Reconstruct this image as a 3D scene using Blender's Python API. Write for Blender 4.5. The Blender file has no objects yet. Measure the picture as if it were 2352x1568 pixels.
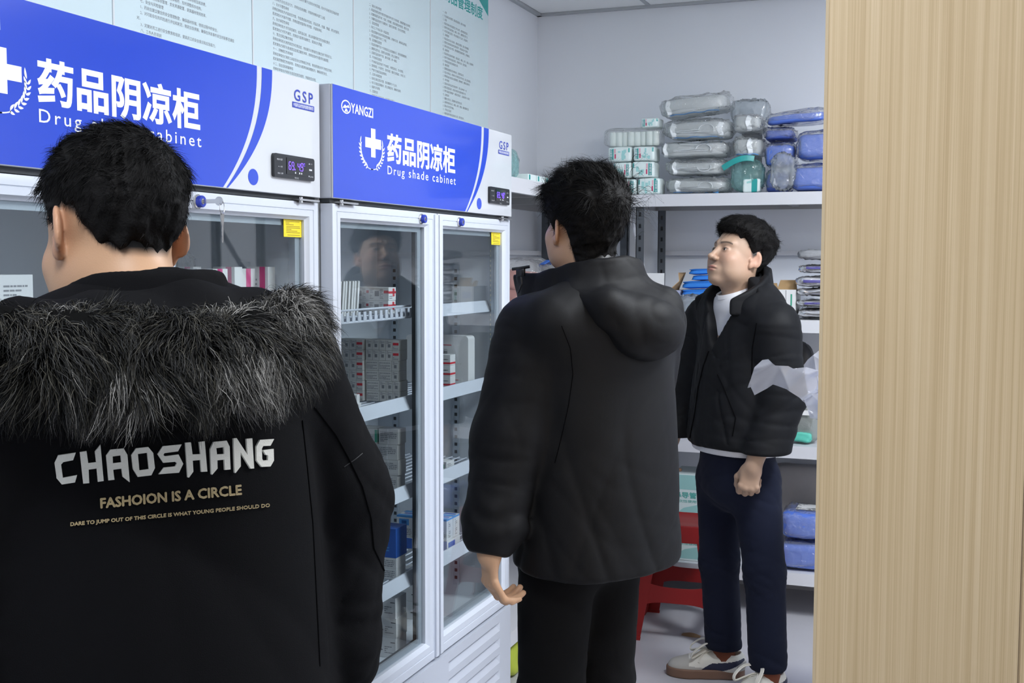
import bpy, bmesh, math, random
import numpy as np
from mathutils import Vector, Matrix
from mathutils.bvhtree import BVHTree
S = bpy.context.scene
COL = S.collection
PI = math.pi
# ------------------------------------------------------------------ camera
FPX = 2674.35
YAW, PITCH, ROLL = 0.3631, 0.0677, 0.0024
EYE = np.array([0.0, 0.0, 1.5])
_fw = np.array([-math.sin(YAW)*math.cos(PITCH), math.cos(YAW)*math.cos(PITCH), -math.sin(PITCH)])
_r0 = np.array([math.cos(YAW), math.sin(YAW), 0.0])
_u0 = np.cross(_r0, _fw)
_rt = _r0*math.cos(ROLL) + _u0*math.sin(ROLL)
_up = -_r0*math.sin(ROLL) + _u0*math.cos(ROLL)
cd = bpy.data.cameras.new('camera')
cd.sensor_width = 36.0
cd.lens = FPX/2352*36.0
cd.clip_start = 0.05
cam = bpy.data.objects.new('camera', cd)
COL.objects.link(cam)
cam.matrix_world = Matrix(((_rt[0], _up[0], -_fw[0], EYE[0]), (_rt[1], _up[1], -_fw[1], EYE[1]),
                           (_rt[2], _up[2], -_fw[2], EYE[2]), (0, 0, 0, 1)))
S.camera = cam
# ------------------------------------------------------------------ world, exposure
W = bpy.data.worlds.new('world')
S.world = W
W.use_nodes = True
W.node_tree.nodes['Background'].inputs[0].default_value = (0.75, 0.85, 1.0, 1)
W.node_tree.nodes['Background'].inputs[1].default_value = 0.15
S.view_settings.view_transform = 'Standard'
S.view_settings.look = 'None'
S.view_settings.gamma = 1.0
S.view_settings.use_curve_mapping = False
S.view_settings.exposure = 0.32
S.cycles.max_bounces = 10
S.cycles.transparent_max_bounces = 24
S.cycles.caustics_reflective = False
S.cycles.caustics_refractive = False
LAMP_COL = (0.92, 0.96, 1.0)
LAMPS = [(0.05, 2.95, 24.0), (-0.55, 0.50, 23.0), (0.65, -1.3, 5.0), (0.65, 3.5, 54.0)]   # x, y, watts of the square ceiling lamps
CEIL = 2.70
XW, YB, XF = -1.927, 5.414, -1.389       # left wall, back wall, front plane of the far cabinet


def pix(px, py):
    return _fw + _rt*((px-1176)/FPX) + _up*((784-py)/FPX)


def at(px, py, Y):
    """point of the room seen at a place of the photograph, at distance Y down the room"""
    d = pix(px, py)
    return EYE + d*(Y/d[1])


def atx(px, py, X):
    d = pix(px, py)
    return EYE + d*(X/d[0])


# ------------------------------------------------------------------ helpers
def link(o):
    COL.objects.link(o)
    return o


def tag(o, label, cat, group=None, kind=None):
    o['label'] = label
    if cat:
        o['category'] = cat
    if group:
        o['group'] = group
    if kind:
        o['kind'] = kind
    return o


def thing(name, label, cat, loc=(0, 0, 0), rz=0.0, group=None):
    o = bpy.data.objects.new(name, None)
    o.empty_display_size = 0.1
    o.location = loc
    o.rotation_euler = (0, 0, rz)
    link(o)
    return tag(o, label, cat, group)


def mesh_obj(name, verts, faces, mats, parent=None, smooth=False, mi=None, auto=None):
    me = bpy.data.meshes.new(name)
    if isinstance(faces, np.ndarray):
        n, k = faces.shape
        me.vertices.add(len(verts))
        me.vertices.foreach_set('co', np.asarray(verts, np.float32).ravel())
        me.loops.add(n*k)
        me.loops.foreach_set('vertex_index', faces.astype(np.int32).ravel())
        me.polygons.add(n)
        me.polygons.foreach_set('loop_start', np.arange(0, n*k, k, dtype=np.int32))
        me.update(calc_edges=True)
        me.validate()
    else:
        me.from_pydata([tuple(map(float, v)) for v in verts], [], faces)
    if not isinstance(mats, (list, tuple)):
        mats = [mats]
    for m in mats:
        me.materials.append(m)
    if mi is not None:
        me.polygons.foreach_set('material_index', np.asarray(mi, np.int32))
    if smooth:
        me.polygons.foreach_set('use_smooth', np.ones(len(me.polygons), bool))
        if auto is not None:
            me.set_sharp_from_angle(angle=auto)
    me.update()
    o = bpy.data.objects.new(name, me)
    link(o)
    if parent:
        o.parent = parent
    return o


class MB:
    """collects boxes, prisms, tubes and so on for ONE mesh"""
    def __init__(s):
        s.v = []
        s.f = []
        s.m = []

    def add(s, vs, fs, m=0):
        b = len(s.v)
        s.v += [tuple(map(float, q)) for q in vs]
        s.f += [tuple(b+i for i in f) for f in fs]
        s.m += [m]*len(fs)
        return s

    def box(s, lo, hi, m=0, M=None, bev=0.0):
        x0, y0, z0 = lo
        x1, y1, z1 = hi
        if bev > 0:
            bm = bmesh.new()
            bmesh.ops.create_cube(bm, size=1.0)
            for v in bm.verts:
                v.co = Vector(((x0+x1)/2+v.co.x*(x1-x0), (y0+y1)/2+v.co.y*(y1-y0), (z0+z1)/2+v.co.z*(z1-z0)))
            bmesh.ops.bevel(bm, geom=bm.edges[:], offset=bev, segments=2, affect='EDGES', profile=0.5)
            bm.verts.index_update()
            vs = [v.co.copy() for v in bm.verts]
            fs = [[v.index for v in f.verts] for f in bm.faces]
            bm.free()
        else:
            vs = [(x0, y0, z0), (x1, y0, z0), (x1, y1, z0), (x0, y1, z0), (x0, y0, z1), (x1, y0, z1), (x1, y1, z1), (x0, y1, z1)]
            fs = [(0, 3, 2, 1), (4, 5, 6, 7), (0, 1, 5, 4), (1, 2, 6, 5), (2, 3, 7, 6), (3, 0, 4, 7)]
        if M is not None:
            vs = [M @ Vector(v) for v in vs]
        return s.add(vs, fs, m)

    def quad(s, a, b, c, d, m=0):
        return s.add([a, b, c, d], [(0, 1, 2, 3)], m)

    def prism(s, poly, h0, h1, m=0, axis='z', M=None):
        """extrudes a closed 2D outline between two heights along an axis"""
        n = len(poly)
        def p3(p, h):
            if axis == 'z':
                return (p[0], p[1], h)
            if axis == 'y':
                return (p[0], h, p[1])
            return (h, p[0], p[1])
        vs = [p3(p, h0) for p in poly]+[p3(p, h1) for p in poly]
        fs = [tuple(range(n))[::-1], tuple(range(n, 2*n))]+[(i, (i+1) % n, n+(i+1) % n, n+i) for i in range(n)]
        if M is not None:
            vs = [M @ Vector(v) for v in vs]
        return s.add(vs, fs, m)

    def tube(s, pts, r, n=8, m=0, cap=True, flat=None):
        """round bar along a path; r may be one radius or one per point; flat = (w, t) makes a band"""
        P = [Vector(p) for p in pts]
        R = r if isinstance(r, (list, tuple)) else [r]*len(P)
        vs, fs = [], []
        up = Vector((0, 0, 1))
        prev = None
        for i, p in enumerate(P):
            t = (P[min(i+1, len(P)-1)]-P[max(i-1, 0)]).normalized()
            if prev is None:
                a = t.cross(up)
                if a.length < 1e-3:
                    a = t.cross(Vector((0, 1, 0)))
            else:
                a = prev-t*prev.dot(t)
            a.normalize()
            prev = a
            b = t.cross(a)
            for k in range(n):
                ang = 2*PI*k/n
                if flat:
                    ca, sa = math.cos(ang), math.sin(ang)
                    vs.append(p+a*(abs(ca)**0.4*math.copysign(1, ca))*flat[0]+b*(abs(sa)**0.4*math.copysign(1, sa))*flat[1])
                else:
                    vs.append(p+(a*math.cos(ang)+b*math.sin(ang))*R[i])
        for i in range(len(P)-1):
            for k in range(n):
                fs.append((i*n+k, i*n+(k+1) % n, (i+1)*n+(k+1) % n, (i+1)*n+k))
        if cap:
            fs.append(tuple(range(n))[::-1])
            fs.append(tuple((len(P)-1)*n+k for k in range(n)))
        return s.add(vs, fs, m)

    def lathe(s, prof, M=None, n=24, m=0):
        """profile of (radius, height) turned around z"""
        vs, fs = [], []
        for (r, h) in prof:
            for k in range(n):
                a = 2*PI*k/n
                vs.append((r*math.cos(a), r*math.sin(a), h))
        for i in range(len(prof)-1):
            for k in range(n):
                fs.append((i*n+k, i*n+(k+1) % n, (i+1)*n+(k+1) % n, (i+1)*n+k))
        fs.append(tuple(range(n))[::-1])
        fs.append(tuple((len(prof)-1)*n+k for k in range(n)))
        if M is not None:
            vs = [M @ Vector(v) for v in vs]
        return s.add(vs, fs, m)

    def build(s, name, mats, parent=None, smooth=False, auto=math.radians(35)):
        me = bpy.data.meshes.new(name)
        me.from_pydata(s.v, [], s.f)
        for m in (mats if isinstance(mats, (list, tuple)) else [mats]):
            me.materials.append(m)
        me.polygons.foreach_set('material_index', s.m)
        bm = bmesh.new()
        bm.from_mesh(me)
        bmesh.ops.recalc_face_normals(bm, faces=bm.faces[:])
        bm.to_mesh(me)
        bm.free()
        if smooth:
            me.polygons.foreach_set('use_smooth', [True]*len(me.polygons))
            me.set_sharp_from_angle(angle=auto)
        me.update()
        o = bpy.data.objects.new(name, me)
        link(o)
        if parent:
            o.parent = parent
        return o


def rotz(a):
    return Matrix.Rotation(a, 4, 'Z')


def T(x, y, z):
    return Matrix.Translation((x, y, z))


# ---- lettering: outlines of the built-in typeface turned into flat faces
def text_geo(txt, size=1.0, bold=0.0, spacing=1.0, line=1.0, width=None, align='LEFT', res=2):
    c = bpy.data.curves.new('t', 'FONT')
    c.body = txt
    c.size = size
    c.space_character = spacing
    c.space_line = line
    c.resolution_u = res
    c.align_x = align
    c.fill_mode = 'FRONT'
    if bold:
        c.bevel_depth = bold*size               # flanks that widen every stroke
        c.bevel_resolution = 0
    o = bpy.data.objects.new('t', c)
    COL.objects.link(o)
    dg = bpy.context.evaluated_depsgraph_get()
    me = bpy.data.meshes.new_from_object(o.evaluated_get(dg))
    vs = np.zeros(len(me.vertices)*3, np.float32)
    me.vertices.foreach_get('co', vs)
    vs = vs.reshape(-1, 3).copy()
    fs = [tuple(p.vertices) for p in me.polygons]
    if bold:
        fs = [f for f in fs if min(vs[i, 2] for i in f) > -1e-6*size]
        used = sorted({i for f in fs for i in f})
        ren = {a: b for b, a in enumerate(used)}
        vs = vs[used]
        fs = [tuple(ren[i] for i in f) for f in fs]
        vs[:, 2] = (vs[:, 2] > bold*size*0.5)
    else:
        vs[:, 2] = 0
    bpy.data.objects.remove(o)
    bpy.data.curves.remove(c)
    bpy.data.meshes.remove(me)
    return vs, fs


def flat_at(vs, y):
    """flat lettering standing in the plane y, its bevelled edges a hair lower"""
    return [(a, y-c*0.00012, b) for a, b, c in vs]


def fit(vs, x0, x1, z0, z1):
    lo = vs.min(0)
    hi = vs.max(0)
    out = vs.copy()
    out[:, 0] = x0+(vs[:, 0]-lo[0])/(hi[0]-lo[0])*(x1-x0)
    out[:, 1] = z0+(vs[:, 1]-lo[1])/(hi[1]-lo[1])*(z1-z0)
    return out


def text_on(mb, txt, x0, x1, z0, z1, y, m=0, **kw):
    """fits a line of lettering in a rectangle of the plane y = const (reading along +x, facing -y)"""
    vs, fs = text_geo(txt, **kw)
    if not len(vs):
        return
    q = fit(vs, x0, x1, z0, z1)
    mb.add(flat_at(q, y), fs, m)


# ------------------------------------------------------------------ materials
MATS = {}


def P_(m):
    return m.node_tree.nodes['Principled BSDF']


def mat(name, col, rough=0.5, metal=0.0, spec=0.5, bump=None, var=None, coat=0.0, emit=None, sheen=0.0, sss=0.0, trans=0.0):
    """procedural surface; bump = (scale, strength), var = (scale, amount) mottles the colour"""
    if name in MATS:
        return MATS[name]
    m = bpy.data.materials.new(name)
    m.use_nodes = True
    nt = m.node_tree
    b = P_(m)
    b.inputs['Base Color'].default_value = (*col, 1)
    b.inputs['Roughness'].default_value = rough
    b.inputs['Metallic'].default_value = metal
    b.inputs['Specular IOR Level'].default_value = spec
    b.inputs['Coat Weight'].default_value = coat
    b.inputs['Sheen Weight'].default_value = sheen
    b.inputs['Transmission Weight'].default_value = trans
    if sss:
        b.inputs['Subsurface Weight'].default_value = sss
        b.inputs['Subsurface Radius'].default_value = (0.012, 0.004, 0.002)
        b.inputs['Subsurface Scale'].default_value = 1.0
    if emit:
        b.inputs['Emission Color'].default_value = (*emit[0], 1)
        b.inputs['Emission Strength'].default_value = emit[1]
    tc = nt.nodes.new('ShaderNodeTexCoord')
    if bump:
        n = nt.nodes.new('ShaderNodeTexNoise')
        n.inputs['Scale'].default_value = bump[0]
        n.inputs['Detail'].default_value = 4
        bp = nt.nodes.new('ShaderNodeBump')
        bp.inputs['Strength'].default_value = bump[1]
        bp.inputs['Distance'].default_value = 0.002
        nt.links.new(tc.outputs['Object'], n.inputs['Vector'])
        nt.links.new(n.outputs['Fac'], bp.inputs['Height'])
        nt.links.new(bp.outputs['Normal'], b.inputs['Normal'])
    if var:
        n = nt.nodes.new('ShaderNodeTexNoise')
        n.inputs['Scale'].default_value = var[0]
        n.inputs['Detail'].default_value = 5
        r = nt.nodes.new('ShaderNodeMix')
        r.data_type = 'RGBA'
        r.inputs['A'].default_value = (*[c*(1-var[1]) for c in col], 1)
        r.inputs['B'].default_value = (*[min(1, c*(1+var[1])) for c in col], 1)
        nt.links.new(tc.outputs['Object'], n.inputs['Vector'])
        nt.links.new(n.outputs['Fac'], r.inputs['Factor'])
        nt.links.new(r.outputs['Result'], b.inputs['Base Color'])
    MATS[name] = m
    return m


def film(name, tint, haze, gloss_rough=0.08, white=(0.9, 0.93, 0.95), ior=1.45, bump=None, boost=1.0):
    """thin clear plastic or glass: light passes, a Fresnel share reflects, a little haze scatters"""
    if name in MATS:
        return MATS[name]
    m = bpy.data.materials.new(name)
    m.use_nodes = True
    nt = m.node_tree
    nt.nodes.remove(P_(m))
    out = nt.nodes['Material Output']
    tr = nt.nodes.new('ShaderNodeBsdfTransparent')
    tr.inputs[0].default_value = (*tint, 1)
    gl = nt.nodes.new('ShaderNodeBsdfGlossy')
    gl.inputs['Roughness'].default_value = gloss_rough
    df = nt.nodes.new('ShaderNodeBsdfDiffuse')
    df.inputs[0].default_value = (*white, 1)
    tl = nt.nodes.new('ShaderNodeBsdfTranslucent')
    tl.inputs[0].default_value = (*white, 1)
    mx0 = nt.nodes.new('ShaderNodeMixShader')
    mx0.inputs[0].default_value = 0.5
    nt.links.new(df.outputs[0], mx0.inputs[1])
    nt.links.new(tl.outputs[0], mx0.inputs[2])
    mx1 = nt.nodes.new('ShaderNodeMixShader')
    mx1.inputs[0].default_value = haze
    nt.links.new(tr.outputs[0], mx1.inputs[1])
    nt.links.new(mx0.outputs[0], mx1.inputs[2])
    fr = nt.nodes.new('ShaderNodeFresnel')
    # both faces of the pane reflect as seen from the air side
    geo = nt.nodes.new('ShaderNodeNewGeometry')
    ma = nt.nodes.new('ShaderNodeMath')
    ma.operation = 'MULTIPLY_ADD'
    ma.inputs[1].default_value = 1.0/ior-ior
    ma.inputs[2].default_value = ior
    nt.links.new(geo.outputs['Backfacing'], ma.inputs[0])
    nt.links.new(ma.outputs[0], fr.inputs['IOR'])
    mx2 = nt.nodes.new('ShaderNodeMixShader')
    src = fr.outputs[0]
    if boost != 1.0:
        mu = nt.nodes.new('ShaderNodeMath')
        mu.operation = 'MULTIPLY'
        mu.use_clamp = True
        mu.inputs[1].default_value = boost
        nt.links.new(fr.outputs[0], mu.inputs[0])
        src = mu.outputs[0]
    nt.links.new(src, mx2.inputs[0])
    nt.links.new(mx1.outputs[0], mx2.inputs[1])
    nt.links.new(gl.outputs[0], mx2.inputs[2])
    nt.links.new(mx2.outputs[0], out.inputs['Surface'])
    if bump:
        tc = nt.nodes.new('ShaderNodeTexCoord')
        n = nt.nodes.new('ShaderNodeTexNoise')
        n.inputs['Scale'].default_value = bump[0]
        n.inputs['Detail'].default_value = 3
        n.inputs['Distortion'].default_value = 1.5
        bp = nt.nodes.new('ShaderNodeBump')
        bp.inputs['Strength'].default_value = bump[1]
        bp.inputs['Distance'].default_value = 0.01
        nt.links.new(tc.outputs['Object'], n.inputs['Vector'])
        nt.links.new(n.outputs['Fac'], bp.inputs['Height'])
        for g in (gl, df, fr):
            nt.links.new(bp.outputs['Normal'], g.inputs['Normal'])
    MATS[name] = m
    return m


M_wall = mat('wall_paint', (0.78, 0.81, 0.87), 0.7, spec=0.3, bump=(350, 0.06))
M_ceil = mat('ceiling_tile', (0.93, 0.94, 0.95), 0.6, spec=0.3, bump=(200, 0.1))
M_tbar = mat('ceiling_grid_metal', (0.45, 0.47, 0.5), 0.4, metal=0.3)
M_floor = mat('floor_vinyl', (0.47, 0.47, 0.51), 0.22, spec=0.5, var=(6, 0.05))
M_white = mat('white_enamel', (0.50, 0.53, 0.60), 0.25, spec=0.5)
M_frame = mat('white_door_frame', (0.60, 0.64, 0.72), 0.28)
M_inner = mat('cabinet_liner', (0.56, 0.60, 0.65), 0.4)
M_panelw = mat('header_white', (0.60, 0.625, 0.665), 0.12, coat=0.3)
M_blue = mat('header_blue', (0.022, 0.068, 0.56), 0.14, spec=0.35, coat=0.2)
M_ink = mat('blue_ink', (0.03, 0.055, 0.42), 0.3)
M_wlet = mat('white_lettering', (0.82, 0.85, 0.92), 0.3)
M_black = mat('black_plastic', (0.012, 0.013, 0.016), 0.22)
M_gask = mat('dark_gasket', (0.03, 0.035, 0.04), 0.6)
M_steel = mat('bright_steel', (0.62, 0.62, 0.62), 0.25, metal=1.0)
M_alu = mat('grey_aluminium', (0.42, 0.47, 0.52), 0.4, metal=0.4)
M_dsteel = mat('dark_grey_steel', (0.075, 0.085, 0.10), 0.5, metal=0.2)
M_digit = mat('violet_digits', (0.1, 0.05, 0.5), 0.4, emit=((0.16, 0.07, 1.0), 2.2))
M_icon = mat('white_icons', (0.6, 0.62, 0.65), 0.4)
M_glass = film('door_glass', (0.92, 0.945, 0.95), 0.0, 0.0, ior=1.5)
M_yellow = mat('yellow_sticker', (0.83, 0.66, 0.02), 0.45)
M_print = mat('black_print', (0.03, 0.03, 0.035), 0.6)
M_grey_print = mat('grey_print', (0.20, 0.21, 0.23), 0.6)
M_post = mat('poster_acrylic', (0.74, 0.88, 0.92), 0.12, coat=0.3)
M_postw = mat('poster_edge', (0.82, 0.85, 0.87), 0.2)
M_teal = mat('teal_print', (0.03, 0.40, 0.38), 0.4)
M_rack = mat('rack_white', (0.60, 0.61, 0.65), 0.4)
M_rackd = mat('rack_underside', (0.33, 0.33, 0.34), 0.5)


def letters(name, m, parent, *lines):
    """one line (or block) of lettering as a mesh of its own"""
    mb = MB()
    for (txt, x0, x1, z0, z1, y, kw) in lines:
        text_on(mb, txt, x0, x1, z0, z1, y, 0, **kw)
    return mb.build(name, m, parent)
# ------------------------------------------------------------------ the room
X0, X1, Y0 = XW, 1.55, -2.6


def struct(name, mb, m, label=None, smooth=False):
    o = mb.build(name, m, None, smooth)
    o['kind'] = 'structure'
    if label:
        o['label'] = label
    return o


struct('floor', MB().box((X0-0.1, Y0-0.1, -0.1), (X1+0.1, YB+0.1, 0)), M_floor, 'pale grey vinyl floor')
struct('wall_left', MB().box((X0-0.1, Y0-0.1, 0), (X0, YB+0.1, CEIL+0.06)), M_wall, 'pale grey left wall behind the posters')
struct('wall_back', MB().box((X0, YB, 0), (X1, YB+0.1, CEIL+0.06)), M_wall, 'pale grey back wall above the racks')
struct('wall_front', MB().box((X0, Y0-0.1, 0), (X1, Y0, CEIL+0.06)), M_wall, 'pale wall behind the camera')
struct('wall_right', MB().box((X1, Y0-0.1, 0), (X1+0.1, YB+0.1, CEIL+0.06)), M_wall, 'pale right wall')
# tiles and grid bars of the hung ceiling
mb = MB()
TS = 0.6
gx0 = at(1492, 4, YB)[0]-6*TS
gys = [YB-0.02-TS*k for k in range(15)]
lampcells = {}
for (lx, ly, w) in LAMPS:
    lampcells[(round((lx-gx0)/TS-0.5), round((YB-0.02-ly)/TS-0.5))] = w
cells = []
for i in range(-1, 13):
    for k in range(0, 14):
        xa, xb = gx0+i*TS, gx0+(i+1)*TS
        xa, xb = max(xa, X0+0.02), min(xb, X1-0.02)
        if xb-xa < 0.03:
            continue
        ya, yb = gys[k]-TS, gys[k]
        ya = max(ya, Y0+0.01)
        if yb-ya < 0.03:
            continue
        cells.append((i, k, xa, xb, ya, yb))
        if (i, k) not in lampcells:
            mb.box((xa+0.004, ya+0.004, CEIL), (xb-0.004, yb-0.004, CEIL+0.02), 0)
for i in range(0, 13):
    x = gx0+i*TS
    if X0 < x < X1:
        mb.box((x-0.011, Y0, CEIL-0.002), (x+0.011, YB, CEIL+0.012), 1)
for y in gys[1:]:
    if y > Y0:
        mb.box((X0, y-0.011, CEIL-0.0022), (X1, y+0.011, CEIL+0.012), 1)
struct('ceiling', mb, [M_ceil, M_tbar], 'hung ceiling of pale square tiles')
mb = MB()
mb.box((X0, Y0, CEIL-0.012), (X0+0.022, YB, CEIL+0.02))
mb.box((X0, YB-0.022, CEIL-0.012), (X1, YB, CEIL+0.02))
struct('trim_1', mb, M_tbar, 'metal edge strip where ceiling meets wall')
struct('baseboard_back', MB().box((X0, YB-0.012, 0), (X1, YB, 0.08)), M_rack)
# ceiling lamps: framed square diffusers with their own light
M_diff = mat('lamp_diffuser', (0.9, 0.9, 0.9), 0.5, emit=(LAMP_COL, 6.0))
ln = 0
for (i, k, xa, xb, ya, yb) in cells:
    w = lampcells.get((i, k))
    if not w:
        continue
    c = ((xa+xb)/2, (ya+yb)/2)
    where = ['above the standing men', 'nearest above the camera', 'behind the camera', 'above the right rear corner'][LAMPS.index(min(LAMPS, key=lambda q: abs(q[0]-c[0])+abs(q[1]-c[1])))]
    t = thing('ceiling_light', 'square white ceiling light ' + where, 'light', (c[0], c[1], CEIL), 0, 'square ceiling lights')
    h = TS/2-0.006
    fr = MB()
    for a, b in (((-h, -h), (h, -h+0.03)), ((-h, h-0.03), (h, h)), ((-h, -h+0.03), (-h+0.03, h-0.03)), ((h-0.03, -h+0.03), (h, h-0.03))):
        fr.box((a[0], a[1], -0.004), (b[0], b[1], 0.03))
    fr.build('frame', M_white, t)
    MB().box((-h+0.03, -h+0.03, 0.0), (h-0.03, h-0.03, 0.012)).build('diffuser', M_diff, t)
    L = bpy.data.lights.new('lamp', 'AREA')
    L.shape = 'SQUARE'
    L.size = TS-0.08
    L.energy = w
    L.color = LAMP_COL
    lo = bpy.data.objects.new('lamp_glow', L)
    link(lo)
    lo.location = (c[0], c[1], CEIL-0.012)

# wood-faced partition close on the right
M_wood = bpy.data.materials.new('pale_oak_laminate')
M_wood.use_nodes = True
nt = M_wood.node_tree
b = P_(M_wood)
b.inputs['Roughness'].default_value = 0.42
tc = nt.nodes.new('ShaderNodeTexCoord')
mp = nt.nodes.new('ShaderNodeMapping')
mp.inputs['Scale'].default_value = (620, 620, 2.0)
n1 = nt.nodes.new('ShaderNodeTexNoise')
n1.inputs['Scale'].default_value = 1.0
n1.inputs['Detail'].default_value = 5
mp2 = nt.nodes.new('ShaderNodeMapping')
mp2.inputs['Scale'].default_value = (130, 130, 0.9)
n2 = nt.nodes.new('ShaderNodeTexNoise')
n2.inputs['Scale'].default_value = 1.0
n2.inputs['Detail'].default_value = 4
mxn = nt.nodes.new('ShaderNodeMath')
mxn.operation = 'ADD'
rp = nt.nodes.new('ShaderNodeValToRGB')
rp.color_ramp.elements[0].position = 0.38
rp.color_ramp.elements[0].color = (0.50, 0.36, 0.195, 1)
rp.color_ramp.elements[1].position = 0.66
rp.color_ramp.elements[1].color = (0.67, 0.52, 0.33, 1)
e = rp.color_ramp.elements.new(0.52)
e.color = (0.595, 0.445, 0.26, 1)
hf = nt.nodes.new('ShaderNodeMath')
hf.operation = 'MULTIPLY'
hf.inputs[1].default_value = 0.5
nt.links.new(tc.outputs['Object'], mp.inputs[0])
nt.links.new(tc.outputs['Object'], mp2.inputs[0])
nt.links.new(mp.outputs[0], n1.inputs[0])
nt.links.new(mp2.outputs[0], n2.inputs[0])
nt.links.new(n1.outputs['Fac'], mxn.inputs[0])
nt.links.new(n2.outputs['Fac'], mxn.inputs[1])
nt.links.new(mxn.outputs[0], hf.inputs[0])
nt.links.new(hf.outputs[0], rp.inputs[0])
nt.links.new(rp.outputs[0], b.inputs['Base Color'])
M_edge = mat('oak_edge_band', (0.55, 0.43, 0.27), 0.4)
WY = 1.5
mb = MB()
mb.box((-0.1535, WY, 0), (0.0825, WY+0.05, CEIL-0.002), 0)
mb.box((0.0855, WY, 0), (X1-0.002, WY+0.05, CEIL-0.002), 0)
mb.box((-0.1575, WY-0.0005, 0), (-0.1535, WY+0.05, CEIL-0.002), 1)
mb.box((0.0825, WY+0.004, 0), (0.0855, WY+0.05, CEIL-0.002), 1)
o = struct('wall_partition', mb, [M_wood, M_edge], 'pale oak faced partition panel close on the right')

# posters on the left wall
PX = XW+0.004
PB = 0.95                                   # lower edge, hidden by the cabinets
ymarks = [1.14, 1.735, 2.336, 2.937, 3.545, 4.163, 4.766]
ptxt = {
    1: ['五、器材领用管理', '1、器材领用应填写领用单，经负责人审批后方可领取。', '2、领用人应检查器材的数量与质量，确保完好。', '六、器材库存管理',
        '1、药房应根据业务需求进行合理储备，避免库存积压和浪费。', '2、定期盘点，确保数量与记录相符，及时调整库存结构。', '3、加强器材的库存管理，优化资源配置，提高器材使用效率。', '七、安全与风险管理',
        '1、药房应建立健全的安全管理制度，确保器材存储、使用过程中的安全。', '2、对可能存在的风险进行评估和防范，制定应急预案，确保在突发事件发生时能够迅速应', '对。',
        '3、定期对员工进行安全教育和培训，提高员工的安全意识和应急能力。', '八、工作人员培训', '1、定期组织人员培训。'],
    2: ['六、用药剂量审核', '药师应审核处方用药剂量是否合理。', '七、处方合法性审核', '若发现处方用药不当，药师应与医师沟通调整处方，保证用药安全。', '若发现药品严重不良反应，药师应及时上报。', '七、处方合法性审核', '药师应审核处方是否合法，包括药品处方属于法定处方的范围、处方开具者是否具备资质', '相符等。', '若发现处方存在违法行为，药师应拒绝调配，并及时向相关部门上报。', '八、处方完整性审核',
        '药师应审核处方内容是否完整，包括患者基本信息、药品名称、剂量、数量、用法用量等。', '若发现处方内容不完整，药师应要求医师补充完整，并重新审核。', '九、处方规范性审核',
        '药师应审核处方书写是否规范，如药品名称、用法用量等是否符合规定要求。', '若发现处方书写不规范，药师应与医师沟通修正，提高处方质量。', '十、禁忌症和过敏史审核',
        '药师应审核处方用药是否存在禁忌症，特别是针对患者的过敏史进行特别关注。', '若发现处方用药与患者禁忌症或过敏史冲突，药师应及时与医师沟通调整。', '十一、药物相互作用审核',
        '药师应审核处方用药之间是否存在药物相互作用，特别是潜在的不良相互作用。', '若发现药物相互作用风险，药师应与医师协商调整处方，确保用药安全。', '十二、适应症和用量审核', '药师应审核处方用药与适应症是否相符，剂量是否合理。', '若发现不符，应及时与医师沟通。'],
    3: ['二、储存与养护管理', '1、药品应按照说明书要求的储存条件进行分类存放，确保质量安全有效。', '2、定期检查药品外观、包装、有效期，发现问题及时处理，做好记录。', '3、冷藏药品应存放于冷藏柜内，温度记录完整，专人负责管理。', '三、温湿度管理', '1、每日上下午各记录一次温湿度。', '2、超出范围时应及时采取调控措施，并做好记录，确保药品质量。', '3、阴凉库温度不高于二十度。', '四、近效期药品管理',
        '1、药品有效期不足六个月的应设立近效期标识，按月填报催销表。', '2、遵循先进先出、近期先出的原则，防止过期失效。', '3、过期药品应及时下架，集中存放，统一销毁。', '五、不合格药品管理', '1、不合格药品应存放于不合格区，有明显标识，专人管理。', '2、查明原因，分清责任，及时处理，做好记录备查，存档三年。', '3、严禁不合格药品出库使用。', '六、记录与档案管理', '1、各类记录应真实完整，保存期限不少于五年。', '2、电子记录应定期备份，防止数据丢失，确保可追溯。', '3、档案专人保管。', '七、监督检查',
        '1、质量负责人每月检查一次制度执行情况。', '2、检查发现的问题应限期整改，整改结果记录存档。', '3、定期组织人员培训，提高业务能力和责任意识。', '4、考核结果与绩效挂钩。'],
    4: ['一、总则', '1、为加强药品的管理，保证药品质量，制定本制度。', '二、职责', '1、药房负责人对药品管理工作负总责，组织制度的落实。', '2、药师负责药品的验收、储存、养护、调配等日常工作。', '3、人员应当经过培训，考核合格后方可上岗，持证操作。', '三、采购管理', '1、药品应从合法企业采购，索取合法票据，建立采购档案。', '2、首营企业和首营品种应审核资质，经批准后方可采购。', '3、采购记录应真实完整，保存期限符合规定要求，存档备查。', '四、验收管理',
        '1、药品到货后应及时验收，核对品名、规格、批号、数量、有效期等。', '2、验收不合格的药品应拒收，并做好记录，及时报告。', '3、冷链药品应查验运输温度记录。', '五、储存管理', '1、按照药品性质分区分类存放，设置明显标识。', '2、药品与非药品、内用药与外用药应分开存放，防止混淆差错。', '3、特殊药品应专柜双人双锁管理，账物相符，做到日清月结。', '六、养护管理', '1、定期对在库药品进行检查养护，重点品种每月一次。', '2、做好温湿度监测，发现异常及时处理并做好记录。', '3、养护设备应定期维护，确保正常运行，设备档案专人保管。',
        '七、出库复核', '1、遵循先进先出、近效期先出的原则出库。', '2、出库时应核对品名、规格、批号、数量，确保准确无误。', '3、复核人员应签字确认。', '八、不良反应监测', '1、发现可疑不良反应应及时上报，填写报告表。', '2、配合调查处理工作。'],
}
prng = random.Random(5)
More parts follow.
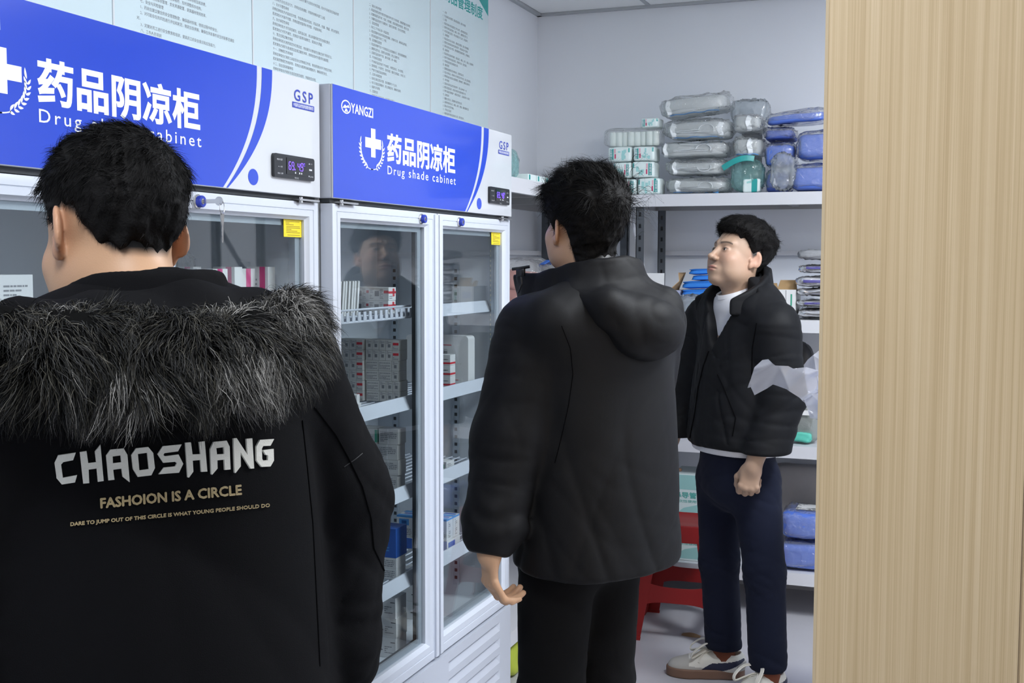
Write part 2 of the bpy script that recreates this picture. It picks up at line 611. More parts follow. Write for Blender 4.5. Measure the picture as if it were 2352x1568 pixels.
pname = ['poster at the left frame edge, mostly hidden by the near cabinet', 'blank teal margin poster left of the sparse text poster',
         'poster with sparse text ending above the near cabinet', 'poster with dense text above the gap of the two cabinets',
         'poster with dense text above the far cabinet logo', 'rightmost poster with a bold teal heading']
CS, LP = 0.0103, 0.0147                     # size of the characters, pitch of the lines
zfirst = {1: 2.133+LP*ptxt[1].index('1、药房应建立健全的安全管理制度，确保器材存储、使用过程中的安全。'), 2: 2.089+LP*ptxt[2].index('十二、适应症和用量审核'), 3: 2.387, 4: 2.487}
xleft = {1: 2.423, 2: 3.030, 3: 3.645, 4: 4.265}
for k in range(6):
    ya, yb = ymarks[k]+0.004, ymarks[k+1]-0.004
    t = thing('wall_poster', 'pale teal acrylic ' + pname[k], 'poster', (XW, ya, PB), PI/2, 'wall posters')
    w = yb-ya
    MB().box((0, -0.004, 0), (w, 0, 2.66-PB), 0).build('panel', M_post, t)
    ed = MB()
    ed.box((-0.005, -0.0048, 0), (0.0005, 0, 2.66-PB))
    ed.build('edge_strip', M_postw, t)
    if k-1 in (1, 2, 3, 4):
        mb = MB()
        for j, s in enumerate(ptxt[k-1]):
            z = zfirst[k-1]-LP*j
            if z < 1.9:
                continue
            vs, fs = text_geo(s, size=CS, res=1)
            x0 = xleft[k-1]-ya+(0.0 if s in ('对。', '相符等。') else 0.014)
            mb.add([(x0+a, -0.0043, z-PB+b) for a, b, _ in vs], fs, 0)
        mb.build('body_text', M_grey_print, t)
    if k-1 == 4:
        mb = MB()
        text_on(mb, '过期药品管理制度', 4.255-ya-0.10, 4.70-ya, 2.535-PB, 2.590-PB, -0.0043, 0, bold=0.02)
        mb.prism([(w-0.20, 2.66-PB-0.002), (w-0.002, 2.66-PB-0.002), (w-0.002, 2.565-PB)], -0.0046, -0.0041, 0, axis='y')
        mb.build('heading', M_teal, t)
# ------------------------------------------------------------------ medicine cabinets
CW, CDEP, CH = 1.195, 0.525, 1.922
HB = 1.652                                  # lower edge of the header
DB, DT = 0.345, 1.640                       # door bottom and top


def curve_u(z, a, b):
    t = (CH-z)/(CH-HB)
    return a+(b-a)*t**2.2


def leaf(mb, x, z, ang, L, w, y):
    n = 6
    pts = []
    for i in range(n+1):
        s = i/n
        pts.append((s*L, w*math.sin(PI*s)**0.8*(1-0.35*s)))
    out = pts+[(p[0], -p[1]*0.4) for p in pts[1:-1]][::-1]
    ca, sa = math.cos(ang), math.sin(ang)
    mb.add([(x+p[0]*ca-p[1]*sa, y, z+p[0]*sa+p[1]*ca) for p in out], [tuple(range(len(out)))])


def rect_frame(mb, x0, x1, z0, z1, wl, wr, wb, wt, prof, y0, m=0):
    """mitred frame: prof is a list of (fraction of the rail width, depth)"""
    rings = []
    for (f, d) in prof:
        rings.append([(x0+wl*f, y0+d, z0+wb*f), (x1-wr*f, y0+d, z0+wb*f), (x1-wr*f, y0+d, z1-wt*f), (x0+wl*f, y0+d, z1-wt*f)])
    vs = [p for r in rings for p in r]
    fs = []
    for i in range(len(rings)-1):
        for k in range(4):
            fs.append((i*4+k, i*4+(k+1) % 4, (i+1)*4+(k+1) % 4, (i+1)*4+k))
    mb.add(vs, fs, m)


def cabinet(loc, label, temp, near):
    t = thing('medicine_cabinet', label, 'medicine cabinet', loc, PI/2, 'glass fronted medicine cabinets')
    # ---- carcass: local x along the front, y into the depth, z up
    mb = MB()
    e = 0.042
    mb.box((0, 0.045, 0.03), (CW, CDEP, 0.355), 0)
    mb.box((0, 0.04, 0.355), (e, CDEP, HB), 1)
    mb.box((CW-e, 0.04, 0.355), (CW, CDEP, HB), 1)
    mb.box((e, CDEP-0.045, 0.355), (CW-e, CDEP, HB), 1)
    mb.box((e, 0.04, 1.615), (CW-e, CDEP-0.045, HB), 1)
    mb.box((e, 0.04, 0.3551), (CW-e, CDEP-0.045, 0.362), 1)
    mb.box((0, 0.004, HB), (CW, CDEP, CH), 0, bev=0.004)
    for x in (0.03, CW-0.07):
        for y in (0.08, CDEP-0.06):
            mb.box((x, y, 0.0), (x+0.04, y+0.04, 0.03), 2)
    # gap above the doors and hinge plates
    mb.box((0.006, 0.012, DT+0.002), (CW-0.006, 0.04, HB), 3)
    for x in (0.02, CW-0.11):
        mb.box((x, -0.010, DT+0.001), (x+0.09, 0.02, DT+0.005), 2)
        mb.tube([(x+0.015, -0.003, DT-0.004), (x+0.015, -0.003, DT+0.009)], 0.006, 8, 2)
    mb.build('cabinet_body', [M_white, M_inner, M_steel, M_gask], t)
    mu = MB()
    mu.box((0.585, 0.046, 0.362), (0.618, 0.062, 1.612))
    mu.build('mullion', M_inner, t)
    # ---- header board
    zs = [CH-0.0015-(CH-HB-0.003)*i/24 for i in range(25)]
    mb = MB()
    mb.box((0.001, -0.0005, HB), (CW-0.001, 0.004, CH-0.0005), 0, bev=0.0012)
    yb_ = -0.0009

    def band(a0, b0, a1, b1, mm):
        for i in range(24):
            z0, z1 = zs[i], zs[i+1]
            p = [(curve_u(z0, a0, b0) if a0 is not None else 0.0015, yb_, z0), (curve_u(z0, a1, b1), yb_, z0),
                 (curve_u(z1, a1, b1), yb_, z1), (curve_u(z1, a0, b0) if a0 is not None else 0.0015, yb_, z1)]
            mb.add(p, [(0, 1, 2, 3)], mm)
    band(None, None, 0.930, 0.798, 1)
    band(0.949, 0.809, 0.990, 0.815, 1)
    n = 40
    mb.add([(0.911+0.0195*math.cos(2*PI*i/n), yb_, 1.682+0.0175*math.sin(2*PI*i/n)) for i in range(n)], [tuple(range(n))], 1)
    hp = mb.build('header_panel', [M_panelw, M_blue], t)
    yl = -0.0013
    letters('name_lettering', M_wlet, hp, ('药品阴凉柜', 0.283, 0.724, 1.757, 1.836, yl, dict(bold=0.030, res=3)))
    for (wd, ua, ub, za_, zb2) in (('Drug', 0.285, 0.385, 1.7215, 1.7505), ('shade', 0.411, 0.536, 1.7280, 1.7515), ('cabinet', 0.564, 0.727, 1.7280, 1.7515)):
        letters('english_lettering', M_wlet, hp, (wd, ua, ub, za_, zb2, yl, dict(spacing=1.30, bold=0.004, res=3)))
    letters('grade_lettering', M_ink, hp, ('GSP', 1.080, 1.163, 1.867, 1.893, yl, dict(spacing=1.35, bold=0.012, res=3)))
    mb = MB()
    mb.add([(1.072, yl, 1.8505), (1.168, yl, 1.8505), (1.168, yl, 1.8635), (1.072, yl, 1.8635)], [(0, 1, 2, 3)], 1)
    text_on(mb, '中国药品经营质量管理规范', 1.076, 1.164, 1.853, 1.8615, yl-0.0003, 0, bold=0.006, res=1)
    mb.build('grade_strip', [M_wlet, M_ink], hp)
    letters('badge_lettering', M_wlet, hp, ('YANGZI', 0.090, 0.206, 1.8630, 1.8875, yl, dict(bold=0.022, spacing=1.02)))
    mb = MB()
    cx, cz = 0.206, 1.800
    mb.add([(cx-0.012, yl, 1.765), (cx+0.012, yl, 1.765), (cx+0.012, yl, cz-0.0125), (cx+0.043, yl, cz-0.0125), (cx+0.043, yl, cz+0.0125), (cx+0.012, yl, cz+0.0125),
            (cx+0.012, yl, 1.837), (cx-0.012, yl, 1.837), (cx-0.012, yl, cz+0.0125), (cx-0.043, yl, cz+0.0125), (cx-0.043, yl, cz-0.0125), (cx-0.012, yl, cz-0.0125)],
           [(0, 1, 2, 11), (3, 4, 5, 2), (2, 5, 8, 11), (5, 6, 7, 8), (8, 9, 10, 11)])
    wx, wz, wrx, wrz = 0.199, 1.790, 0.062, 0.050
    for sd in (-1, 1):
        for i in range(9):
            a = math.radians(-68+i*(78/8))
            px_, pz_ = wx+sd*wrx*math.cos(a), wz+wrz*math.sin(a)-0.004
            tang = math.atan2(wrz*math.cos(a), -sd*wrx*math.sin(a))
            L = 0.015+0.004*(i == 8)
            leaf(mb, px_, pz_, tang+sd*0.55*(0 if i == 8 else 1), L, 0.0042, yl)
            if i < 8:
                leaf(mb, px_-sd*0.001, pz_, tang-sd*0.75, L*0.85, -0.004, yl)
        # stalk
        st = []
        for i in range(7):
            a = math.radians(-66-i*5.0)
            st.append((wx+sd*wrx*math.cos(a)*1.0, wz+wrz*math.sin(a)-0.006))
        for i in range(6):
            (xa, za), (xb, zb) = st[i], st[i+1]
            mb.add([(xa, yl, za-0.0010), (xb, yl, zb-0.0010), (xb, yl, zb+0.0012), (xa, yl, za+0.0012)], [(0, 1, 2, 3)])
    mb.build('cross_emblem', M_wlet, hp)
    mb = MB()
    # round badge before the name
    n = 36
    bx, bz = 0.066, 1.8745
    ring = [(bx+r*math.cos(2*PI*i/n)*1.45, yl, bz+r*math.sin(2*PI*i/n)) for r in (0.0165, 0.0135) for i in range(n)]
    mb.add(ring, [(i, (i+1) % n, n+(i+1) % n, n+i) for i in range(n)])
    mb.add([(bx-0.018, yl, bz-0.004), (bx-0.006, yl, bz+0.005), (bx+0.002, yl, bz+0.002), (bx+0.012, yl, bz+0.006), (bx+0.018, yl, bz-0.001), (bx+0.006, yl, bz-0.001), (bx-0.004, yl, bz-0.0035)],
           [(0, 1, 2, 6), (2, 3, 5, 6), (3, 4, 5)])
    mb.add([(bx-0.008, yl, bz-0.012), (bx+0.010, yl, bz-0.011), (bx+0.003, yl, bz-0.004), (bx-0.003, yl, bz-0.0045)], [(0, 1, 2, 3)])
    mb.build('round_badge', M_wlet, hp)
    # ---- temperature display
    mb = MB()
    o_ = []
    for (px_, pz_, a0) in ((1.149, 1.734, 0), (0.989, 1.734, 90), (0.989, 1.694, 180), (1.149, 1.694, 270)):
        for i in range(5):
            a = math.radians(a0+i*22.5)
            o_.append((px_+0.006*math.cos(a), pz_+0.006*math.sin(a)))
    mb.prism(o_, -0.0085, -0.0005, 0, axis='y')
    mb.box((1.032, -0.0095, 1.697), (1.116, -0.0084, 1.734), 1)
    dp = mb.build('control_display', [M_black, mat('display_window', (0.004, 0.004, 0.006), 0.06)], t)
    mb = MB()

    def seg(x, z, s, ch):
        on = {'6': 'afedcg', '9': 'abcdfg', '4': 'fgbc', '8': 'abcdefg', '3': 'abgcd', '5': 'afgcd'}[ch]
        w_, h_, k_ = 0.0085*s, 0.0085*s, 0.0017*s
        R = {'a': (0, 2*h_, w_, 0), 'g': (0, h_, w_, 0), 'd': (0, 0, w_, 0), 'f': (0, h_, 0, h_), 'e': (0, 0, 0, h_), 'b': (w_, h_, 0, h_), 'c': (w_, 0, 0, h_)}
        for c in on:
            a, b_, dx, dz = R[c]
            if dx:
                mb.box((x+a+k_*0.6, -0.0100, z+b_-k_/2), (x+a+dx-k_*0.6, -0.0096, z+b_+k_/2))
            else:
                mb.box((x+a-k_/2, -0.0100, z+b_+k_*0.6), (x+a+k_/2, -0.0096, z+b_+dz-k_*0.6))
    seg(1.041, 1.708, 1.0, '6')
    seg(1.0535, 1.708, 1.0, '9')
    mb.box((1.065, -0.01, 1.7075), (1.068, -0.0096, 1.7105))
    seg(1.079, 1.708, 1.0, temp[0])
    mb.box((1.0895, -0.01, 1.7072), (1.0912, -0.0096, 1.7090))
    seg(1.0925, 1.708, 1.0, temp[1])
    text_on(mb, '℃', 1.103, 1.110, 1.719, 1.7265, -0.0099, res=1)
    mb.build('digits', M_digit, dp)
    for (nm, rows_) in (('left_icons', (('MENU/SET', 0.993, 1.016, 1.727), ('∗ / 灯', 0.998, 1.016, 1.7115), ('ON / OFF', 0.995, 1.018, 1.6965))),
                        ('right_icons', (('▲ / ✻', 1.128, 1.144, 1.727), ('━━', 1.130, 1.143, 1.713), ('▼ /LOCK', 1.127, 1.148, 1.6975))),
                        ('model_mark', (('YKC-02', 1.066, 1.083, 1.6905), ('▪  ▪▪', 1.066, 1.097, 1.7018)))):
        letters(nm, M_icon, dp, *[(s, xa, xb, z-0.0018, z+0.0020, -0.0099 if '▪' in s else -0.0089, dict(res=1)) for (s, xa, xb, z) in rows_])
    # ---- doors
    prof = [(0, 0.032), (0, 0.003), (0.02, 0.0), (0.10, -0.001), (0.42, -0.001), (0.44, 0.0012), (0.47, 0.0012), (0.49, -0.001), (0.80, -0.001), (0.88, 0.004), (1.0, 0.008), (1.0, 0.030)]
    for side in (0, 1):
        x0, x1 = (0.004, 0.604) if side == 0 else (0.610, CW-0.004)
        wl, wr = (0.046, 0.068) if side == 0 else (0.040, 0.052)
        mb = MB()
        rect_frame(mb, x0, x1, DB, DT, wl, wr, 0.058, 0.042, prof, 0.004)
        # rounded pull along the meeting stile
        xh = x1-0.014 if side == 0 else x0+0.010
        mb.box((xh-0.010, -0.004, DB+0.004), (xh+0.012, 0.006, DT-0.004), 0, bev=0.003)
        d = mb.build('door', M_frame, t, smooth=True, auto=math.radians(20))
        mb = MB()
        mb.box((x0+wl-0.006, 0.019, DB+0.052), (x1-wr+0.006, 0.023, DT-0.037))
        mb.build('glass', M_glass, d)
        mb = MB()
        rect_frame(mb, x0+wl-0.001, x1-wr+0.001, DB+0.057, DT-0.041, 0.016, 0.016, 0.014, 0.012, [(0, 0.0), (1, 0.0), (1, 0.012)], 0.0325)
        mb.build('gasket', M_gask if side == 0 else M_alu, d)
        # grey inner spacer of the double pane
        mb = MB()
        rect_frame(mb, x0+wl-0.002, x1-wr+0.002, DB+0.056, DT-0.040, 0.024, 0.024, 0.020, 0.016, [(0, 0.0), (1, 0.0), (1, 0.006)], 0.0235)
        mb.build('spacer', M_alu, d)
        lx = 0.496 if side == 0 else 0.716 if near else 0.761
        mb = MB()
        My = Matrix.Rotation(PI/2, 4, 'X')
        Ml = T(lx, 0.003, 1.620) @ My
        mb.lathe([(0.0145, 0.0), (0.0145, 0.003), (0.0125, 0.005)], Ml, 24, 0)
        mb.lathe([(0.0118, 0.004), (0.0118, 0.013), (0.0108, 0.0145), (0.0060, 0.0145), (0.0055, 0.0135)], Ml, 24, 1)
        mb.lathe([(0.0055, 0.012), (0.0055, 0.0142), (0.001, 0.0146)], Ml, 20, 0)
        mb.box((lx-0.0008, -0.0120, 1.617), (lx+0.0008, -0.0114, 1.623), 2)
        mb.build('lock', [M_steel, M_ink, M_gask], d, smooth=True)
        if side == 1:
            sx0, sx1 = x1-wr-0.078, x1-wr-0.001
            mb = MB()
            mb.box((sx0, 0.0180, 1.5575), (sx1, 0.0189, 1.6035), 0)
            for (a, b_, z, h_) in ((0.28, 0.62, 1.5975, 0.0026), (0.1, 0.88, 1.592, 0.0014), (0.1, 0.3, 1.5885, 0.0014), (0.12, 0.55, 1.585, 0.0014), (0.14, 0.9, 1.581, 0.0014),
                                   (0.14, 0.92, 1.5775, 0.0014), (0.14, 0.42, 1.574, 0.0014), (0.14, 0.75, 1.5705, 0.0014), (0.14, 0.9, 1.567, 0.0014), (0.2, 0.9, 1.561, 0.0014)):
                mb.box((sx0+(sx1-sx0)*a, 0.0177, z), (sx0+(sx1-sx0)*b_, 0.0181, z+h_), 1)
            mb.build('sticker', [M_yellow, mat('sticker_print', (0.30, 0.22, 0.02), 0.6)], d)
    # ---- louvred plinth
    mb = MB()
    yg = 0.0
    za, zb_ = 0.035, 0.335
    rows = [0.305-0.054*i for i in range(5)]
    cols = [(0.10, 0.50), (0.675, 1.095)]
    hgt = 0.030
    z_prev = zb_
    for r in rows:
        mb.quad((0, yg, r), (CW, yg, r), (CW, yg, z_prev), (0, yg, z_prev))
        xs = [0]+[c for cc in cols for c in cc]+[CW]
        for i in range(0, len(xs), 2):
            mb.quad((xs[i], yg, r-hgt), (xs[i+1], yg, r-hgt), (xs[i+1], yg, r), (xs[i], yg, r))
        for (a, b_) in cols:
            d_ = 0.016
            q0, q1 = (a+0.02, yg+d_, r-0.001), (b_-0.02, yg+d_, r-0.001)
            mb.add([(a, yg, r), (b_, yg, r), q1, q0, (a, yg, r-hgt), (b_, yg, r-hgt)], [(0, 1, 2, 3), (3, 2, 5, 4), (0, 3, 4), (1, 5, 2)])
        z_prev = r-hgt
    mb.quad((0, yg, za), (CW, yg, za), (CW, yg, z_prev), (0, yg, z_prev))
    mb.quad((0, yg, zb_), (CW, yg, zb_), (CW, 0.045, zb_+0.004), (0, 0.045, zb_+0.004))
    mb.quad((0, yg, za), (0, yg, zb_), (0, 0.045, zb_), (0, 0.045, za))
    mb.quad((CW, yg, za), (CW, yg, zb_), (CW, 0.045, zb_), (CW, 0.045, za))
    mb.build('louvre_panel', M_white, t)
    # ---- inside: shelves, slotted standards, fan
    for (xa, xb) in ((0.05, 0.578), (0.625, CW-0.05)):
        for k, z in enumerate((1.352, 1.097, 0.842, 0.587)):
            mb = MB()
            for i in range(15):
                y = 0.085+i*(0.46-0.085)/14
                mb.tube([(xa+0.005, y, z), (xb-0.005, y, z)], 0.0022, 6)
            for x in (xa+0.012, (xa+xb)/2, xb-0.012):
                mb.tube([(x, 0.08, z-0.004), (x, 0.465, z-0.004)], 0.003, 6)
            mb.box((xa, 0.072, z-0.006), (xb, 0.082, z+0.004), 0)
            if k == 0 and xa < 0.3:
                # upright lip of rounded slots
                n = 17
                mb.tube([(xa, 0.068, z+0.024), (xb-0.02, 0.068, z+0.024), (xb-0.004, 0.074, z+0.023), (xb, 0.095, z+0.022)], 0.003, 8)
                mb.tube([(xa, 0.068, z-0.008), (xb-0.02, 0.068, z-0.008), (xb-0.004, 0.074, z-0.008), (xb, 0.095, z-0.008)], 0.0035, 8)
                for i in range(n):
                    x = xa+0.006+(xb-xa-0.03)*i/(n-1)
                    mb.box((x, 0.0645, z-0.007), (x+0.014, 0.0675, z+0.018), 0, bev=0.001)
            else:
                mb.add([(xa, 0.066, z+0.022), (xb, 0.066, z+0.022), (xb, 0.050, z-0.014), (xa, 0.050, z-0.014),
                        (xa, 0.070, z+0.022), (xb, 0.070, z+0.022), (xb, 0.056, z-0.016), (xa, 0.056, z-0.016)],
                       [(0, 1, 2, 3), (4, 7, 6, 5), (0, 4, 5, 1), (3, 2, 6, 7), (0, 3, 7, 4), (1, 5, 6, 2)])
                mb.box((xa, 0.066, z-0.004), (xb, 0.075, z+0.0), 0)
            mb.build('shelf', M_frame, t)
    for x, dx in ((0.042, 0.008), (CW-0.050, 0.008)):
        for y in (0.17, 0.40):
            mb = MB()
            mb.box((x, y, 0.40), (x+dx, y+0.022, 1.50), 0)
            sx = x+dx if x < 0.5 else x
            for i in range(42):
                z = 0.42+i*0.0255
                mb.box((sx-0.0006, y+0.006, z), (sx+0.0006, y+0.016, z+0.011), 1)
            mb.build('slotted_rail', [M_alu, M_gask], t)
    # lamp-like strip beside the right door
    mb = MB()
    mb.box((CW-0.0525, 0.048, 0.40), (CW-0.0425, 0.058, 1.56), 0)
    for i in range(70):
        mb.box((CW-0.0530, 0.050, 0.41+i*0.0163), (CW-0.0524, 0.056, 0.417+i*0.0163), 1)
    mb.build('light_strip', [M_alu, mat('led_dots', (0.85, 0.8, 0.6), 0.4)], t)
    mb = MB()
    Mf = T(0.30, 0.20, 1.585) @ Matrix.Rotation(math.radians(-78), 4, 'X')
    mb.lathe([(0.062, 0.0), (0.066, 0.004), (0.066, 0.022), (0.058, 0.026), (0.054, 0.008), (0.01, 0.006)], Mf, 28, 0)
    for r in (0.018, 0.028, 0.038, 0.048):
        mb.tube([Mf @ Vector((r*math.cos(2*PI*i/24), r*math.sin(2*PI*i/24), 0.027)) for i in range(25)], 0.0011, 5, 1)
    for a in range(4):
        mb.tube([Mf @ Vector((0.012*math.cos(a*PI/2), 0.012*math.sin(a*PI/2), 0.0275)), Mf @ Vector((0.06*math.cos(a*PI/2), 0.06*math.sin(a*PI/2), 0.0265))], 0.0013, 5, 1)
    for a in range(5):
        A = a*2*PI/5
        mb.add([Mf @ Vector(q) for q in ((0.012*math.cos(A), 0.012*math.sin(A), 0.012), (0.050*math.cos(A), 0.050*math.sin(A), 0.010), (0.050*math.cos(A+0.8), 0.050*math.sin(A+0.8), 0.018), (0.012*math.cos(A+0.8), 0.012*math.sin(A+0.8), 0.018))], [(0, 1, 2, 3)], 0)
    mb.build('fan', [M_gask, M_alu], t, smooth=True)
    return t


Y2, Y1 = 2.453, 1.248
XF1 = XF-0.028
cabinet((XF, Y2, 0), 'white medicine cabinet with blue header, the farther of the two, beside the corner rack', '48', False)
cabinet((XF1, Y1, 0), 'white medicine cabinet nearest the camera, a key hanging from its door lock', '49', True)
# keys hanging from the near cabinet's right door lock
kx, ky, kz = XF1+0.0115, Y1+0.716, 1.620
t = thing('key_ring', 'steel key in the near cabinet door lock with a second key hanging on its ring', 'keys', (kx, ky, kz), PI/2)
mb = MB()
mb.box((-0.0009, -0.034, -0.004), (0.0009, 0.0, 0.004), 0, bev=0.0004)
mb.lathe([(0.009, -0.0011), (0.009, 0.0011)], T(0, -0.037, 0) @ Matrix.Rotation(PI/2, 4, 'Y'), 20, 0)
mb.build('key', M_steel, t)
mb = MB()
mb.tube([(0.010+0.0135*math.sin(a), -0.037+0.004*math.sin(a), -0.0125+0.0135*math.cos(a)) for a in [2*PI*i/28 for i in range(29)]], 0.0008, 6, 0)
mb.build('ring', M_steel, t)
mb = MB()
mb.prism([(0.004, -0.024), (0.016, -0.024), (0.0155, -0.036), (0.0125, -0.050), (0.0125, -0.078), (0.0105, -0.083), (0.0075, -0.080), (0.0085, -0.076), (0.0072, -0.073), (0.0085, -0.070),
          (0.0072, -0.066), (0.0085, -0.062), (0.0072, -0.059), (0.0085, -0.050), (0.0050, -0.036)], -0.0380, -0.0362, 0, axis='y')
mb.build('key', mat('dull_steel', (0.42, 0.41, 0.40), 0.35, metal=1.0), t)
# ------------------------------------------------------------------ cartons in the cabinets
M_card = mat('white_carton', (0.72, 0.73, 0.74), 0.45)
M_card2 = mat('grey_white_carton', (0.58, 0.58, 0.57), 0.5)
M_red = mat('red_print', (0.62, 0.03, 0.05), 0.45)
M_mag = mat('magenta_print', (0.62, 0.05, 0.22), 0.45)
M_green = mat('green_print', (0.05, 0.33, 0.22), 0.45)
M_bluec = mat('blue_carton', (0.03, 0.12, 0.48), 0.4)
M_skyc = mat('sky_print', (0.08, 0.32, 0.72), 0.4)
M_tan = mat('brown_cardboard', (0.42, 0.27, 0.13), 0.8, var=(60, 0.1))
CM = [M_card, M_print, M_red, M_mag, M_green, M_bluec, M_skyc, M_grey_print, M_card2, M_tan]
ORD = ['first', 'second', 'third', 'fourth', 'fifth', 'sixth', 'seventh', 'eighth', 'ninth', 'tenth']


def carton_mb(w, d, h, base=0, front=(), side=(), top=(), bev=0.0006):
    """box standing on its origin (front-left-bottom corner); prints lie on front (-y), right side (+x), top"""
    mb = MB()
    mb.box((0, 0, 0), (w, d, h), base, bev=min(bev, h*0.05))
    e = 0.0003
    # the tuck-in seam of the lid
    for (a, b, c, dd, m) in front:
        mb.quad((a*w, -e, b*h), (c*w, -e, b*h), (c*w, -e, dd*h), (a*w, -e, dd*h), m)
    for (a, b, c, dd, m) in side:
        mb.quad((w+e, a*d, b*h), (w+e, c*d, b*h), (w+e, c*d, dd*h), (w+e, a*d, dd*h), m)
    for (a, b, c, dd, m) in top:
        mb.quad((a*w, b*d, h+e), (c*w, b*d, h+e), (c*w, dd*d, h+e), (a*w, dd*d, h+e), m)
    return mb


def barcode(x0, z0, x1, z1, n=9, seed=1):
    r = random.Random(seed)
    out = []
    w = (x1-x0)/n
    for i in range(n):
        if r.random() < 0.8:
            out.append((x0+i*w, z0, x0+(i+r.uniform(0.3, 0.75))*w, z1, 1))
    return out


def textlines(x0, z0, x1, z1, n, seed=1, m=7):
    r = random.Random(seed)
    out = []
    h = (z1-z0)/n
    for i in range(n):
        z = z0+i*h
        x = x0
        while x < x1-0.03:
            L = r.uniform(0.05, 0.25)*(x1-x0)
            xe = min(x+L, x1)
            out.append((x, z+h*0.2, xe, z+h*0.62, m))
            x = xe+0.03*(x1-x0)
            if r.random() < 0.12:
                break
    return out


def put(mesh_src, label, loc, rz=0.0, group=None, cat='medicine carton', scale=None):
    o = mesh_src.copy()
    link(o)
    o.location = loc
    o.rotation_euler = (0, 0, rz)
    if scale:
        o.scale = scale
    o['label'] = label
    o['category'] = cat
    if group:
        o['group'] = group
    return o


class Kind:
    """one carton kind: the first one placed is the mesh itself, later ones are copies"""
    def __init__(s, name, mb):
        s.o = mb.build(name, CM)
        s.used = False

    def put(s, label, loc, rz=0.0, group=None, cat='medicine carton', rx=0.0, ry=0.0):
        o = s.o if not s.used else link(s.o.copy())
        s.used = True
        o.location = loc
        o.rotation_euler = (rx, ry, rz)
        o['label'] = label
        o['category'] = cat
        if group:
            o['group'] = group
        return o


SH = [1.352+0.0046, 1.097+0.0046, 0.842+0.0046, 0.587+0.0046, 0.3625]     # shelf surfaces
# second shelf of the far cabinet: wall of small carton ends
cw, ch_, cdp = 0.0212, 0.0295, 0.055
kA = Kind('medicine_carton', carton_mb(cw-0.0006, cdp, ch_-0.0005, 8, front=[(0.35, 0.28, 0.75, 0.60, 7)]+textlines(0.15, 0.64, 0.9, 0.95, 3, 3)))
kB = Kind('medicine_carton', carton_mb(cw-0.0006, cdp, ch_-0.0005, 8, front=[(0.1, 0.50, 0.98, 0.75, 2)]+textlines(0.1, 0.1, 0.9, 0.4, 2, 5)))
kC = Kind('medicine_carton', carton_mb(cw*2-0.0006, cdp, ch_-0.0005, 8, front=textlines(0.06, 0.15, 0.94, 0.85, 5, 8)))
xl = at(936, 830, 2.985)[0]-0.022
grp = 'cartons stacked on the far cabinet second shelf'
for r in range(6):
    lab = ORD[5-r]+' row down'
    z = SH[1]+r*ch_
    yy = 2.975
    if r in (5, 4):
        for c in range(5):
            k = kB if (c == 4) else kA
            x = xl-(5-c)*cw
            k.put('grey-white carton with %s, %s from left, %s, right stack, second shelf' % ('red band' if c == 4 else 'dark code', ORD[c], lab), (x, yy, z), 0, grp)
    elif r in (3, 2):
        for c in range(3):
            x = xl-0.002-(5-2*c)*cw+cw*0.0
            if c < 2:
                kC.put('wide plain carton, %s from left, %s, right stack, second shelf' % (ORD[c], lab), (x, yy, z), 0, grp)
            else:
                kA.put('grey-white carton ending the right stack, %s, second shelf' % lab, (x, yy, z), 0, grp)
    else:
        for c in range(4):
            k = kC if c == 0 else kA
            x = xl-(5*cw if c == 0 else (4-c)*cw)+0.001
            k.put('grey-white carton, %s from left, %s, right stack, second shelf' % (ORD[c], lab), (x, yy, z), 0, grp)
    for c in range(4):
        x = xl-5*cw-0.004-(4-c)*cw
        k = kB if c == 3 else kA
        k.put('grey-white carton with %s, %s from left, %s, left stack, second shelf' % ('red band' if c == 3 else 'dark code', ORD[c], lab), (x, yy-0.012, z), 0, grp)
# two long cartons on the lip and a few carton ends at the left
kL = Kind('medicine_carton', carton_mb(0.080, 0.030, 0.0235, 0, front=barcode(0.05, 0.2, 0.28, 0.8, 9, 2)+textlines(0.38, 0.1, 0.97, 0.92, 5, 4)))
px_ = at(822, 920, 2.66)
kL.put('long white carton with barcode, lower of the pair lying at the shelf lip', (-1.545, 2.70, SH[1]), math.radians(16), 'long cartons on the second shelf')
kL.put('long white carton with barcode, upper of the pair lying at the shelf lip', (-1.549, 2.699, SH[1]+0.0238), math.radians(14), 'long cartons on the second shelf')
kS = Kind('medicine_carton', carton_mb(0.05, 0.035, 0.022, 0, front=textlines(0.1, 0.15, 0.9, 0.85, 3, 6), side=textlines(0.1, 0.2, 0.9, 0.8, 3, 7)))
for i in range(4):
    kS.put('small white carton at the second shelf left end, %s from the bottom' % ORD[i], (-1.512-0.002*(i % 2), 2.515, SH[1]+0.0224*i), 0, 'piled small cartons')
# top shelf
kR = Kind('medicine_carton', carton_mb(0.055, 0.03, 0.036, 0, front=[(0.55, 0.1, 0.92, 0.35, 2), (0.62, 0.3, 0.86, 0.62, 2), (0.5, 0.4, 0.7, 0.8, 2), (0.74, 0.5, 0.98, 0.86, 2)], side=[(0.15, 0.2, 0.85, 0.85, 2)]))
kR.put('small white carton with red figure, lower one at the top shelf left end', (-1.515, 2.535, SH[0]), 0, 'red figure cartons')
kR.put('small white carton with red figure, upper one at the top shelf left end', (-1.515, 2.535, SH[0]+0.0365), 0, 'red figure cartons')
kR2 = Kind('medicine_carton', carton_mb(0.03, 0.05, 0.10, 0, front=[(0.72, 0, 0.92, 1, 2)]+textlines(0.1, 0.2, 0.6, 0.8, 8, 9), side=[(0, 0, 0.3, 1, 2)]))
kR2.put('tall white carton with red side strip standing behind the red figure cartons', (-1.575, 2.60, SH[0]), 0)
kW = Kind('medicine_carton', carton_mb(0.075, 0.0095, 0.093, 0, front=textlines(0.1, 0.1, 0.3, 0.9, 12, 10), side=[]))
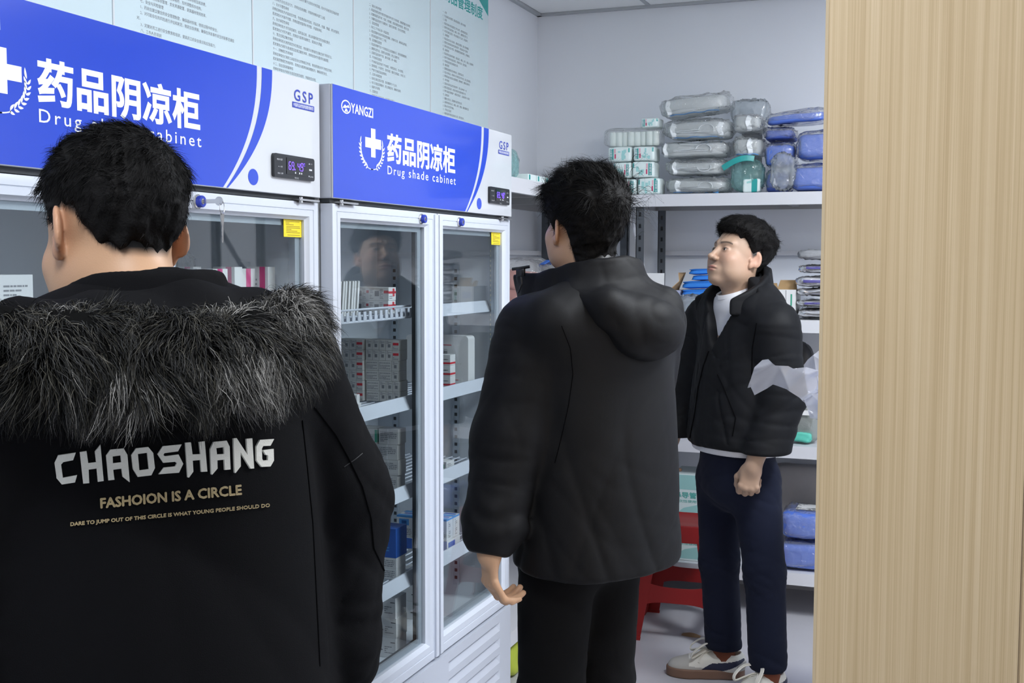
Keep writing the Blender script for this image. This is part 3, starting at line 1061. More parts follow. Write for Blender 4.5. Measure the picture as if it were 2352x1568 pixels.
for i in range(8):
    kW.put('thin white carton standing on edge, %s of a leaning row on top shelf' % ORD[i], (-1.575+0.001*(i % 3), 2.655+0.0165*i, SH[0]+0.0012), 0, 'thin cartons standing in a leaning row', rx=math.radians(-7))
kQ = Kind('medicine_carton', carton_mb(0.062, 0.045, 0.0365, 0, front=[(0.30, 0.32, 0.52, 0.72, 7), (0.76, 0.55, 1, 0.75, 2)]+textlines(0.05, 0.1, 0.25, 0.9, 7, 11)+textlines(0.56, 0.1, 0.74, 0.9, 7, 12),
                                     side=[(0, 0.52, 1, 0.70, 2), (0.55, 0.3, 0.8, 0.9, 2)]+textlines(0.1, 0.1, 0.5, 0.4, 2, 13)))
for r in range(2):
    for c in range(3):
        kQ.put('white carton with red side band on the top shelf, %s row, %s from left' % (('lower', 'upper')[r], ORD[c]),
               (-1.534-0.063*(2-c)+0.001*r, 2.905+0.016*(2-c), SH[0]+0.037*r), 0, 'red banded cartons on the top shelf')
# third shelf, green ended cartons
kG = Kind('medicine_carton', carton_mb(0.062, 0.05, 0.0440, 8, front=[(0.86, 0.08, 0.99, 0.9, 4)]+textlines(0.08, 0.15, 0.78, 0.85, 6, 14), top=[(0, 0, 1, 1, 8)], side=[(0, 0.1, 1, 0.9, 4)]))
kG2 = Kind('medicine_carton', carton_mb(0.062, 0.05, 0.0440, 8, front=textlines(0.08, 0.15, 0.92, 0.85, 6, 15)+[(0.45, 0.0, 0.5, 1, 0)]))
for r in range(4):
    for c in range(3):
        k = kG if (r == 3 and c == 1) else kG2
        k.put('grey-white carton %s, %s row down, %s from left' % ('with a green end on the third shelf' if k is kG else 'of the third shelf stack', ORD[3-r], ORD[c]),
              (xl-0.0635*(3-c)+0.003*((r+c) % 2), 2.965, SH[2]+0.0445*r), 0, 'cartons stacked on the third shelf')
kF = Kind('medicine_carton', carton_mb(0.05, 0.03, 0.075, 6, front=[(0, 0.82, 1, 1, 0)], side=[(0, 0.82, 1, 1, 0)], top=[(0, 0, 1, 1, 0)]))
kF.put('blue carton with white lid leaning at the third shelf front', (-1.515, 2.79, SH[2]+0.052), math.radians(12), ry=math.radians(24), group=None)
kT = Kind('medicine_carton', carton_mb(0.075, 0.045, 0.050, 8, front=textlines(0.1, 0.15, 0.9, 0.8, 5, 61)))
kT.put('grey-white carton lying under the leaning blue carton', (-1.535, 2.775, SH[2]), 0)
# fourth shelf and bottom
kU = Kind('medicine_carton', carton_mb(0.11, 0.07, 0.085, 5, front=[(0.3, 0.55, 0.8, 0.62, 1)]+textlines(0.2, 0.2, 0.8, 0.4, 2, 16, 6)))
kU.put('dark blue carton, left one on the fourth shelf', (xl-0.225, 2.955, SH[3]+0.062), 0, 'dark blue cartons')
kU.put('dark blue carton, right one on the fourth shelf', (xl-0.112, 2.955, SH[3]+0.062), 0, 'dark blue cartons')
kV = Kind('medicine_carton', carton_mb(0.058, 0.06, 0.0305, 0, front=textlines(0.1, 0.15, 0.9, 0.85, 4, 17)))
for r in range(2):
    for c in range(4):
        kV.put('white carton under the dark blue cartons, %s layer, %s from left' % (('lower', 'upper')[r], ORD[c]), (xl-0.059*(4-c), 2.955, SH[3]+0.031*r), 0, 'white cartons under the blue ones')
kE = Kind('medicine_carton', carton_mb(0.058, 0.05, 0.068, 0, front=[(0.15, 0.55, 0.75, 0.85, 6), (0.3, 0.62, 0.6, 0.78, 5), (0, 0.92, 1, 1, 6)]+textlines(0.1, 0.08, 0.9, 0.42, 4, 18),
                                     side=[(0, 0.92, 1, 1, 6)]+textlines(0.3, 0.1, 0.6, 0.85, 9, 19), top=[(0, 0, 1, 0.4, 6), (0.2, 0.55, 0.9, 0.85, 5)]))
for i in range(3):
    for j in range(2):
        kE.put('eye drop carton with blue oval, %s from the right, %s row' % (ORD[i], ('front', 'rear')[j]), (-1.475-0.060*i-0.055, 3.30+0.052*j+0.004*i, SH[3]+0.0345), 0, 'eye drop cartons')
kE2 = Kind('medicine_carton', carton_mb(0.06, 0.104, 0.0335, 0, front=[(0.6, 0, 1, 1, 5)]+textlines(0.1, 0.2, 0.55, 0.8, 3, 20), side=[(0.1, 0.2, 0.6, 0.8, 5)]))
for i in range(3):
    kE2.put('flat white carton with blue end under the eye drop cartons, %s from the right' % ORD[i], (-1.476-0.0605*i-0.055, 3.30, SH[3]), 0, 'flat cartons under the eye drops')
kX = Kind('medicine_carton', carton_mb(0.12, 0.07, 0.058, 0, front=[(0.45, 0.35, 0.65, 0.4, 1)]+textlines(0.7, 0.2, 0.95, 0.6, 4, 21)+[(0.86, 0.75, 0.98, 0.79, 1)]))
for r in range(3):
    kX.put('white carton on the cabinet floor under right shelves, %s from the bottom' % ORD[r], (-1.652+0.003*(r % 2), 3.30, SH[4]+0.0585*r), 0, 'cartons on the cabinet floor, right')
    kX.put('white carton on the cabinet floor under left shelves, %s from the bottom' % ORD[r], (xl-0.122+0.002*(r % 2), 2.95, SH[4]+0.0585*r), 0, 'cartons on the cabinet floor, left')
# second shelf, right half
mb = MB()
w_, d_, h_ = 0.225, 0.055, 0.158
o_ = []
for (cx_, cz_, a0) in ((w_-0.012, h_-0.012, 0), (0.012, h_-0.012, 90), (0.012, 0.012, 180), (w_-0.012, 0.012, 270)):
    for i in range(6):
        a = math.radians(a0+i*18)
        o_.append((cx_+0.012*math.cos(a), cz_+0.012*math.sin(a)))
mb.prism(o_, 0, d_, 0, axis='y')
mb.box((0.03, -0.0006, h_-0.032), (0.165, -0.0001, h_-0.030), 2)
mb.box((0.10, -0.0006, 0.012), (0.19, -0.0001, 0.0135), 2)
q, f = text_geo('醋酸奥曲肽', size=0.024)
q = fit(-q, 0.05, 0.150, 0.092, 0.108)
mb.add([(a, -0.0006, b) for a, b, _ in q], f, 1)
q, f = text_geo('OCTREOTIDE ACETATE', size=0.01)
q = fit(-q, 0.06, 0.150, 0.110, 0.114)
mb.add([(a, -0.0006, b) for a, b, _ in q], f, 7)
mb.add([(0.147+0.008*math.cos(i*PI/10), -0.0006, 0.048+0.008*math.sin(i*PI/10)) for i in range(20)], [tuple(range(20))], 6)
mb.add([(0.148+0.004*math.cos(i*PI/10), -0.0008, 0.049+0.004*math.sin(i*PI/10)) for i in range(20)], [tuple(range(20))], 0)
q, f = text_geo('Injection', size=0.01)
q = fit(-q, 0.08, 0.20, 0.064, 0.069)
mb.add([(a, -0.0006, b) for a, b, _ in q], f, 8)
o = mb.build('medicine_carton', CM)
o.location = (-1.708, 3.50, SH[1])
tag(o, 'large pale upright carton with upside-down lettering and rounded corners', 'medicine carton')
kY = Kind('medicine_carton', carton_mb(0.075, 0.04, 0.034, 0, front=[(0.2, 0.12, 1, 0.3, 2)]+textlines(0.3, 0.5, 0.9, 0.8, 2, 22, 1), side=[(0, 0.12, 1, 0.3, 2)]))
for i in range(3):
    kY.put('small white carton with red stripe before the large pale carton, %s from the bottom' % ORD[i], (-1.578, 3.40, SH[1]+0.0345*i), 0, 'red striped small cartons')
# third shelf, right half: opened carton and a blister bag
kO = Kind('medicine_carton', carton_mb(0.07, 0.05, 0.026, 0, front=[(0.3, 0.2, 0.9, 0.7, 4)]+[(0.4, 0.3, 0.8, 0.6, 0)], side=textlines(0.1, 0.2, 0.9, 0.8, 3, 23)))
kO.put('small white carton with green print alone on the right third shelf', (-1.552, 3.33, SH[2]), math.radians(-6))

# cartons in the near cabinet
kM = Kind('medicine_carton', carton_mb(0.030, 0.055, 0.128, 0, front=textlines(0.1, 0.1, 0.9, 0.9, 9, 24), side=[(0.3, 0, 0.65, 1, 3)]))
kM2 = Kind('medicine_carton', carton_mb(0.058, 0.03, 0.132, 0, front=[(0.60, 0, 0.86, 1, 3)]+textlines(0.05, 0.1, 0.5, 0.9, 10, 25), top=[(0.6, 0, 0.86, 1, 3)]))
grp = 'magenta banded cartons of the near cabinet'
for i, (px0, Y, k, dz) in enumerate(((432, 2.13, kM, 0.002), (468, 2.14, kM, 0.0), (494, 2.215, kM2, 0.0), (548, 2.305, kM, 0.0), (572, 2.340, kM2, 0.0))):
    x = at(px0, 640, Y)[0]
    k.put('upright white carton in near cabinet, %s, %s from left' % ('magenta banded' if k is kM2 else 'finely printed', ORD[i]),
          (x-0.006, Y-(0.022 if k is kM and i > 2 else 0), SH[0]), 0, grp)
kM2.put('upright white carton with magenta band, hidden half behind the ear', (at(395, 640, 2.2)[0], 2.2, SH[0]), 0, grp)
kN = Kind('medicine_carton', carton_mb(0.10, 0.08, 0.06, 0, front=textlines(0.1, 0.2, 0.9, 0.8, 5, 26), side=textlines(0.15, 0.25, 0.85, 0.75, 4, 27)))  # white boxes added to stand in for papers reflected in the door glass
for i in range(2):
    kN.put('added white carton in place of a reflection, near cabinet top shelf, %s from the bottom' % ORD[i], (-1.60, 1.52, SH[0]+0.0605*i), 0, 'added cartons in place of a reflection')

# ------------------------------------------------------------------ soft packs
def fbm(P, seed, freq, octs=3):
    r = np.random.RandomState(seed)
    out = np.zeros(len(P))
    amp = 1.0
    for o in range(octs):
        for j in range(5):
            k = r.normal(size=3)
            k = k/np.linalg.norm(k)*freq*(0.7+0.6*r.rand())
            k2 = r.normal(size=3)*freq*0.4
            out += amp*np.sin(P @ k+r.rand()*6.28+1.3*np.sin(P @ k2+r.rand()*6.28))/2.2
        amp *= 0.5
        freq *= 2.0
    return out


def ridges(P, seed, freq, n=4):
    """sharp fold lines: 1 - |sin| of warped waves"""
    r = np.random.RandomState(seed)
    out = np.zeros(len(P))
    for j in range(n):
        k = r.normal(size=3)
        k = k/np.linalg.norm(k)*freq*(0.7+0.6*r.rand())
        k2 = r.normal(size=3)*freq*0.5
        s = np.sin(P @ k+r.rand()*6.28+1.6*np.sin(P @ k2+r.rand()*6.28))
        out += (1-np.abs(s))**3
    return out/n


def pillow_geo(w, d, h, e1=0.45, e2=0.55, seed=0, soft=0.004, fold=0.006, freq=40, n=48, seam=0.0, sag=0.0, jit=0.0):
    """soft cushion: a superellipsoid standing on z = 0 with lumps and folds; seam > 0 flares the ends"""
    us = np.linspace(-PI, PI, n, endpoint=False)
    vs = np.linspace(-PI/2, PI/2, n//2+1)
    U, V = np.meshgrid(us, vs)
    sg = lambda a, e: np.sign(a)*np.abs(a)**e
    X = sg(np.cos(V), e1)*sg(np.cos(U), e2)*w/2
    Y = sg(np.cos(V), e1)*sg(np.sin(U), e2)*d/2
    Z = sg(np.sin(V), e1*1.1)*h/2
    P = np.stack([X, Y, Z], -1).reshape(-1, 3)
    N = P/np.array([w/2, d/2, h/2])**2*np.array([1, 1, 1])
    N /= np.linalg.norm(N, axis=1)[:, None]+1e-9
    disp = soft*fbm(P, seed, freq*0.5, 2)-fold*ridges(P, seed+7, freq, 3)
    P = P+N*disp[:, None]
    if seam:
        t = np.abs(P[:, 0])/(w/2)
        P[:, 0] *= 1+seam*np.clip(t-0.75, 0, 1)
        P[:, 2] *= 1-0.75*np.clip((t-0.72)/0.28, 0, 1)
    if sag:
        P[:, 2] -= sag*(P[:, 0]/(w/2))**2*h
    if jit:
        P = P+np.random.RandomState(seed+50).normal(size=P.shape)*jit
    P[:, 2] -= P[:, 2].min()
    m = n//2+1
    fs = []
    for i in range(m-1):
        for k in range(n):
            fs.append((i*n+k, i*n+(k+1) % n, (i+1)*n+(k+1) % n, (i+1)*n+k))
    return P, np.array(fs)


def soft(name, label, cat, loc, dims, m, rz=0.0, ry=0.0, group=None, parent=None, **kw):
    facet = m in (F_bag, F_bag2)               # crumpled film has flat creased facets
    if facet:
        kw.update(n=40, jit=0.003)
    P, F = pillow_geo(*dims, **kw)
    o = mesh_obj(name, P, F, m, parent, smooth=not facet)
    o.location = loc
    o.rotation_euler = (0, ry, rz)
    if label:
        tag(o, label, cat, group)
    return o


F_bag = film('clear_bag', (0.99, 0.995, 0.995), 0.17, 0.06, white=(0.95, 0.97, 0.98), ior=1.5, bump=(30, 1.0), boost=1.5)
F_bag2 = film('cloudy_bag', (0.86, 0.90, 0.92), 0.30, 0.12, white=(0.85, 0.88, 0.9), ior=1.5, bump=(22, 0.9), boost=1.3)
F_pack = film('cloudy_pack', (0.97, 0.98, 0.98), 0.85, 0.15, white=(0.88, 0.92, 0.93), ior=1.45, bump=(18, 0.5))
soft('plastic_bag', 'cloudy clear bag behind the magenta banded cartons in near cabinet', 'plastic bag', (-1.75, 2.24, SH[0]), (0.17, 0.18, 0.17), F_bag2, seed=35, fold=0.02, freq=24)
M_bpad = mat('blue_nonwoven', (0.085, 0.17, 0.60), 0.22, coat=0.7, bump=(30, 0.25))
M_bpadd = mat('blue_nonwoven_matt', (0.07, 0.12, 0.45), 0.6)
M_foil = mat('silver_foil', (0.85, 0.85, 0.87), 0.24, metal=0.9, bump=(40, 1.0))
M_foilb = mat('foil_label', (0.10, 0.09, 0.30), 0.3)
M_band = mat('white_strap', (0.80, 0.84, 0.87), 0.4)
M_roll = mat('cotton_roll', (0.80, 0.88, 0.86), 0.9)
M_pkw = mat('tissue_pack', (0.70, 0.80, 0.80), 0.3, var=(30, 0.12))
M_pkt = mat('tissue_pack_teal', (0.02, 0.32, 0.31), 0.3)
M_pka = mat('tissue_pack_aqua', (0.36, 0.66, 0.66), 0.35)
M_pkr = mat('tissue_pack_red', (0.55, 0.03, 0.12), 0.35)
M_pkp = mat('tissue_pack_pink', (0.75, 0.42, 0.50), 0.35)
RZ1, RZ2, RZ3, RZ4 = 1.7945, 1.2665, 0.7415, 0.2055      # a millimetre and a half above the boards
RYF, RD = 4.914, 0.48

# ------------------------------------------------------------------ racks
def rack(name_label, loc, rz, L, D, brace_left=True):
    """boltless steel rack: local x along the front, y into the depth"""
    t = thing('storage_rack', name_label, 'storage rack', loc, rz, 'white lipped steel racks')
    for z in (1.793, 1.265, 0.740, 0.204):
        mb = MB()
        mb.box((0, 0.018, z-0.006), (L, D-0.004, z), 0)
        mb.add([(0, 0, z), (L, 0, z), (L, 0.018, z), (0, 0.018, z), (0, 0, z-0.052), (L, 0, z-0.052), (L, 0.018, z-0.052), (0, 0.018, z-0.052)],
               [(0, 1, 2, 3), (4, 7, 6, 5), (0, 4, 5, 1), (0, 3, 7, 4), (1, 5, 6, 2), (3, 2, 6, 7)], 0)
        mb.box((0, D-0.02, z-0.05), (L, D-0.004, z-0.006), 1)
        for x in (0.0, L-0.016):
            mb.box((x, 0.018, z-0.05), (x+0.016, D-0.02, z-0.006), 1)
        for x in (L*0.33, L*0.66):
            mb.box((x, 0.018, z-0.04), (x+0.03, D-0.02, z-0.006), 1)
        mb.build('shelf_board', [M_rack, M_rackd], t)
    for x in (0.034, L-0.036):
        for y in (0.020, D-0.058):
            mb = MB()
            mb.box((x, y, 0), (x+0.036, y+0.003, RZ1-0.052), 0)
            xx = x if x > 0.1 else x
            mb.box((xx, y, 0), (xx+0.003, y+0.036, RZ1-0.052), 0)
            for i in range(34):
                z = 0.05+i*0.05
                mb.box((x+0.013, y-0.0006, z), (x+0.023, y+0.0002, z+0.018), 1)
            mb.build('upright', [M_dsteel, M_black], t)
    for x in (0.006, L-0.012):
        for (za, zb_) in ((1.70, 1.31), (0.72, 0.25)):
            mb = MB()
            mb.tube([(x, 0.045, za), (x, D-0.045, zb_)], 0.012, 6, 0, flat=(0.003, 0.018))
            mb.build('brace', M_rack, t)
    mb = MB()
    mb.box((0.03, D-0.02, 1.535), (L-0.03, D-0.006, 1.556), 0)
    mb.build('back_rail', M_rack, t)
    return t


rack('long white steel rack along the back wall under the plastic bags', (-1.335, RYF, 0), 0, 1.95, RD)
rack('white steel rack along left wall in the corner past the cabinets', (-1.425, 3.705, 0), PI/2, 1.66, 0.47)

# --- top shelf, left: tissue packs
def tissue(label, px0, px1, pyb, pyt, Y, flip=False, teal=True, rz=0.0, z=None, dep=0.11):
    A, B = at(px0, pyb, Y), at(px1, pyb, Y)
    zt = at(px0, pyt, Y)[2]
    z0 = A[2] if z is None else z
    w, h = B[0]-A[0], zt-z0
    t = thing('tissue_pack', label, 'tissue pack', ((A[0]+B[0])/2, Y+dep/2, z0), rz, 'teal striped tissue packs')
    P, F = pillow_geo(w, dep, h, 0.22, 0.25, seed=int(px0), soft=0.0012, fold=0.003, freq=70, n=40)
    mesh_obj('wrapper', P, F, M_pkw, t, smooth=True)
    bvh = BVHTree.FromPolygons([Vector(p) for p in P], [tuple(f) for f in F])
    mb = MB()

    def patch(u0, v0, u1, v1, m, lift=0.0009):
        if flip:
            u0, u1 = 1-u1, 1-u0
        nu, nv = max(2, int((u1-u0)*16)), max(2, int((v1-v0)*8))
        g = []
        for i in range(nu+1):
            for k in range(nv+1):
                x, z = (u0+(u1-u0)*i/nu-0.5)*w*0.96, (v0+(v1-v0)*k/nv)*h
                hit = bvh.ray_cast(Vector((x, -1, z)), Vector((0, 1, 0)))
                g.append((x, (hit[0].y if hit[0] else -dep*0.4)-lift, z))
        mb.add(g, [(i*(nv+1)+k, (i+1)*(nv+1)+k, (i+1)*(nv+1)+k+1, i*(nv+1)+k+1) for i in range(nu) for k in range(nv)], m)
    r = random.Random(int(px0))
    for i in range(7):
        u0 = r.uniform(0.42, 0.70)
        v0 = r.uniform(0.08, 0.6)
        patch(u0, v0, u0+r.uniform(0.06, 0.16), v0+r.uniform(0.1, 0.32), 1, 0.0006)
    if teal:
        patch(0.10, 0.04, 0.25, 0.96, 0)
        patch(0.30, 0.22, 0.36, 0.52, 2)
        patch(0.28, 0.56, 0.35, 0.86, 3)
        patch(0.90, 0.62, 0.97, 0.90, 0)
    mb.build('print', [M_pkt, M_pka, M_pkr, M_pkp], t, smooth=True)
    if teal:
        ux = 0.17 if not flip else 0.83
        vs, fs = text_geo('无菌敷料', size=0.011, res=1)
        q = fit(vs, -h*0.36, h*0.36, -0.005, 0.005)
        sx = (ux-0.5)*w
        mb = MB()
        mb.add([(sx-b, -dep/2-0.0016, h/2+a) for a, b, _ in q], fs)
        mb.build('lettering', M_wlet, t)
    return t


TY = 4.96
tissue('tissue pack with teal stripe on its right, bottom row, rightmost', 1463, 1516, 447, 409, TY, True, z=RZ1)
tissue('tissue pack in the bottom row half behind the dark-haired head', 1408, 1461, 447, 412, TY, True, z=RZ1)
zt1 = at(1463, 408.5, TY)[2]
tissue('tissue pack with teal stripe on its right, second row, right one', 1450, 1503, 409, 371, TY, True, z=zt1)
tissue('tissue pack with teal stripe on its right, second row, left one', 1407, 1449, 411, 373, TY, True, z=zt1)
zt2 = at(1463, 370.5, TY)[2]
tissue('tissue pack with teal stripe on its left, third row, right one', 1453, 1503, 371, 336, TY, False, z=zt2)
tissue('tissue pack with teal stripe on its left, third row, left one', 1395, 1449, 373, 338, TY, False, z=zt2)
zt3 = at(1463, 335.5, TY)[2]
# bag of cotton rolls on the packs
A, B = at(1385, 337, TY), at(1513, 337, TY)
t = thing('roll_bag', 'clear bag of white cotton rolls lying on the tissue packs', 'bag of rolls', ((A[0]+B[0])/2, TY+0.06, zt3))
h3 = at(1450, 296, TY)[2]-zt3
nr = 8
for i in range(nr):
    x = (i-(nr-1)/2)*(B[0]-A[0]-0.03)/nr
    mb = MB()
    r = (B[0]-A[0])/nr*0.50
    mb.lathe([(r*0.6, 0.004), (r*0.95, 0.007), (r, 0.016), (r, h3-0.016), (r*0.95, h3-0.008), (r*0.6, h3-0.005)], T(x, 0.004*((i*7) % 3), 0), 14)
    mb.build('cotton_roll', M_roll, t, smooth=True)
P, F = pillow_geo(B[0]-A[0]+0.012, 0.115, h3+0.006, 0.3, 0.4, seed=3, soft=0.002, fold=0.003, freq=50)
mesh_obj('bag_film', P, F, F_bag, t, smooth=True)
tissue('single tissue pack with teal stripe, topmost, lying on the bag of rolls', 1470, 1512, 295, 271, TY+0.01, False, z=zt3+h3+0.003)
# white box behind the second row
mb = MB()
A, B, zt = at(1380, 447, TY+0.12), at(1412, 447, TY+0.12), at(1390, 381, TY+0.12)[2]
mb.box((A[0], TY+0.12, RZ1), (B[0], TY+0.24, zt), 0, bev=0.001)
tag(mb.build('carton', M_card), 'plain white carton behind the tissue packs', 'carton')

# --- clear packs with white straps
def clearpack(label, px0, px1, pyb, pyt, Y, ry=0.0, seed=0, hook=1, dep=0.22, straps=(0.2,), blue=False):
    A, B = at(px0, pyb, Y), at(px1, pyb, Y)
    zt = at((px0+px1)/2, pyt, Y)[2]
    w, h = B[0]-A[0], (zt-A[2])*0.885
    t = thing('clear_pack', label, 'clear plastic pack', ((A[0]+B[0])/2, Y+dep/2, A[2]), 0, 'clear packs with white straps')
    t.rotation_euler = (0, ry, 0)
    P, F = pillow_geo(w*0.92, dep*0.9, h*0.86, 0.32, 0.4, seed=seed, soft=0.003, fold=0.004, freq=30)
    o = mesh_obj('filling', P+np.array([0, 0, h*0.05]), F, F_pack, t, smooth=True)
    P2, F2 = pillow_geo(w*1.04, dep, h, 0.42, 0.5, seed=seed+11, soft=0.005, fold=0.016, freq=46, n=44, jit=0.0026)
    mesh_obj('bag_film', P2, F2, F_bag, t)
    bvh = BVHTree.FromPolygons([Vector(p) for p in P+np.array([0, 0, h*0.05])], [tuple(f) for f in F])

    def onface(x, z):
        hit = bvh.ray_cast(Vector((x, -1, z)), Vector((0, 1, 0)))
        return Vector((x, (hit[0].y if hit[0] else -dep*0.3)-0.003, z))

    for s in straps:
        mb = MB()
        x = (s-0.5)*w
        mb.tube([onface(x+0.004*math.sin(i), h*(0.1+0.8*i/8)) for i in range(9)], 0.01, 6, 0, flat=(0.011, 0.0012))
        mb.build('strap', M_band, t)
    if hook:
        mb = MB()
        z0 = h*0.45
        x0, x1 = -0.28*w, 0.05*w
        pts = [onface(x0+(x1-x0)*i/6, z0+0.06*h*i/6) for i in range(7)]
        cx, r = x1+0.11*w, 0.11*w
        for i in range(1, 9):
            a = PI-i*hook*PI*0.14
            pts.append(onface(cx+r*math.cos(a)*1.0, z0+0.06*h+min(r, h*0.3)*math.sin(a)))
        mb.tube(pts, 0.004, 6, 0, flat=(0.0055, 0.0012))
        mb.tube([onface(x0+(0.5*w)*i/6, z0-0.05*h) for i in range(7)], 0.004, 6, 0, flat=(0.004, 0.0012))
        mb.build('handle', M_band, t)
    if blue:
        mb = MB()
        mb.tube([onface((-0.35+0.7*i/10)*w, h*(0.12+0.02*math.sin(i*1.7))) for i in range(11)], 0.004, 6, 0, flat=(0.006, 0.001))
        mb.build('blue_edge', M_skyc, t)
    return t


CY = 4.955
clearpack('clear pack with white strap, bottom of its pile, beside the tissue packs', 1524, 1668, 446, 407, CY, 0, 21, 1, straps=(0.22,), blue=True)
clearpack('clear pack with white strap, second from the bottom of its pile', 1524, 1664, 403, 362, CY, 0.0, 22, -1, straps=(0.18,))
clearpack('clear pack with white strap, third from the bottom of its pile', 1512, 1668, 363, 320, CY, 0.0, 23, 1, straps=(0.10,))
clearpack('clear pack with two white straps, second from the top of its pile', 1518, 1676, 322, 272, CY, 0.0, 24, 1, straps=(0.17, 0.85), blue=True)
clearpack('puffed clear pack tilting upward, topmost of its pile', 1514, 1672, 266, 212, CY, -0.10, 25, 0, straps=(0.14,), blue=True)
clearpack('small clear pack with white strap, upper one beside the blue bags', 1680, 1750, 304, 256, CY+0.02, 0, 26, 0, straps=(0.55,), dep=0.2)
clearpack('small clear pack with white strap, lower one beside the blue bags', 1680, 1749, 360, 308, CY+0.02, 0, 27, 0, straps=(0.6,), dep=0.2, blue=True)
soft('clear_pack', 'half-flat clear pack behind the topmost pack of the pile', 'clear plastic pack', (at(1712, 300, CY+0.2)[0], CY+0.325, at(1690, 262, CY+0.2)[2]-0.05), (0.17, 0.11, 0.12), F_bag2, seed=33, fold=0.01)
mb = MB()
sup = at(1690, 262, CY+0.2)[2]-0.05
mb.box((at(1704, 300, CY+0.24)[0], CY+0.235, RZ1), (at(1752, 300, CY+0.24)[0], CY+0.36, sup), 0, bev=0.002)
tag(mb.build('carton', M_card), 'plain white carton standing behind the small clear packs', 'carton')
# teal banded bag low in the middle
A, B = at(1672, 441, CY), at(1752, 441, CY)
t = thing('dressing_bag', 'clear bag with a curved teal band before the small clear packs', 'bag of dressings', ((A[0]+B[0])/2, CY+0.07, RZ1))
hh = at(1700, 366, CY)[2]-RZ1
P, F = pillow_geo(0.15, 0.11, hh, 0.6, 0.6, seed=41, soft=0.004, fold=0.010, freq=45, n=40, jit=0.0025)
mesh_obj('bag_film', P, F, film('aqua_bag', (0.75, 0.93, 0.92), 0.25, 0.08, white=(0.5, 0.85, 0.83), ior=1.5, bump=(26, 0.9), boost=1.3), t)
P, F = pillow_geo(0.075, 0.06, hh*0.42, 0.25, 0.25, seed=42, soft=0.001, fold=0.002, freq=60, n=32)
C = P[F].mean(1)
mi = np.zeros(len(F), int)
mi[(C[:, 0] > 0.008) & (C[:, 0] < 0.022)] = 1
mi[(C[:, 0] > -0.004) & (C[:, 0] < 0.002) & (C[:, 2] < 0.03)] = 2
o = mesh_obj('tissue_pack', P, F, [M_pkw, M_pkt, M_pkr], t, smooth=True, mi=mi)
o.location = (0.022, -0.02, 0.002)
mb = MB()
pts = []
for i in range(12):
    s = i/11
    q = at(1660+s*72, 386-23*math.sin(s*PI*0.62), CY+0.005)
    pts.append((q[0]-(A[0]+B[0])/2, q[1]-CY-0.07-0.01*math.sin(s*PI), q[2]-RZ1))
mb.tube(pts, 0.01, 8, 0, flat=(0.0025, 0.0125))
mb.build('teal_band', M_pkt, t, smooth=True)

# --- blue wrapped pads at the right
def bluepack(label, px0, px1, pyb, pyt, Y, seed, dep=0.2, ry=0.0, m=None, z=None, wrap=True, label_strip=False):
    A, B = at(px0, pyb, Y), at(px1, pyb, Y)
    zt = at((px0+px1)/2, pyt, Y)[2]
    z0 = A[2] if z is None else z
    w, h = B[0]-A[0], (zt-z0)*0.89
    t = thing('gown_pack', label, 'blue gown pack', ((A[0]+B[0])/2, Y+dep/2, z0), 0, 'blue gowns in clear wraps')
    t.rotation_euler = (0, ry, 0)
    P, F = pillow_geo(w*0.97, dep*0.95, h*0.92, 0.36, 0.36, seed=seed, soft=0.003, fold=0.006, freq=36)
    mesh_obj('folded_gown', P+np.array([0, 0, h*0.02]), F, m or M_bpad, t, smooth=True)
    if wrap:
        P, F = pillow_geo(w*1.03, dep*1.02, h, 0.42, 0.44, seed=seed+5, soft=0.003, fold=0.013, freq=48, n=44, jit=0.0024)
        mesh_obj('clear_wrap', P, F, F_bag, t)
    if label_strip:
        mb = MB()
        mb.quad((-0.2*w, -dep*0.25, h*1.02), (0.45*w, -dep*0.25, h*1.02), (0.45*w, dep*0.25, h*1.02), (-0.2*w, dep*0.25, h*1.02))
        mb.build('paper_label', M_card, t)
    return t


BY = 4.95
zb1 = RZ1
bluepack('blue gown pack at the bottom right beside the wood panel, top shelf', 1812, 1925, 441, 369, BY, 51, z=RZ1)
z2 = at(1860, 368, BY)[2]
bluepack('blue gown pack in shiny crumpled wrap, second from the shelf, by the wood panel', 1826, 1930, 368, 290, BY-0.005, 52, z=z2)
bluepack('darker blue gown pack under a loose clear bag, left lower one', 1757, 1812, 441, 386, BY+0.03, 53, m=M_bpadd, z=RZ1)
bluepack('blue gown pack left of the crumpled one, middle height', 1753, 1824, 384, 322, BY+0.03, 54, z=at(1780, 385, BY+0.03)[2])
bluepack('blue gown pack with dark fold, under the topmost blue pack', 1753, 1822, 321, 290, BY+0.05, 55, m=M_bpadd, z=at(1780, 321.5, BY+0.05)[2])
bluepack('topmost blue gown pack, long and tilted, beside the wood panel', 1756, 1900, 289, 252, BY+0.02, 56, ry=-0.06, z=at(1800, 289, BY+0.02)[2]+0.010)
soft('plastic_bag', 'crumpled loose clear bag hanging over the left lower blue packs', 'plastic bag', (at(1795, 440, BY-0.06)[0], BY-0.012, RZ1), (0.10, 0.045, 0.155), F_bag2, seed=61, fold=0.02, freq=50, e1=0.7)

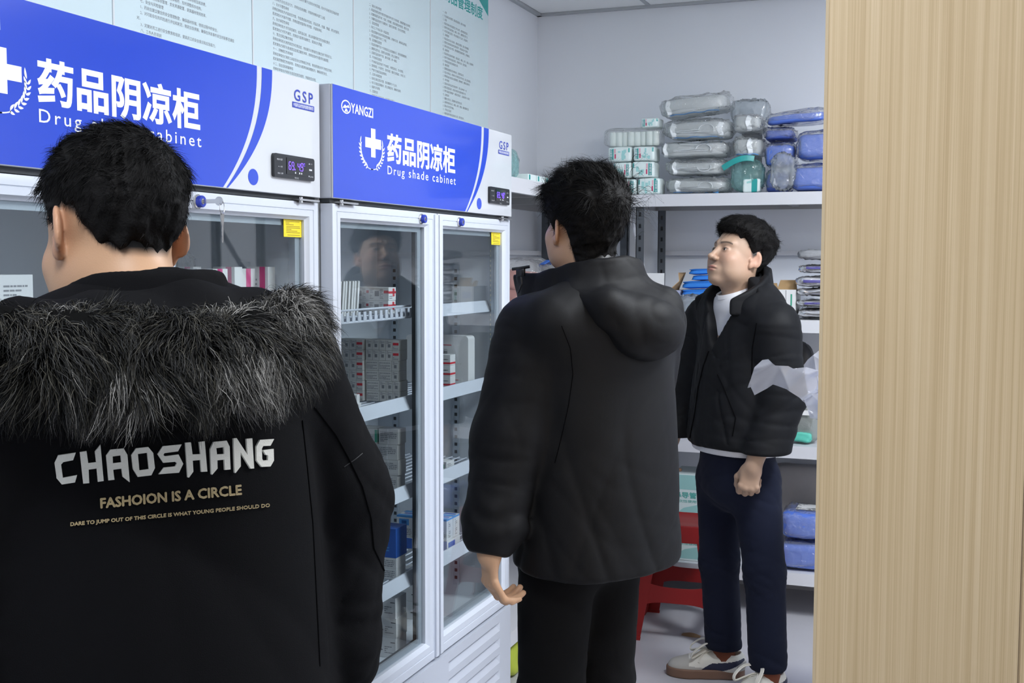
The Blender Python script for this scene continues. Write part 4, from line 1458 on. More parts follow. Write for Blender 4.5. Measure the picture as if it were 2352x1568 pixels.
# --- corner rack top: clear bag and flat packs
c0 = atx(1196, 404, -1.47)
soft('plastic_bag', 'clear bag with pale aqua filling on the corner rack beside the far cabinet', 'plastic bag', (-1.49, 3.80, RZ1), (0.10, 0.17, 0.105), film('aqua_bag', (0.75, 0.93, 0.92), 0.25), seed=71, fold=0.012, freq=45)
soft('plastic_bag', 'grey cloudy bag on the corner rack behind the flat tissue packs', 'plastic bag', (-1.60, 4.10, RZ1), (0.11, 0.13, 0.10), F_bag2, seed=72, fold=0.014, freq=55)
for i in range(3):
    mb = carton_mb(0.05, 0.085, 0.022, 0, side=[(0.1, 0.1, 0.28, 0.9, 4), (0.5, 0.2, 0.8, 0.8, 0)])
    o = mb.build('tissue_pack', [M_pkw, M_print, M_red, M_mag, M_pkt])
    o.location = (-1.485, 3.935+i*0.095, RZ1)
    tag(o, 'flat tissue pack on the corner rack edge, %s from the cabinet' % ORD[i], 'tissue pack', 'flat packs on the corner rack')
# corner rack, second level: bag of reddish packs
t = thing('plastic_bag', 'clear bag of reddish packs on the corner rack behind the looking man', 'plastic bag', (-1.585, 4.28, RZ2+0.002), 0)
P, F = pillow_geo(0.24, 0.30, 0.25, 0.6, 0.6, seed=81, soft=0.008, fold=0.02, freq=30)
mesh_obj('bag_film', P, F, F_bag, t, smooth=True)
for i, (x, y, z, a) in enumerate(((-0.02, -0.05, 0.02, 0.2), (0.03, 0.06, 0.02, -0.3), (0.0, 0.0, 0.10, 0.5))):
    P, F = pillow_geo(0.15, 0.12, 0.085, 0.4, 0.4, seed=82+i, fold=0.006)
    o = mesh_obj('red_pack', P, F, mat('red_brown_pack', (0.42, 0.17, 0.14), 0.5, var=(20, 0.3)), t, smooth=True)
    o.location = (x, y, z+0.012)
    o.rotation_euler = (0, 0.1, a)
mb = MB()
mb.tube([(0.09, -0.02, 0.225), (0.10, 0.03, 0.24), (0.085, 0.07, 0.225)], 0.008, 6, 0, flat=(0.012, 0.002))
mb.build('blue_tie', M_bluec, t)
# yellow-green bag low beside the cabinet
soft('plastic_bag', 'yellow green bag on the floor past the far cabinet', 'plastic bag', (-1.505, 3.915, 0.001), (0.12, 0.20, 0.125), mat('yellow_green_bag', (0.40, 0.47, 0.05), 0.5, var=(12, 0.2)), seed=91, fold=0.012)

# --- second shelf of the back rack
SY = 4.955
A, B = at(1480, 740, SY), at(1527, 740, SY)
mb = MB()
zt, zf = at(1500, 627, SY)[2], at(1500, 666, SY)[2]
mb.box((A[0], SY, RZ2), (B[0], SY+0.22, zf), 0, bev=0.001)
t = thing('carton', 'large plain white carton with raised front flap behind the middle man', 'carton', (0, 0, 0))
mb.build('box', M_card, t)
mb = MB()
mb.box((A[0]+0.001, SY-0.004, zf), (B[0]-0.004, SY, zt), 0)
mb.build('flap', M_card, t)
# opened printed carton with brown inner flap
A, B = at(1533, 735, SY+0.06), at(1552, 735, SY+0.06)
zf = at(1530, 667, SY+0.06)[2]
t = thing('carton', 'opened carton with blue print and one brown flap raised, beside the white carton', 'carton', (0, 0, 0))
mb = MB()
mb.box((A[0], SY+0.06, RZ2), (B[0], SY+0.25, zf), 0, bev=0.001)
w = B[0]-A[0]
for (a, b_, c, d) in ((0.05, 0.35, 0.5, 0.8), (0.1, 0.1, 0.8, 0.3)):
    mb.quad((A[0]+a*w, SY+0.0595, RZ2+b_*(zf-RZ2)), (A[0]+c*w, SY+0.0595, RZ2+b_*(zf-RZ2)), (A[0]+c*w, SY+0.0595, RZ2+d*(zf-RZ2)), (A[0]+a*w, SY+0.0595, RZ2+d*(zf-RZ2)), 1)
mb.build('box', [mat('lavender_carton', (0.56, 0.58, 0.70), 0.5), M_skyc], t)
mb = MB()
q = at(1558, 626, SY+0.10)
q2 = at(1561, 645, SY+0.10)
mb.add([(A[0]+0.002, SY+0.065, zf), (A[0]+0.006, SY+0.24, zf), (q[0], SY+0.24, q[2]), (q[0], SY+0.10, q[2]), (q2[0], SY+0.09, q2[2]),
        (A[0]+0.006, SY+0.065, zf), (A[0]+0.010, SY+0.24, zf), (q[0]+0.004, SY+0.24, q[2]), (q[0]+0.004, SY+0.10, q[2]), (q2[0]+0.004, SY+0.09, q2[2])],
       [(0, 1, 2, 3, 4), (9, 8, 7, 6, 5), (0, 4, 9, 5), (4, 3, 8, 9), (3, 2, 7, 8), (2, 1, 6, 7), (1, 0, 5, 6)])
mb.build('flap', M_tan, t)
soft('plastic_bag', 'low clear bag on the second shelf left of the profile man', 'plastic bag', (at(1582, 735, SY)[0], SY+0.065, RZ2), (0.10, 0.11, 0.085), F_bag2, seed=95, fold=0.014, freq=45)
# white carton carrying the blue cloths
A, B = at(1572, 735, SY+0.13), at(1680, 735, SY+0.13)
zc_ = at(1600, 684, SY+0.13)[2]
mb = MB()
mb.box((A[0], SY+0.145, RZ2), (B[0], SY+0.36, zc_), 0, bev=0.001)
tag(mb.build('carton', M_card), 'white carton carrying folded blue cloths behind the profile man', 'carton')
M_cloth = mat('bright_blue_cloth', (0.03, 0.22, 0.72), 0.8, bump=(150, 0.2))
zz = zc_
for i, (x0p, x1p, hh) in enumerate(((1564, 1640, 0.038), (1566, 1650, 0.034), (1586, 1655, 0.024), (1582, 1648, 0.026))):
    Y = SY+0.125+0.01*i
    A, B = at(x0p, 680, Y), at(x1p, 680, Y)
    P, F = pillow_geo(B[0]-A[0], 0.15, hh, 0.3, 0.3, seed=100+i, soft=0.001, fold=0.002, freq=60, n=56)
    # folded layers: grooves running around the front
    lay = np.sin(P[:, 2]/hh*PI*6)
    front = np.clip(-P[:, 1]/0.075, 0, 1)**2+np.clip(-P[:, 0]/(B[0]-A[0])*2, 0, 1)**2
    P[:, 1] += 0.0035*lay*front
    P[:, 0] += 0.003*lay*front
    o = mesh_obj('folded_cloth', P, F, M_cloth, None, smooth=True)
    o.location = ((A[0]+B[0])/2, Y+0.075, zz)
    o.rotation_euler = (0, -0.03, 0.03*(-1)**i)
    zz += hh*1.06
    tag(o, 'bright blue folded cloth bundle, %s from the bottom of the pile' % ORD[i], 'folded cloth', 'blue folded cloths')
# right: carton with brown flaps and a stack of foil bags
A, B = at(1766, 735, SY+0.03), at(1827, 735, SY+0.03)
zf = at(1800, 665, SY+0.03)[2]
t = thing('carton', 'white carton with open brown flaps beside the silver foil bags', 'carton', (0, 0, 0))
mb = MB()
mb.box((A[0], SY+0.03, RZ2), (B[0], SY+0.2, zf), 0, bev=0.001)
w = B[0]-A[0]
for (a, b_, c, d, m) in [(0.62, 0.2, 0.64, 0.98, 1), (0.80, 0.45, 0.86, 0.85, 2), (0.1, 0.55, 0.5, 0.8, 3)]:
    mb.quad((A[0]+a*w, SY+0.0295, RZ2+b_*(zf-RZ2)), (A[0]+c*w, SY+0.0295, RZ2+b_*(zf-RZ2)), (A[0]+c*w, SY+0.0295, RZ2+d*(zf-RZ2)), (A[0]+a*w, SY+0.0295, RZ2+d*(zf-RZ2)), m)
mb.build('box', [M_card, M_grey_print, M_green, mat('lavender_carton', (0.56, 0.58, 0.70))], t)
for i, (p0, p1, p2) in enumerate(((1768, 1786, 650), (1784, 1830, 643))):
    a0, a1 = at(p0, 665, SY+0.05), at(p1, 665, SY+0.05)
    b0, b1 = at(p0+8, p2, SY+0.09), at(p1-2, p2, SY+0.09)
    mb = MB()
    mb.add([(a0[0], SY+0.06, zf), (a1[0], SY+0.06, zf), (b1[0], SY+0.10, b1[2]), (b0[0], SY+0.10, b0[2]), (a0[0], SY+0.064, zf), (a1[0], SY+0.064, zf), (b1[0], SY+0.104, b1[2]), (b0[0], SY+0.104, b0[2])],
           [(0, 1, 2, 3), (7, 6, 5, 4), (0, 4, 5, 1), (1, 5, 6, 2), (2, 6, 7, 3), (3, 7, 4, 0)])
    mb.build('flap', M_tan, t)
fz = [735, 709, 687, 664, 632, 603, 571]
zz = RZ2
for i in range(6):
    Y = SY+0.005
    A, B = at(1829-(i % 2)*3-(4 if i in (3,) else 0), 700, Y), at(1935, 700, Y)
    hh = (fz[i]-fz[i+1])/524.0*0.72
    t = thing('foil_bag', 'silver foil bag %s, %s from the bottom of the pile' % (('with violet label' if i in (1, 3, 4) else 'shiny and crumpled'), ORD[i]), 'foil bag', ((A[0]+B[0])/2, Y+0.09, zz), 0, 'silver foil bags')
    P, F = pillow_geo(B[0]-A[0], 0.19, hh, 0.5, 0.4, seed=120+i, soft=0.003, fold=0.009, freq=38, n=44, jit=0.0016)
    mesh_obj('foil_pouch', P, F, M_foil if i < 5 else mat('grey_bubble_wrap', (0.30, 0.31, 0.33), 0.35, bump=(120, 0.8)), t, smooth=(i == 5))
    if i in (1, 3, 4):
        mb = MB()
        w = B[0]-A[0]
        bvh = BVHTree.FromPolygons([Vector(p) for p in P], [tuple(f) for f in F])
        g = []
        for a in range(9):
            for b_ in range(4):
                x, z = -0.30*w+a*0.07*w, hh*(0.50+0.09*b_)
                hit = bvh.ray_cast(Vector((x, -1, z)), Vector((0, 1, 0)))
                g.append((x, (hit[0].y if hit[0] else -0.08)-0.0012, z))
        mb.add(g, [(a*4+b_, (a+1)*4+b_, (a+1)*4+b_+1, a*4+b_+1) for a in range(8) for b_ in range(3)])
        mb.build('violet_label', M_foilb, t, smooth=True)
    zz += hh*1.34

# --- third shelf
A, B = at(1500, 1010, 4.97), at(1543, 1010, 4.97)
zt = at(1540, 772, 4.97)[2]
mb = MB()
hb = zt-RZ3
mb.box((A[0], 4.97, RZ3), (B[0]-0.006, 5.2, zt), 0, bev=0.001)
mb.box((A[0]+0.001, 4.9693, RZ3+0.50*hb), (B[0]-0.001, 4.9697, RZ3+0.72*hb), 1)
mb.box((A[0]+0.001, 4.9693, RZ3+0.47*hb), (B[0]-0.001, 4.9697, RZ3+0.50*hb), 2)
tag(mb.build('carton', [M_card, mat('azure_print', (0.04, 0.36, 0.85), 0.4), M_yellow]), 'white carton with azure and yellow bands on the third shelf', 'carton')
for i, (p0, p1, yb_, yt) in enumerate(((1549, 1610, 1010, 905), (1550, 1612, 904, 775))):
    Y = 4.99
    A, B = at(p0, yb_, Y), at(p1, yb_, Y)
    z0 = RZ3 if i == 0 else at(1560, 905, Y)[2]
    zt = at(1560, yt, Y)[2]
    soft('plastic_bag', 'lavender grey wrapped bundle beside the azure carton, %s one' % ('lower', 'upper')[i], 'wrapped bundle', ((A[0]+B[0])/2, Y+0.1, z0), (B[0]-A[0], 0.2, zt-z0),
         mat('lavender_wrap', (0.42, 0.41, 0.50), 0.35, var=(14, 0.25)), seed=130+i, fold=0.012, e1=0.3, e2=0.3, group='wrapped bundles on the third shelf')
t = thing('plastic_bag', 'clear bag with a green slip at the right end of third shelf', 'plastic bag', (at(1846, 1024, 4.95)[0], 5.02, RZ3), 0)
P, F = pillow_geo(0.13, 0.12, at(1846, 920, 4.95)[2]-RZ3, 0.6, 0.6, seed=141, fold=0.016, freq=40)
mesh_obj('bag_film', P, F, film('grey_bag', (0.75, 0.79, 0.78), 0.5, 0.1, white=(0.6, 0.62, 0.6), bump=(22, 0.8)), t, smooth=True)
P, F = pillow_geo(0.09, 0.06, 0.05, 0.5, 0.5, seed=142, fold=0.01, n=32)
o = mesh_obj('green_slip', P, F, mat('green_slip', (0.10, 0.50, 0.40), 0.5), t, smooth=True)
o.location = (-0.012, -0.035, 0.006)
mb = MB()
mb.box((-0.03, -0.066, 0.125), (0.02, -0.062, 0.145), 0)
mb.build('paper_tag', M_card, t)
soft('plastic_bag', 'dark charcoal bag on the third shelf behind the puffer jacket', 'plastic bag', (at(1784, 1024, 5.1)[0], 5.215, RZ3), (0.28, 0.13, 0.42), mat('charcoal_bag', (0.035, 0.036, 0.04), 0.5), seed=145, fold=0.02, e1=0.4, e2=0.4)

# --- bottom shelf
bluepack('blue gown pack on the bottom shelf, lower one by the wood panel', 1783, 1900, 1318, 1242, 4.93, 151, dep=0.26, z=RZ4)
zb_ = at(1830, 1242, 4.93)[2]
bluepack('blue gown pack on the bottom shelf with paper label, upper one', 1788, 1902, 1242, 1170, 4.93, 152, dep=0.24, z=zb_, label_strip=True)
soft('sack', 'grey rumpled sack behind the blue packs of the bottom shelf', 'sack', (at(1840, 1160, 5.1)[0], 5.285, RZ4), (0.42, 0.16, at(1830, 1075, 5.15)[2]-RZ4), mat('grey_sack', (0.33, 0.32, 0.32), 0.6, var=(9, 0.15)), seed=155, fold=0.035, freq=16, e1=0.35, e2=0.4, soft=0.006)
for i, (p0, p1, yt) in enumerate(((1545, 1606, 1236), (1540, 1604, 1088))):
    Y = 4.95+0.01*i
    A, B = at(p0, 1300, Y), at(p1, 1300, Y)
    z0 = RZ4 if i == 0 else zprev
    zt = at(1570, yt, Y)[2]
    if i == 0:
        zt = at(1570, 1200, Y)[2]
    w, h = B[0]-A[0], zt-z0
    mb = MB()
    mb.box((A[0], Y, z0), (B[0], Y+0.2, zt), 0, bev=0.001)
    yq = Y-0.0005
    mb.add([(A[0]+0.05*w, yq, z0+0.05*h), (A[0]+0.95*w, yq, z0+0.05*h), (A[0]+0.95*w, yq, z0+0.38*h), (A[0]+0.45*w, yq, z0+0.30*h), (A[0]+0.05*w, yq, z0+0.12*h)], [(0, 1, 2, 3, 4)], 1)
    mb.quad((A[0]+0.02*w, yq, z0+0.68*h), (A[0]+0.98*w, yq, z0+0.68*h), (A[0]+0.98*w, yq, z0+0.98*h), (A[0]+0.02*w, yq, z0+0.98*h), 1)
    text_on(mb, '鼻导管', A[0]+0.1*w, A[0]+0.9*w, z0+0.50*h, z0+0.63*h, yq-0.0002, 2, bold=0.03)
    text_on(mb, '一次性使用', A[0]+0.1*w, A[0]+0.9*w, z0+0.41*h, z0+0.47*h, yq-0.0002, 2, bold=0.01)
    zprev = zt
    tag(mb.build('carton', [mat('pale_mint_carton', (0.62, 0.72, 0.72), 0.45), mat('mint_print', (0.30, 0.55, 0.54), 0.45), mat('mint_dark_print', (0.10, 0.40, 0.36), 0.45)]),
        'pale mint carton with green lettering, %s on the bottom shelf behind the stool' % ('lower', 'upper')[i], 'carton', 'mint cartons')

# --- white bag on the side rack at the right, its neck reaching left
rk = thing('side_rack', 'pale shelf stand behind the wood partition holding the white bag', 'shelf stand', (-0.33, 3.42, 0))
mb = MB()
mb.box((0, 0, 0.93), (0.40, 0.5, 0.955))
mb.build('shelf_board', M_rack, rk)
for x in (0.03, 0.34):
    for y in (0.0, 0.465):
        MB().box((x, y, 0), (x+0.035, y+0.035, 0.93)).build('leg', M_dsteel, rk)
t = thing('plastic_bag', 'crumpled white translucent bag with blue contents before the puffer jacket sleeve', 'plastic bag', (-0.30, 3.62, 0.956), 0)
BX, BYY, BZ = -0.30, 3.62, 0.956


def sheet(outline_px, Y, name, m, parent, seed, amp=0.02, n=26, dy=0.0):
    """crumpled film: a filled outline, folded in depth"""
    pts = [at(a, b, Y) for a, b in outline_px]
    P2 = np.array([(p[0], p[2]) for p in pts])
    lo, hi = P2.min(0), P2.max(0)
    gx = np.linspace(lo[0], hi[0], n*2)
    gz = np.linspace(lo[1], hi[1], n*2)
    bm = bmesh.new()
    vs = [bm.verts.new((p[0], 0, p[1])) for p in P2]
    f = bm.faces.new(vs)
    for i in range(1, n*2-1):
        bmesh.ops.bisect_plane(bm, geom=bm.verts[:]+bm.edges[:]+bm.faces[:], plane_co=(gx[i], 0, 0), plane_no=(1, 0, 0))
        bmesh.ops.bisect_plane(bm, geom=bm.verts[:]+bm.edges[:]+bm.faces[:], plane_co=(0, 0, gz[i]), plane_no=(0, 0, 1))
    bmesh.ops.triangulate(bm, faces=bm.faces[:])
    bm.verts.index_update()
    V = np.array([v.co[:] for v in bm.verts])
    Fc = np.array([[v.index for v in f_.verts] for f_ in bm.faces])
    bm.free()
    d = amp*(fbm(V, seed, 22, 2)*0.6-1.8*ridges(V, seed+3, 26, 4))+dy
    V[:, 1] = Y+d
    V -= np.array([BX, BYY, BZ])
    return mesh_obj(name, V, Fc, m, parent, smooth=False)


F_wb = film('white_bag_film', (0.88, 0.90, 0.96), 0.42, 0.1, white=(0.80, 0.82, 0.92), ior=1.5, boost=1.5)
sheet([(1718, 890), (1727, 868), (1735, 842), (1752, 826), (1766, 824), (1783, 838), (1811, 840), (1822, 846), (1852, 843), (1875, 850), (1900, 850), (1900, 962), (1862, 958), (1850, 925), (1836, 912), (1808, 893), (1775, 883), (1760, 893), (1732, 908), (1726, 888)],
      3.60, 'bag_neck', F_wb, t, 201)
sheet([(1846, 838), (1856, 825), (1882, 804), (1900, 800), (1900, 905), (1858, 900), (1848, 866)], 3.625, 'bag_mouth', F_wb, t, 202)
sheet([(1848, 915), (1858, 905), (1900, 900), (1900, 965), (1861, 959)], 3.585, 'bag_corner', F_wb, t, 203)
P, F = pillow_geo(0.30, 0.24, 0.24, 0.6, 0.6, seed=205, fold=0.02, freq=26)
o = mesh_obj('bag_body', P, F, F_wb, t, smooth=True)
o.location = (0.075, 0.02, 0)
P, F = pillow_geo(0.17, 0.16, 0.16, 0.5, 0.5, seed=206, fold=0.01)
o = mesh_obj('blue_contents', P, F, M_bpad, t, smooth=True)
o.location = (0.035, 0.0, 0.004)

# ------------------------------------------------------------------ red plastic stool
M_redp = mat('red_plastic', (0.24, 0.012, 0.012), 0.42, spec=0.3)
t = thing('plastic_stool', 'red plastic stool before the bottom shelf, beside the profile man', 'stool', (-1.005, 4.63, 0), math.radians(2))
SHt = 0.46
top_h, bot_h = 0.135, 0.19


def sq(h, r, n=6):
    out = []
    for (cx_, cy_, a0) in ((h-r, h-r, 0), (-h+r, h-r, 90), (-h+r, -h+r, 180), (h-r, -h+r, 270)):
        for i in range(n+1):
            a = math.radians(a0+i*90/n)
            out.append((cx_+r*math.cos(a), cy_+r*math.sin(a)))
    return out


def half_at(z):
    return bot_h+(top_h-bot_h)*z/SHt


mb = MB()
rings = [(SHt-0.065, 0.146, 0.03), (SHt-0.012, 0.139, 0.03), (SHt-0.003, 0.136, 0.03), (SHt, 0.128, 0.03), (SHt-0.004, 0.118, 0.028), (SHt-0.0045, 0.03, 0.02)]
vs = []
for (z, h, r) in rings:
    vs += [(x, y, z) for x, y in sq(h, r)]
n = len(sq(1, 0.1))
fs = [(i*n+k, i*n+(k+1) % n, (i+1)*n+(k+1) % n, (i+1)*n+k) for i in range(len(rings)-1) for k in range(n)]
fs.append(tuple((len(rings)-1)*n+k for k in range(n)))
mb.add(vs, fs)
inner = [(x*0.96, y*0.96, SHt-0.065) for x, y in sq(0.146, 0.03)]+[(x*0.96, y*0.96, SHt-0.012) for x, y in sq(0.139, 0.03)]
mb.add(inner, [(k, n+k, n+(k+1) % n, (k+1) % n) for k in range(n)]+[tuple(range(n, 2*n))])
mb.build('seat', M_redp, t, smooth=True)
for sx in (-1, 1):
    for sy in (-1, 1):
        mb = MB()
        th = 0.004
        secs = []
        for z in (0.0, 0.012, 0.014, 0.10, 0.25, SHt-0.06):
            h = half_at(z)+(0.004 if z < 0.013 else 0)
            wl = 0.050+0.02*(z/SHt)+(0.006 if z < 0.013 else 0)
            secs.append([(sx*h, sy*h), (sx*(h-wl), sy*h), (sx*(h-wl), sy*(h-th)), (sx*(h-th), sy*(h-th)), (sx*(h-th), sy*(h-wl)), (sx*h, sy*(h-wl))])
        zz_ = (0.0, 0.012, 0.014, 0.10, 0.25, SHt-0.06)
        vs = [(p[0], p[1], z) for s_, z in zip(secs, zz_) for p in s_]
        fs = [(i*6+k, i*6+(k+1) % 6, (i+1)*6+(k+1) % 6, (i+1)*6+k) for i in range(5) for k in range(6)]
        fs += [(0, 1, 2, 3), (0, 3, 4, 5), (30, 33, 32, 31), (30, 35, 34, 33)]
        mb.add(vs, fs)
        mb.build('leg', M_redp, t)
mb = MB()
for a in range(4):
    Ma = Matrix.Rotation(a*PI/2, 4, 'Z')
    N_ = 14
    row = []
    for i in range(N_+1):
        s = -1+2*i/N_
        arch = 0.035*abs(s)**3
        zb0, zt0 = 0.155-0.045*abs(s)**4, 0.215+arch
        hb0, ht0 = half_at(zb0), half_at(zt0)
        row.append(((s*hb0*0.985, -hb0+0.001, zb0), (s*ht0*0.985, -ht0+0.001, zt0), (s*ht0*0.985, -ht0+0.005, zt0), (s*hb0*0.985, -hb0+0.005, zb0)))
    vs = [Ma @ Vector(p) for r in row for p in r]
    fs = [(i*4+k, i*4+(k+1) % 4, (i+1)*4+(k+1) % 4, (i+1)*4+k) for i in range(N_) for k in range(4)]
    mb.add(vs, fs)
mb.build('stretcher', M_redp, t)

# torn tape on the floor
t = thing('torn_tape', 'torn strip of brown tape with white backing on the floor by the stool', 'tape', (-0.962, 4.56, 0.0), 0.2)
mb = MB()
g = []
for i in range(9):
    s = i/8
    x, y = -0.035+0.075*s, 0.012-0.05*s+0.03*s*s
    z = 0.002+0.010*math.sin(s*PI)
    g += [(x, y-0.011, 0.001), (x+0.004, y+0.011, z)]
mb.add(g, [(2*i, 2*i+2, 2*i+3, 2*i+1) for i in range(8)])
mb.build('tape_strip', mat('brown_tape', (0.30, 0.19, 0.10), 0.35), t, smooth=True)
mb = MB()
mb.add([(-0.030, 0.014, 0.008), (-0.012, 0.006, 0.014), (0.004, 0.014, 0.012), (-0.014, 0.028, 0.006), (-0.026, 0.026, 0.003)], [(0, 1, 2, 3, 4)])
mb.build('backing', M_card, t)
# ------------------------------------------------------------------ solid shapes blended from simple volumes
f32 = np.float32


def A3(v):
    return np.asarray(v, f32)


def cap(P, a, b, ra, rb=None):
    rb = ra if rb is None else rb
    a, b = A3(a), A3(b)
    ba = b-a
    L2 = float(ba @ ba)+1e-12
    pa = P-a
    t = np.clip(pa @ ba/L2, 0, 1)
    q = pa-t[:, None]*ba
    return np.sqrt(np.einsum('ij,ij->i', q, q))-(ra+(rb-ra)*t)


def ell(P, c, r, R=None):
    q = P-A3(c)
    if R is not None:
        q = q @ A3(R)
    r = A3(r)
    k0 = np.sqrt((((q/r))**2).sum(1))
    k1 = np.sqrt(((q/(r*r))**2).sum(1))+1e-6
    return k0*(k0-1)/k1


def smin(a, b, k):
    h = np.clip(0.5+0.5*(b-a)/k, 0, 1)
    return b+(a-b)*h-k*h*(1-h)


def smax(a, b, k):
    return -smin(-a, -b, k)


def ecap(P, a, b, wa, wb, Rv, Fv):
    """limb or trunk of oval section: half-widths (side, depth) at both ends"""
    a, b = A3(a), A3(b)
    ba = b-a
    pa = P-a
    t = np.clip(pa @ ba/float(ba @ ba), 0, 1)
    q = pa-t[:, None]*ba
    x, y = q @ A3(Rv), q @ A3(Fv)
    z2 = np.maximum(np.einsum('ij,ij->i', q, q)-x*x-y*y, 0)
    w = wa[0]+(wb[0]-wa[0])*t
    d = wa[1]+(wb[1]-wa[1])*t
    m = np.minimum(w, d)
    k0 = np.sqrt((x/w)**2+(y/d)**2+z2/(m*m))
    k1 = np.sqrt((x/w**2)**2+(y/d**2)**2+z2/m**4)+1e-6
    return k0*(k0-1)/k1


def chain(P, pts, rs, k=0.02):
    d = None
    for i in range(len(pts)-1):
        e = cap(P, pts[i], pts[i+1], rs[i], rs[i+1])
        d = e if d is None else smin(d, e, k)
    return d


def solid_mesh(fn, lo, hi, vox, B=8, slack=1.35):
    """surface of fn < 0 inside a box, sampled only near the surface; returns points and quads"""
    lo = np.asarray(lo, float)
    n = [int(math.ceil((hi[i]-lo[i])/vox/B))*B for i in range(3)]
    nb = [k//B for k in n]
    g = np.stack(np.meshgrid(*[lo[i]+(np.arange(nb[i])+0.5)*B*vox for i in range(3)], indexing='ij'), -1).reshape(-1, 3).astype(f32)
    dc = fn(g).reshape(nb)
    keep = np.abs(dc) < 0.87*B*vox*slack
    D = np.repeat(np.repeat(np.repeat(dc, B, 0), B, 1), B, 2).astype(f32)
    D = np.pad(D, ((0, 1), (0, 1), (0, 1)), mode='edge')
    need = np.zeros([k+1 for k in n], bool)
    ki = np.argwhere(keep)
    kk = np.repeat(np.repeat(np.repeat(keep, B, 0), B, 1), B, 2)
    need[:-1, :-1, :-1] |= kk
    need[1:, :-1, :-1] |= kk
    need[:-1, 1:, :-1] |= kk
    need[:-1, :-1, 1:] |= kk
    need[1:, 1:, :-1] |= kk
    need[1:, :-1, 1:] |= kk
    need[:-1, 1:, 1:] |= kk
    need[1:, 1:, 1:] |= kk
    idx = np.argwhere(need)
    out = np.empty(len(idx), f32)
    for s in range(0, len(idx), 400000):
        q = (lo+idx[s:s+400000]*vox).astype(f32)
        out[s:s+400000] = fn(q)
    D[idx[:, 0], idx[:, 1], idx[:, 2]] = out
    sgn = D < 0
    c = np.zeros(n, np.int8)
    for dx in (0, 1):
        for dy in (0, 1):
            for dz in (0, 1):
                c += sgn[dx:n[0]+dx, dy:n[1]+dy, dz:n[2]+dz]
    cells = np.argwhere((c > 0) & (c < 8))
    vid = np.full(n, -1, np.int32)
    vid[cells[:, 0], cells[:, 1], cells[:, 2]] = np.arange(len(cells))
    pos = np.zeros((len(cells), 3))
    cnt = np.zeros(len(cells))
    cs = [np.array((i, j, k)) for i in (0, 1) for j in (0, 1) for k in (0, 1)]
    for a in cs:
        for ax in range(3):
            if a[ax]:
                continue
            b = a.copy()
            b[ax] = 1
            ia, ib = cells+a, cells+b
            da = D[ia[:, 0], ia[:, 1], ia[:, 2]]
            db = D[ib[:, 0], ib[:, 1], ib[:, 2]]
            x = (da < 0) != (db < 0)
            t = np.where(x, da/np.where(x, da-db, 1), 0)
            p = a+t[:, None]*(b-a)
            pos += np.where(x[:, None], p, 0)
            cnt += x
    V = lo+(cells+pos/np.maximum(cnt, 1)[:, None])*vox
    quads = []
    for ax in range(3):
        s0 = [slice(None)]*3
        s1 = [slice(None)]*3
        s0[ax] = slice(0, -1)
        s1[ax] = slice(1, None)
        e = np.argwhere(sgn[tuple(s0)] != sgn[tuple(s1)])
        o1, o2 = (ax+1) % 3, (ax+2) % 3
        ok = (e[:, o1] > 0) & (e[:, o2] > 0) & (e[:, o1] < n[o1]) & (e[:, o2] < n[o2])
        e = e[ok]
        neg = sgn[e[:, 0], e[:, 1], e[:, 2]]
        def cell(d1, d2):
            q = e.copy()
            q[:, o1] -= d1
            q[:, o2] -= d2
            return vid[q[:, 0], q[:, 1], q[:, 2]]
        qd = np.stack([cell(1, 1), cell(0, 1), cell(0, 0), cell(1, 0)], 1)
        qd[~neg] = qd[~neg][:, ::-1]
        quads.append(qd)
    F = np.concatenate(quads)
    F = F[(F >= 0).all(1)]
    return V, F


def relax(V, F, it=1, w=0.5):
    for _ in range(it):
        acc = np.zeros_like(V)
        cnt = np.zeros(len(V))
        for i in range(4):
            a, b = F[:, i], F[:, (i+1) % 4]
            for j in range(3):
                acc[:, j] += np.bincount(a, V[b, j], len(V))+np.bincount(b, V[a, j], len(V))
            cnt += np.bincount(a, minlength=len(V))+np.bincount(b, minlength=len(V))
        V = V*(1-w)+w*acc/np.maximum(cnt, 1)[:, None]
    return V


def vnormals(V, F):
    n = np.cross(V[F[:, 2]]-V[F[:, 0]], V[F[:, 3]]-V[F[:, 1]])
    out = np.zeros_like(V)
    for i in range(4):
        for j in range(3):
            out[:, j] += np.bincount(F[:, i], n[:, j], len(V))
    return out/(np.linalg.norm(out, axis=1)[:, None]+1e-12)


def rotm(yaw=0.0, pitch=0.0, roll=0.0):
    """columns: right, forward, up; yaw turns the forward axis from +y towards +x, pitch lifts it"""
    cy, sy = math.cos(yaw), math.sin(yaw)
    F = np.array((sy, cy, 0))
    R = np.array((cy, -sy, 0))
    U = np.array((0, 0, 1.0))
    cp, sp = math.cos(pitch), math.sin(pitch)
    F, U = F*cp+U*sp, U*cp-F*sp
    cr, sr = math.cos(roll), math.sin(roll)
    R, U = R*cr+U*sr, U*cr-R*sr
    return np.stack([R, F, U], 1)


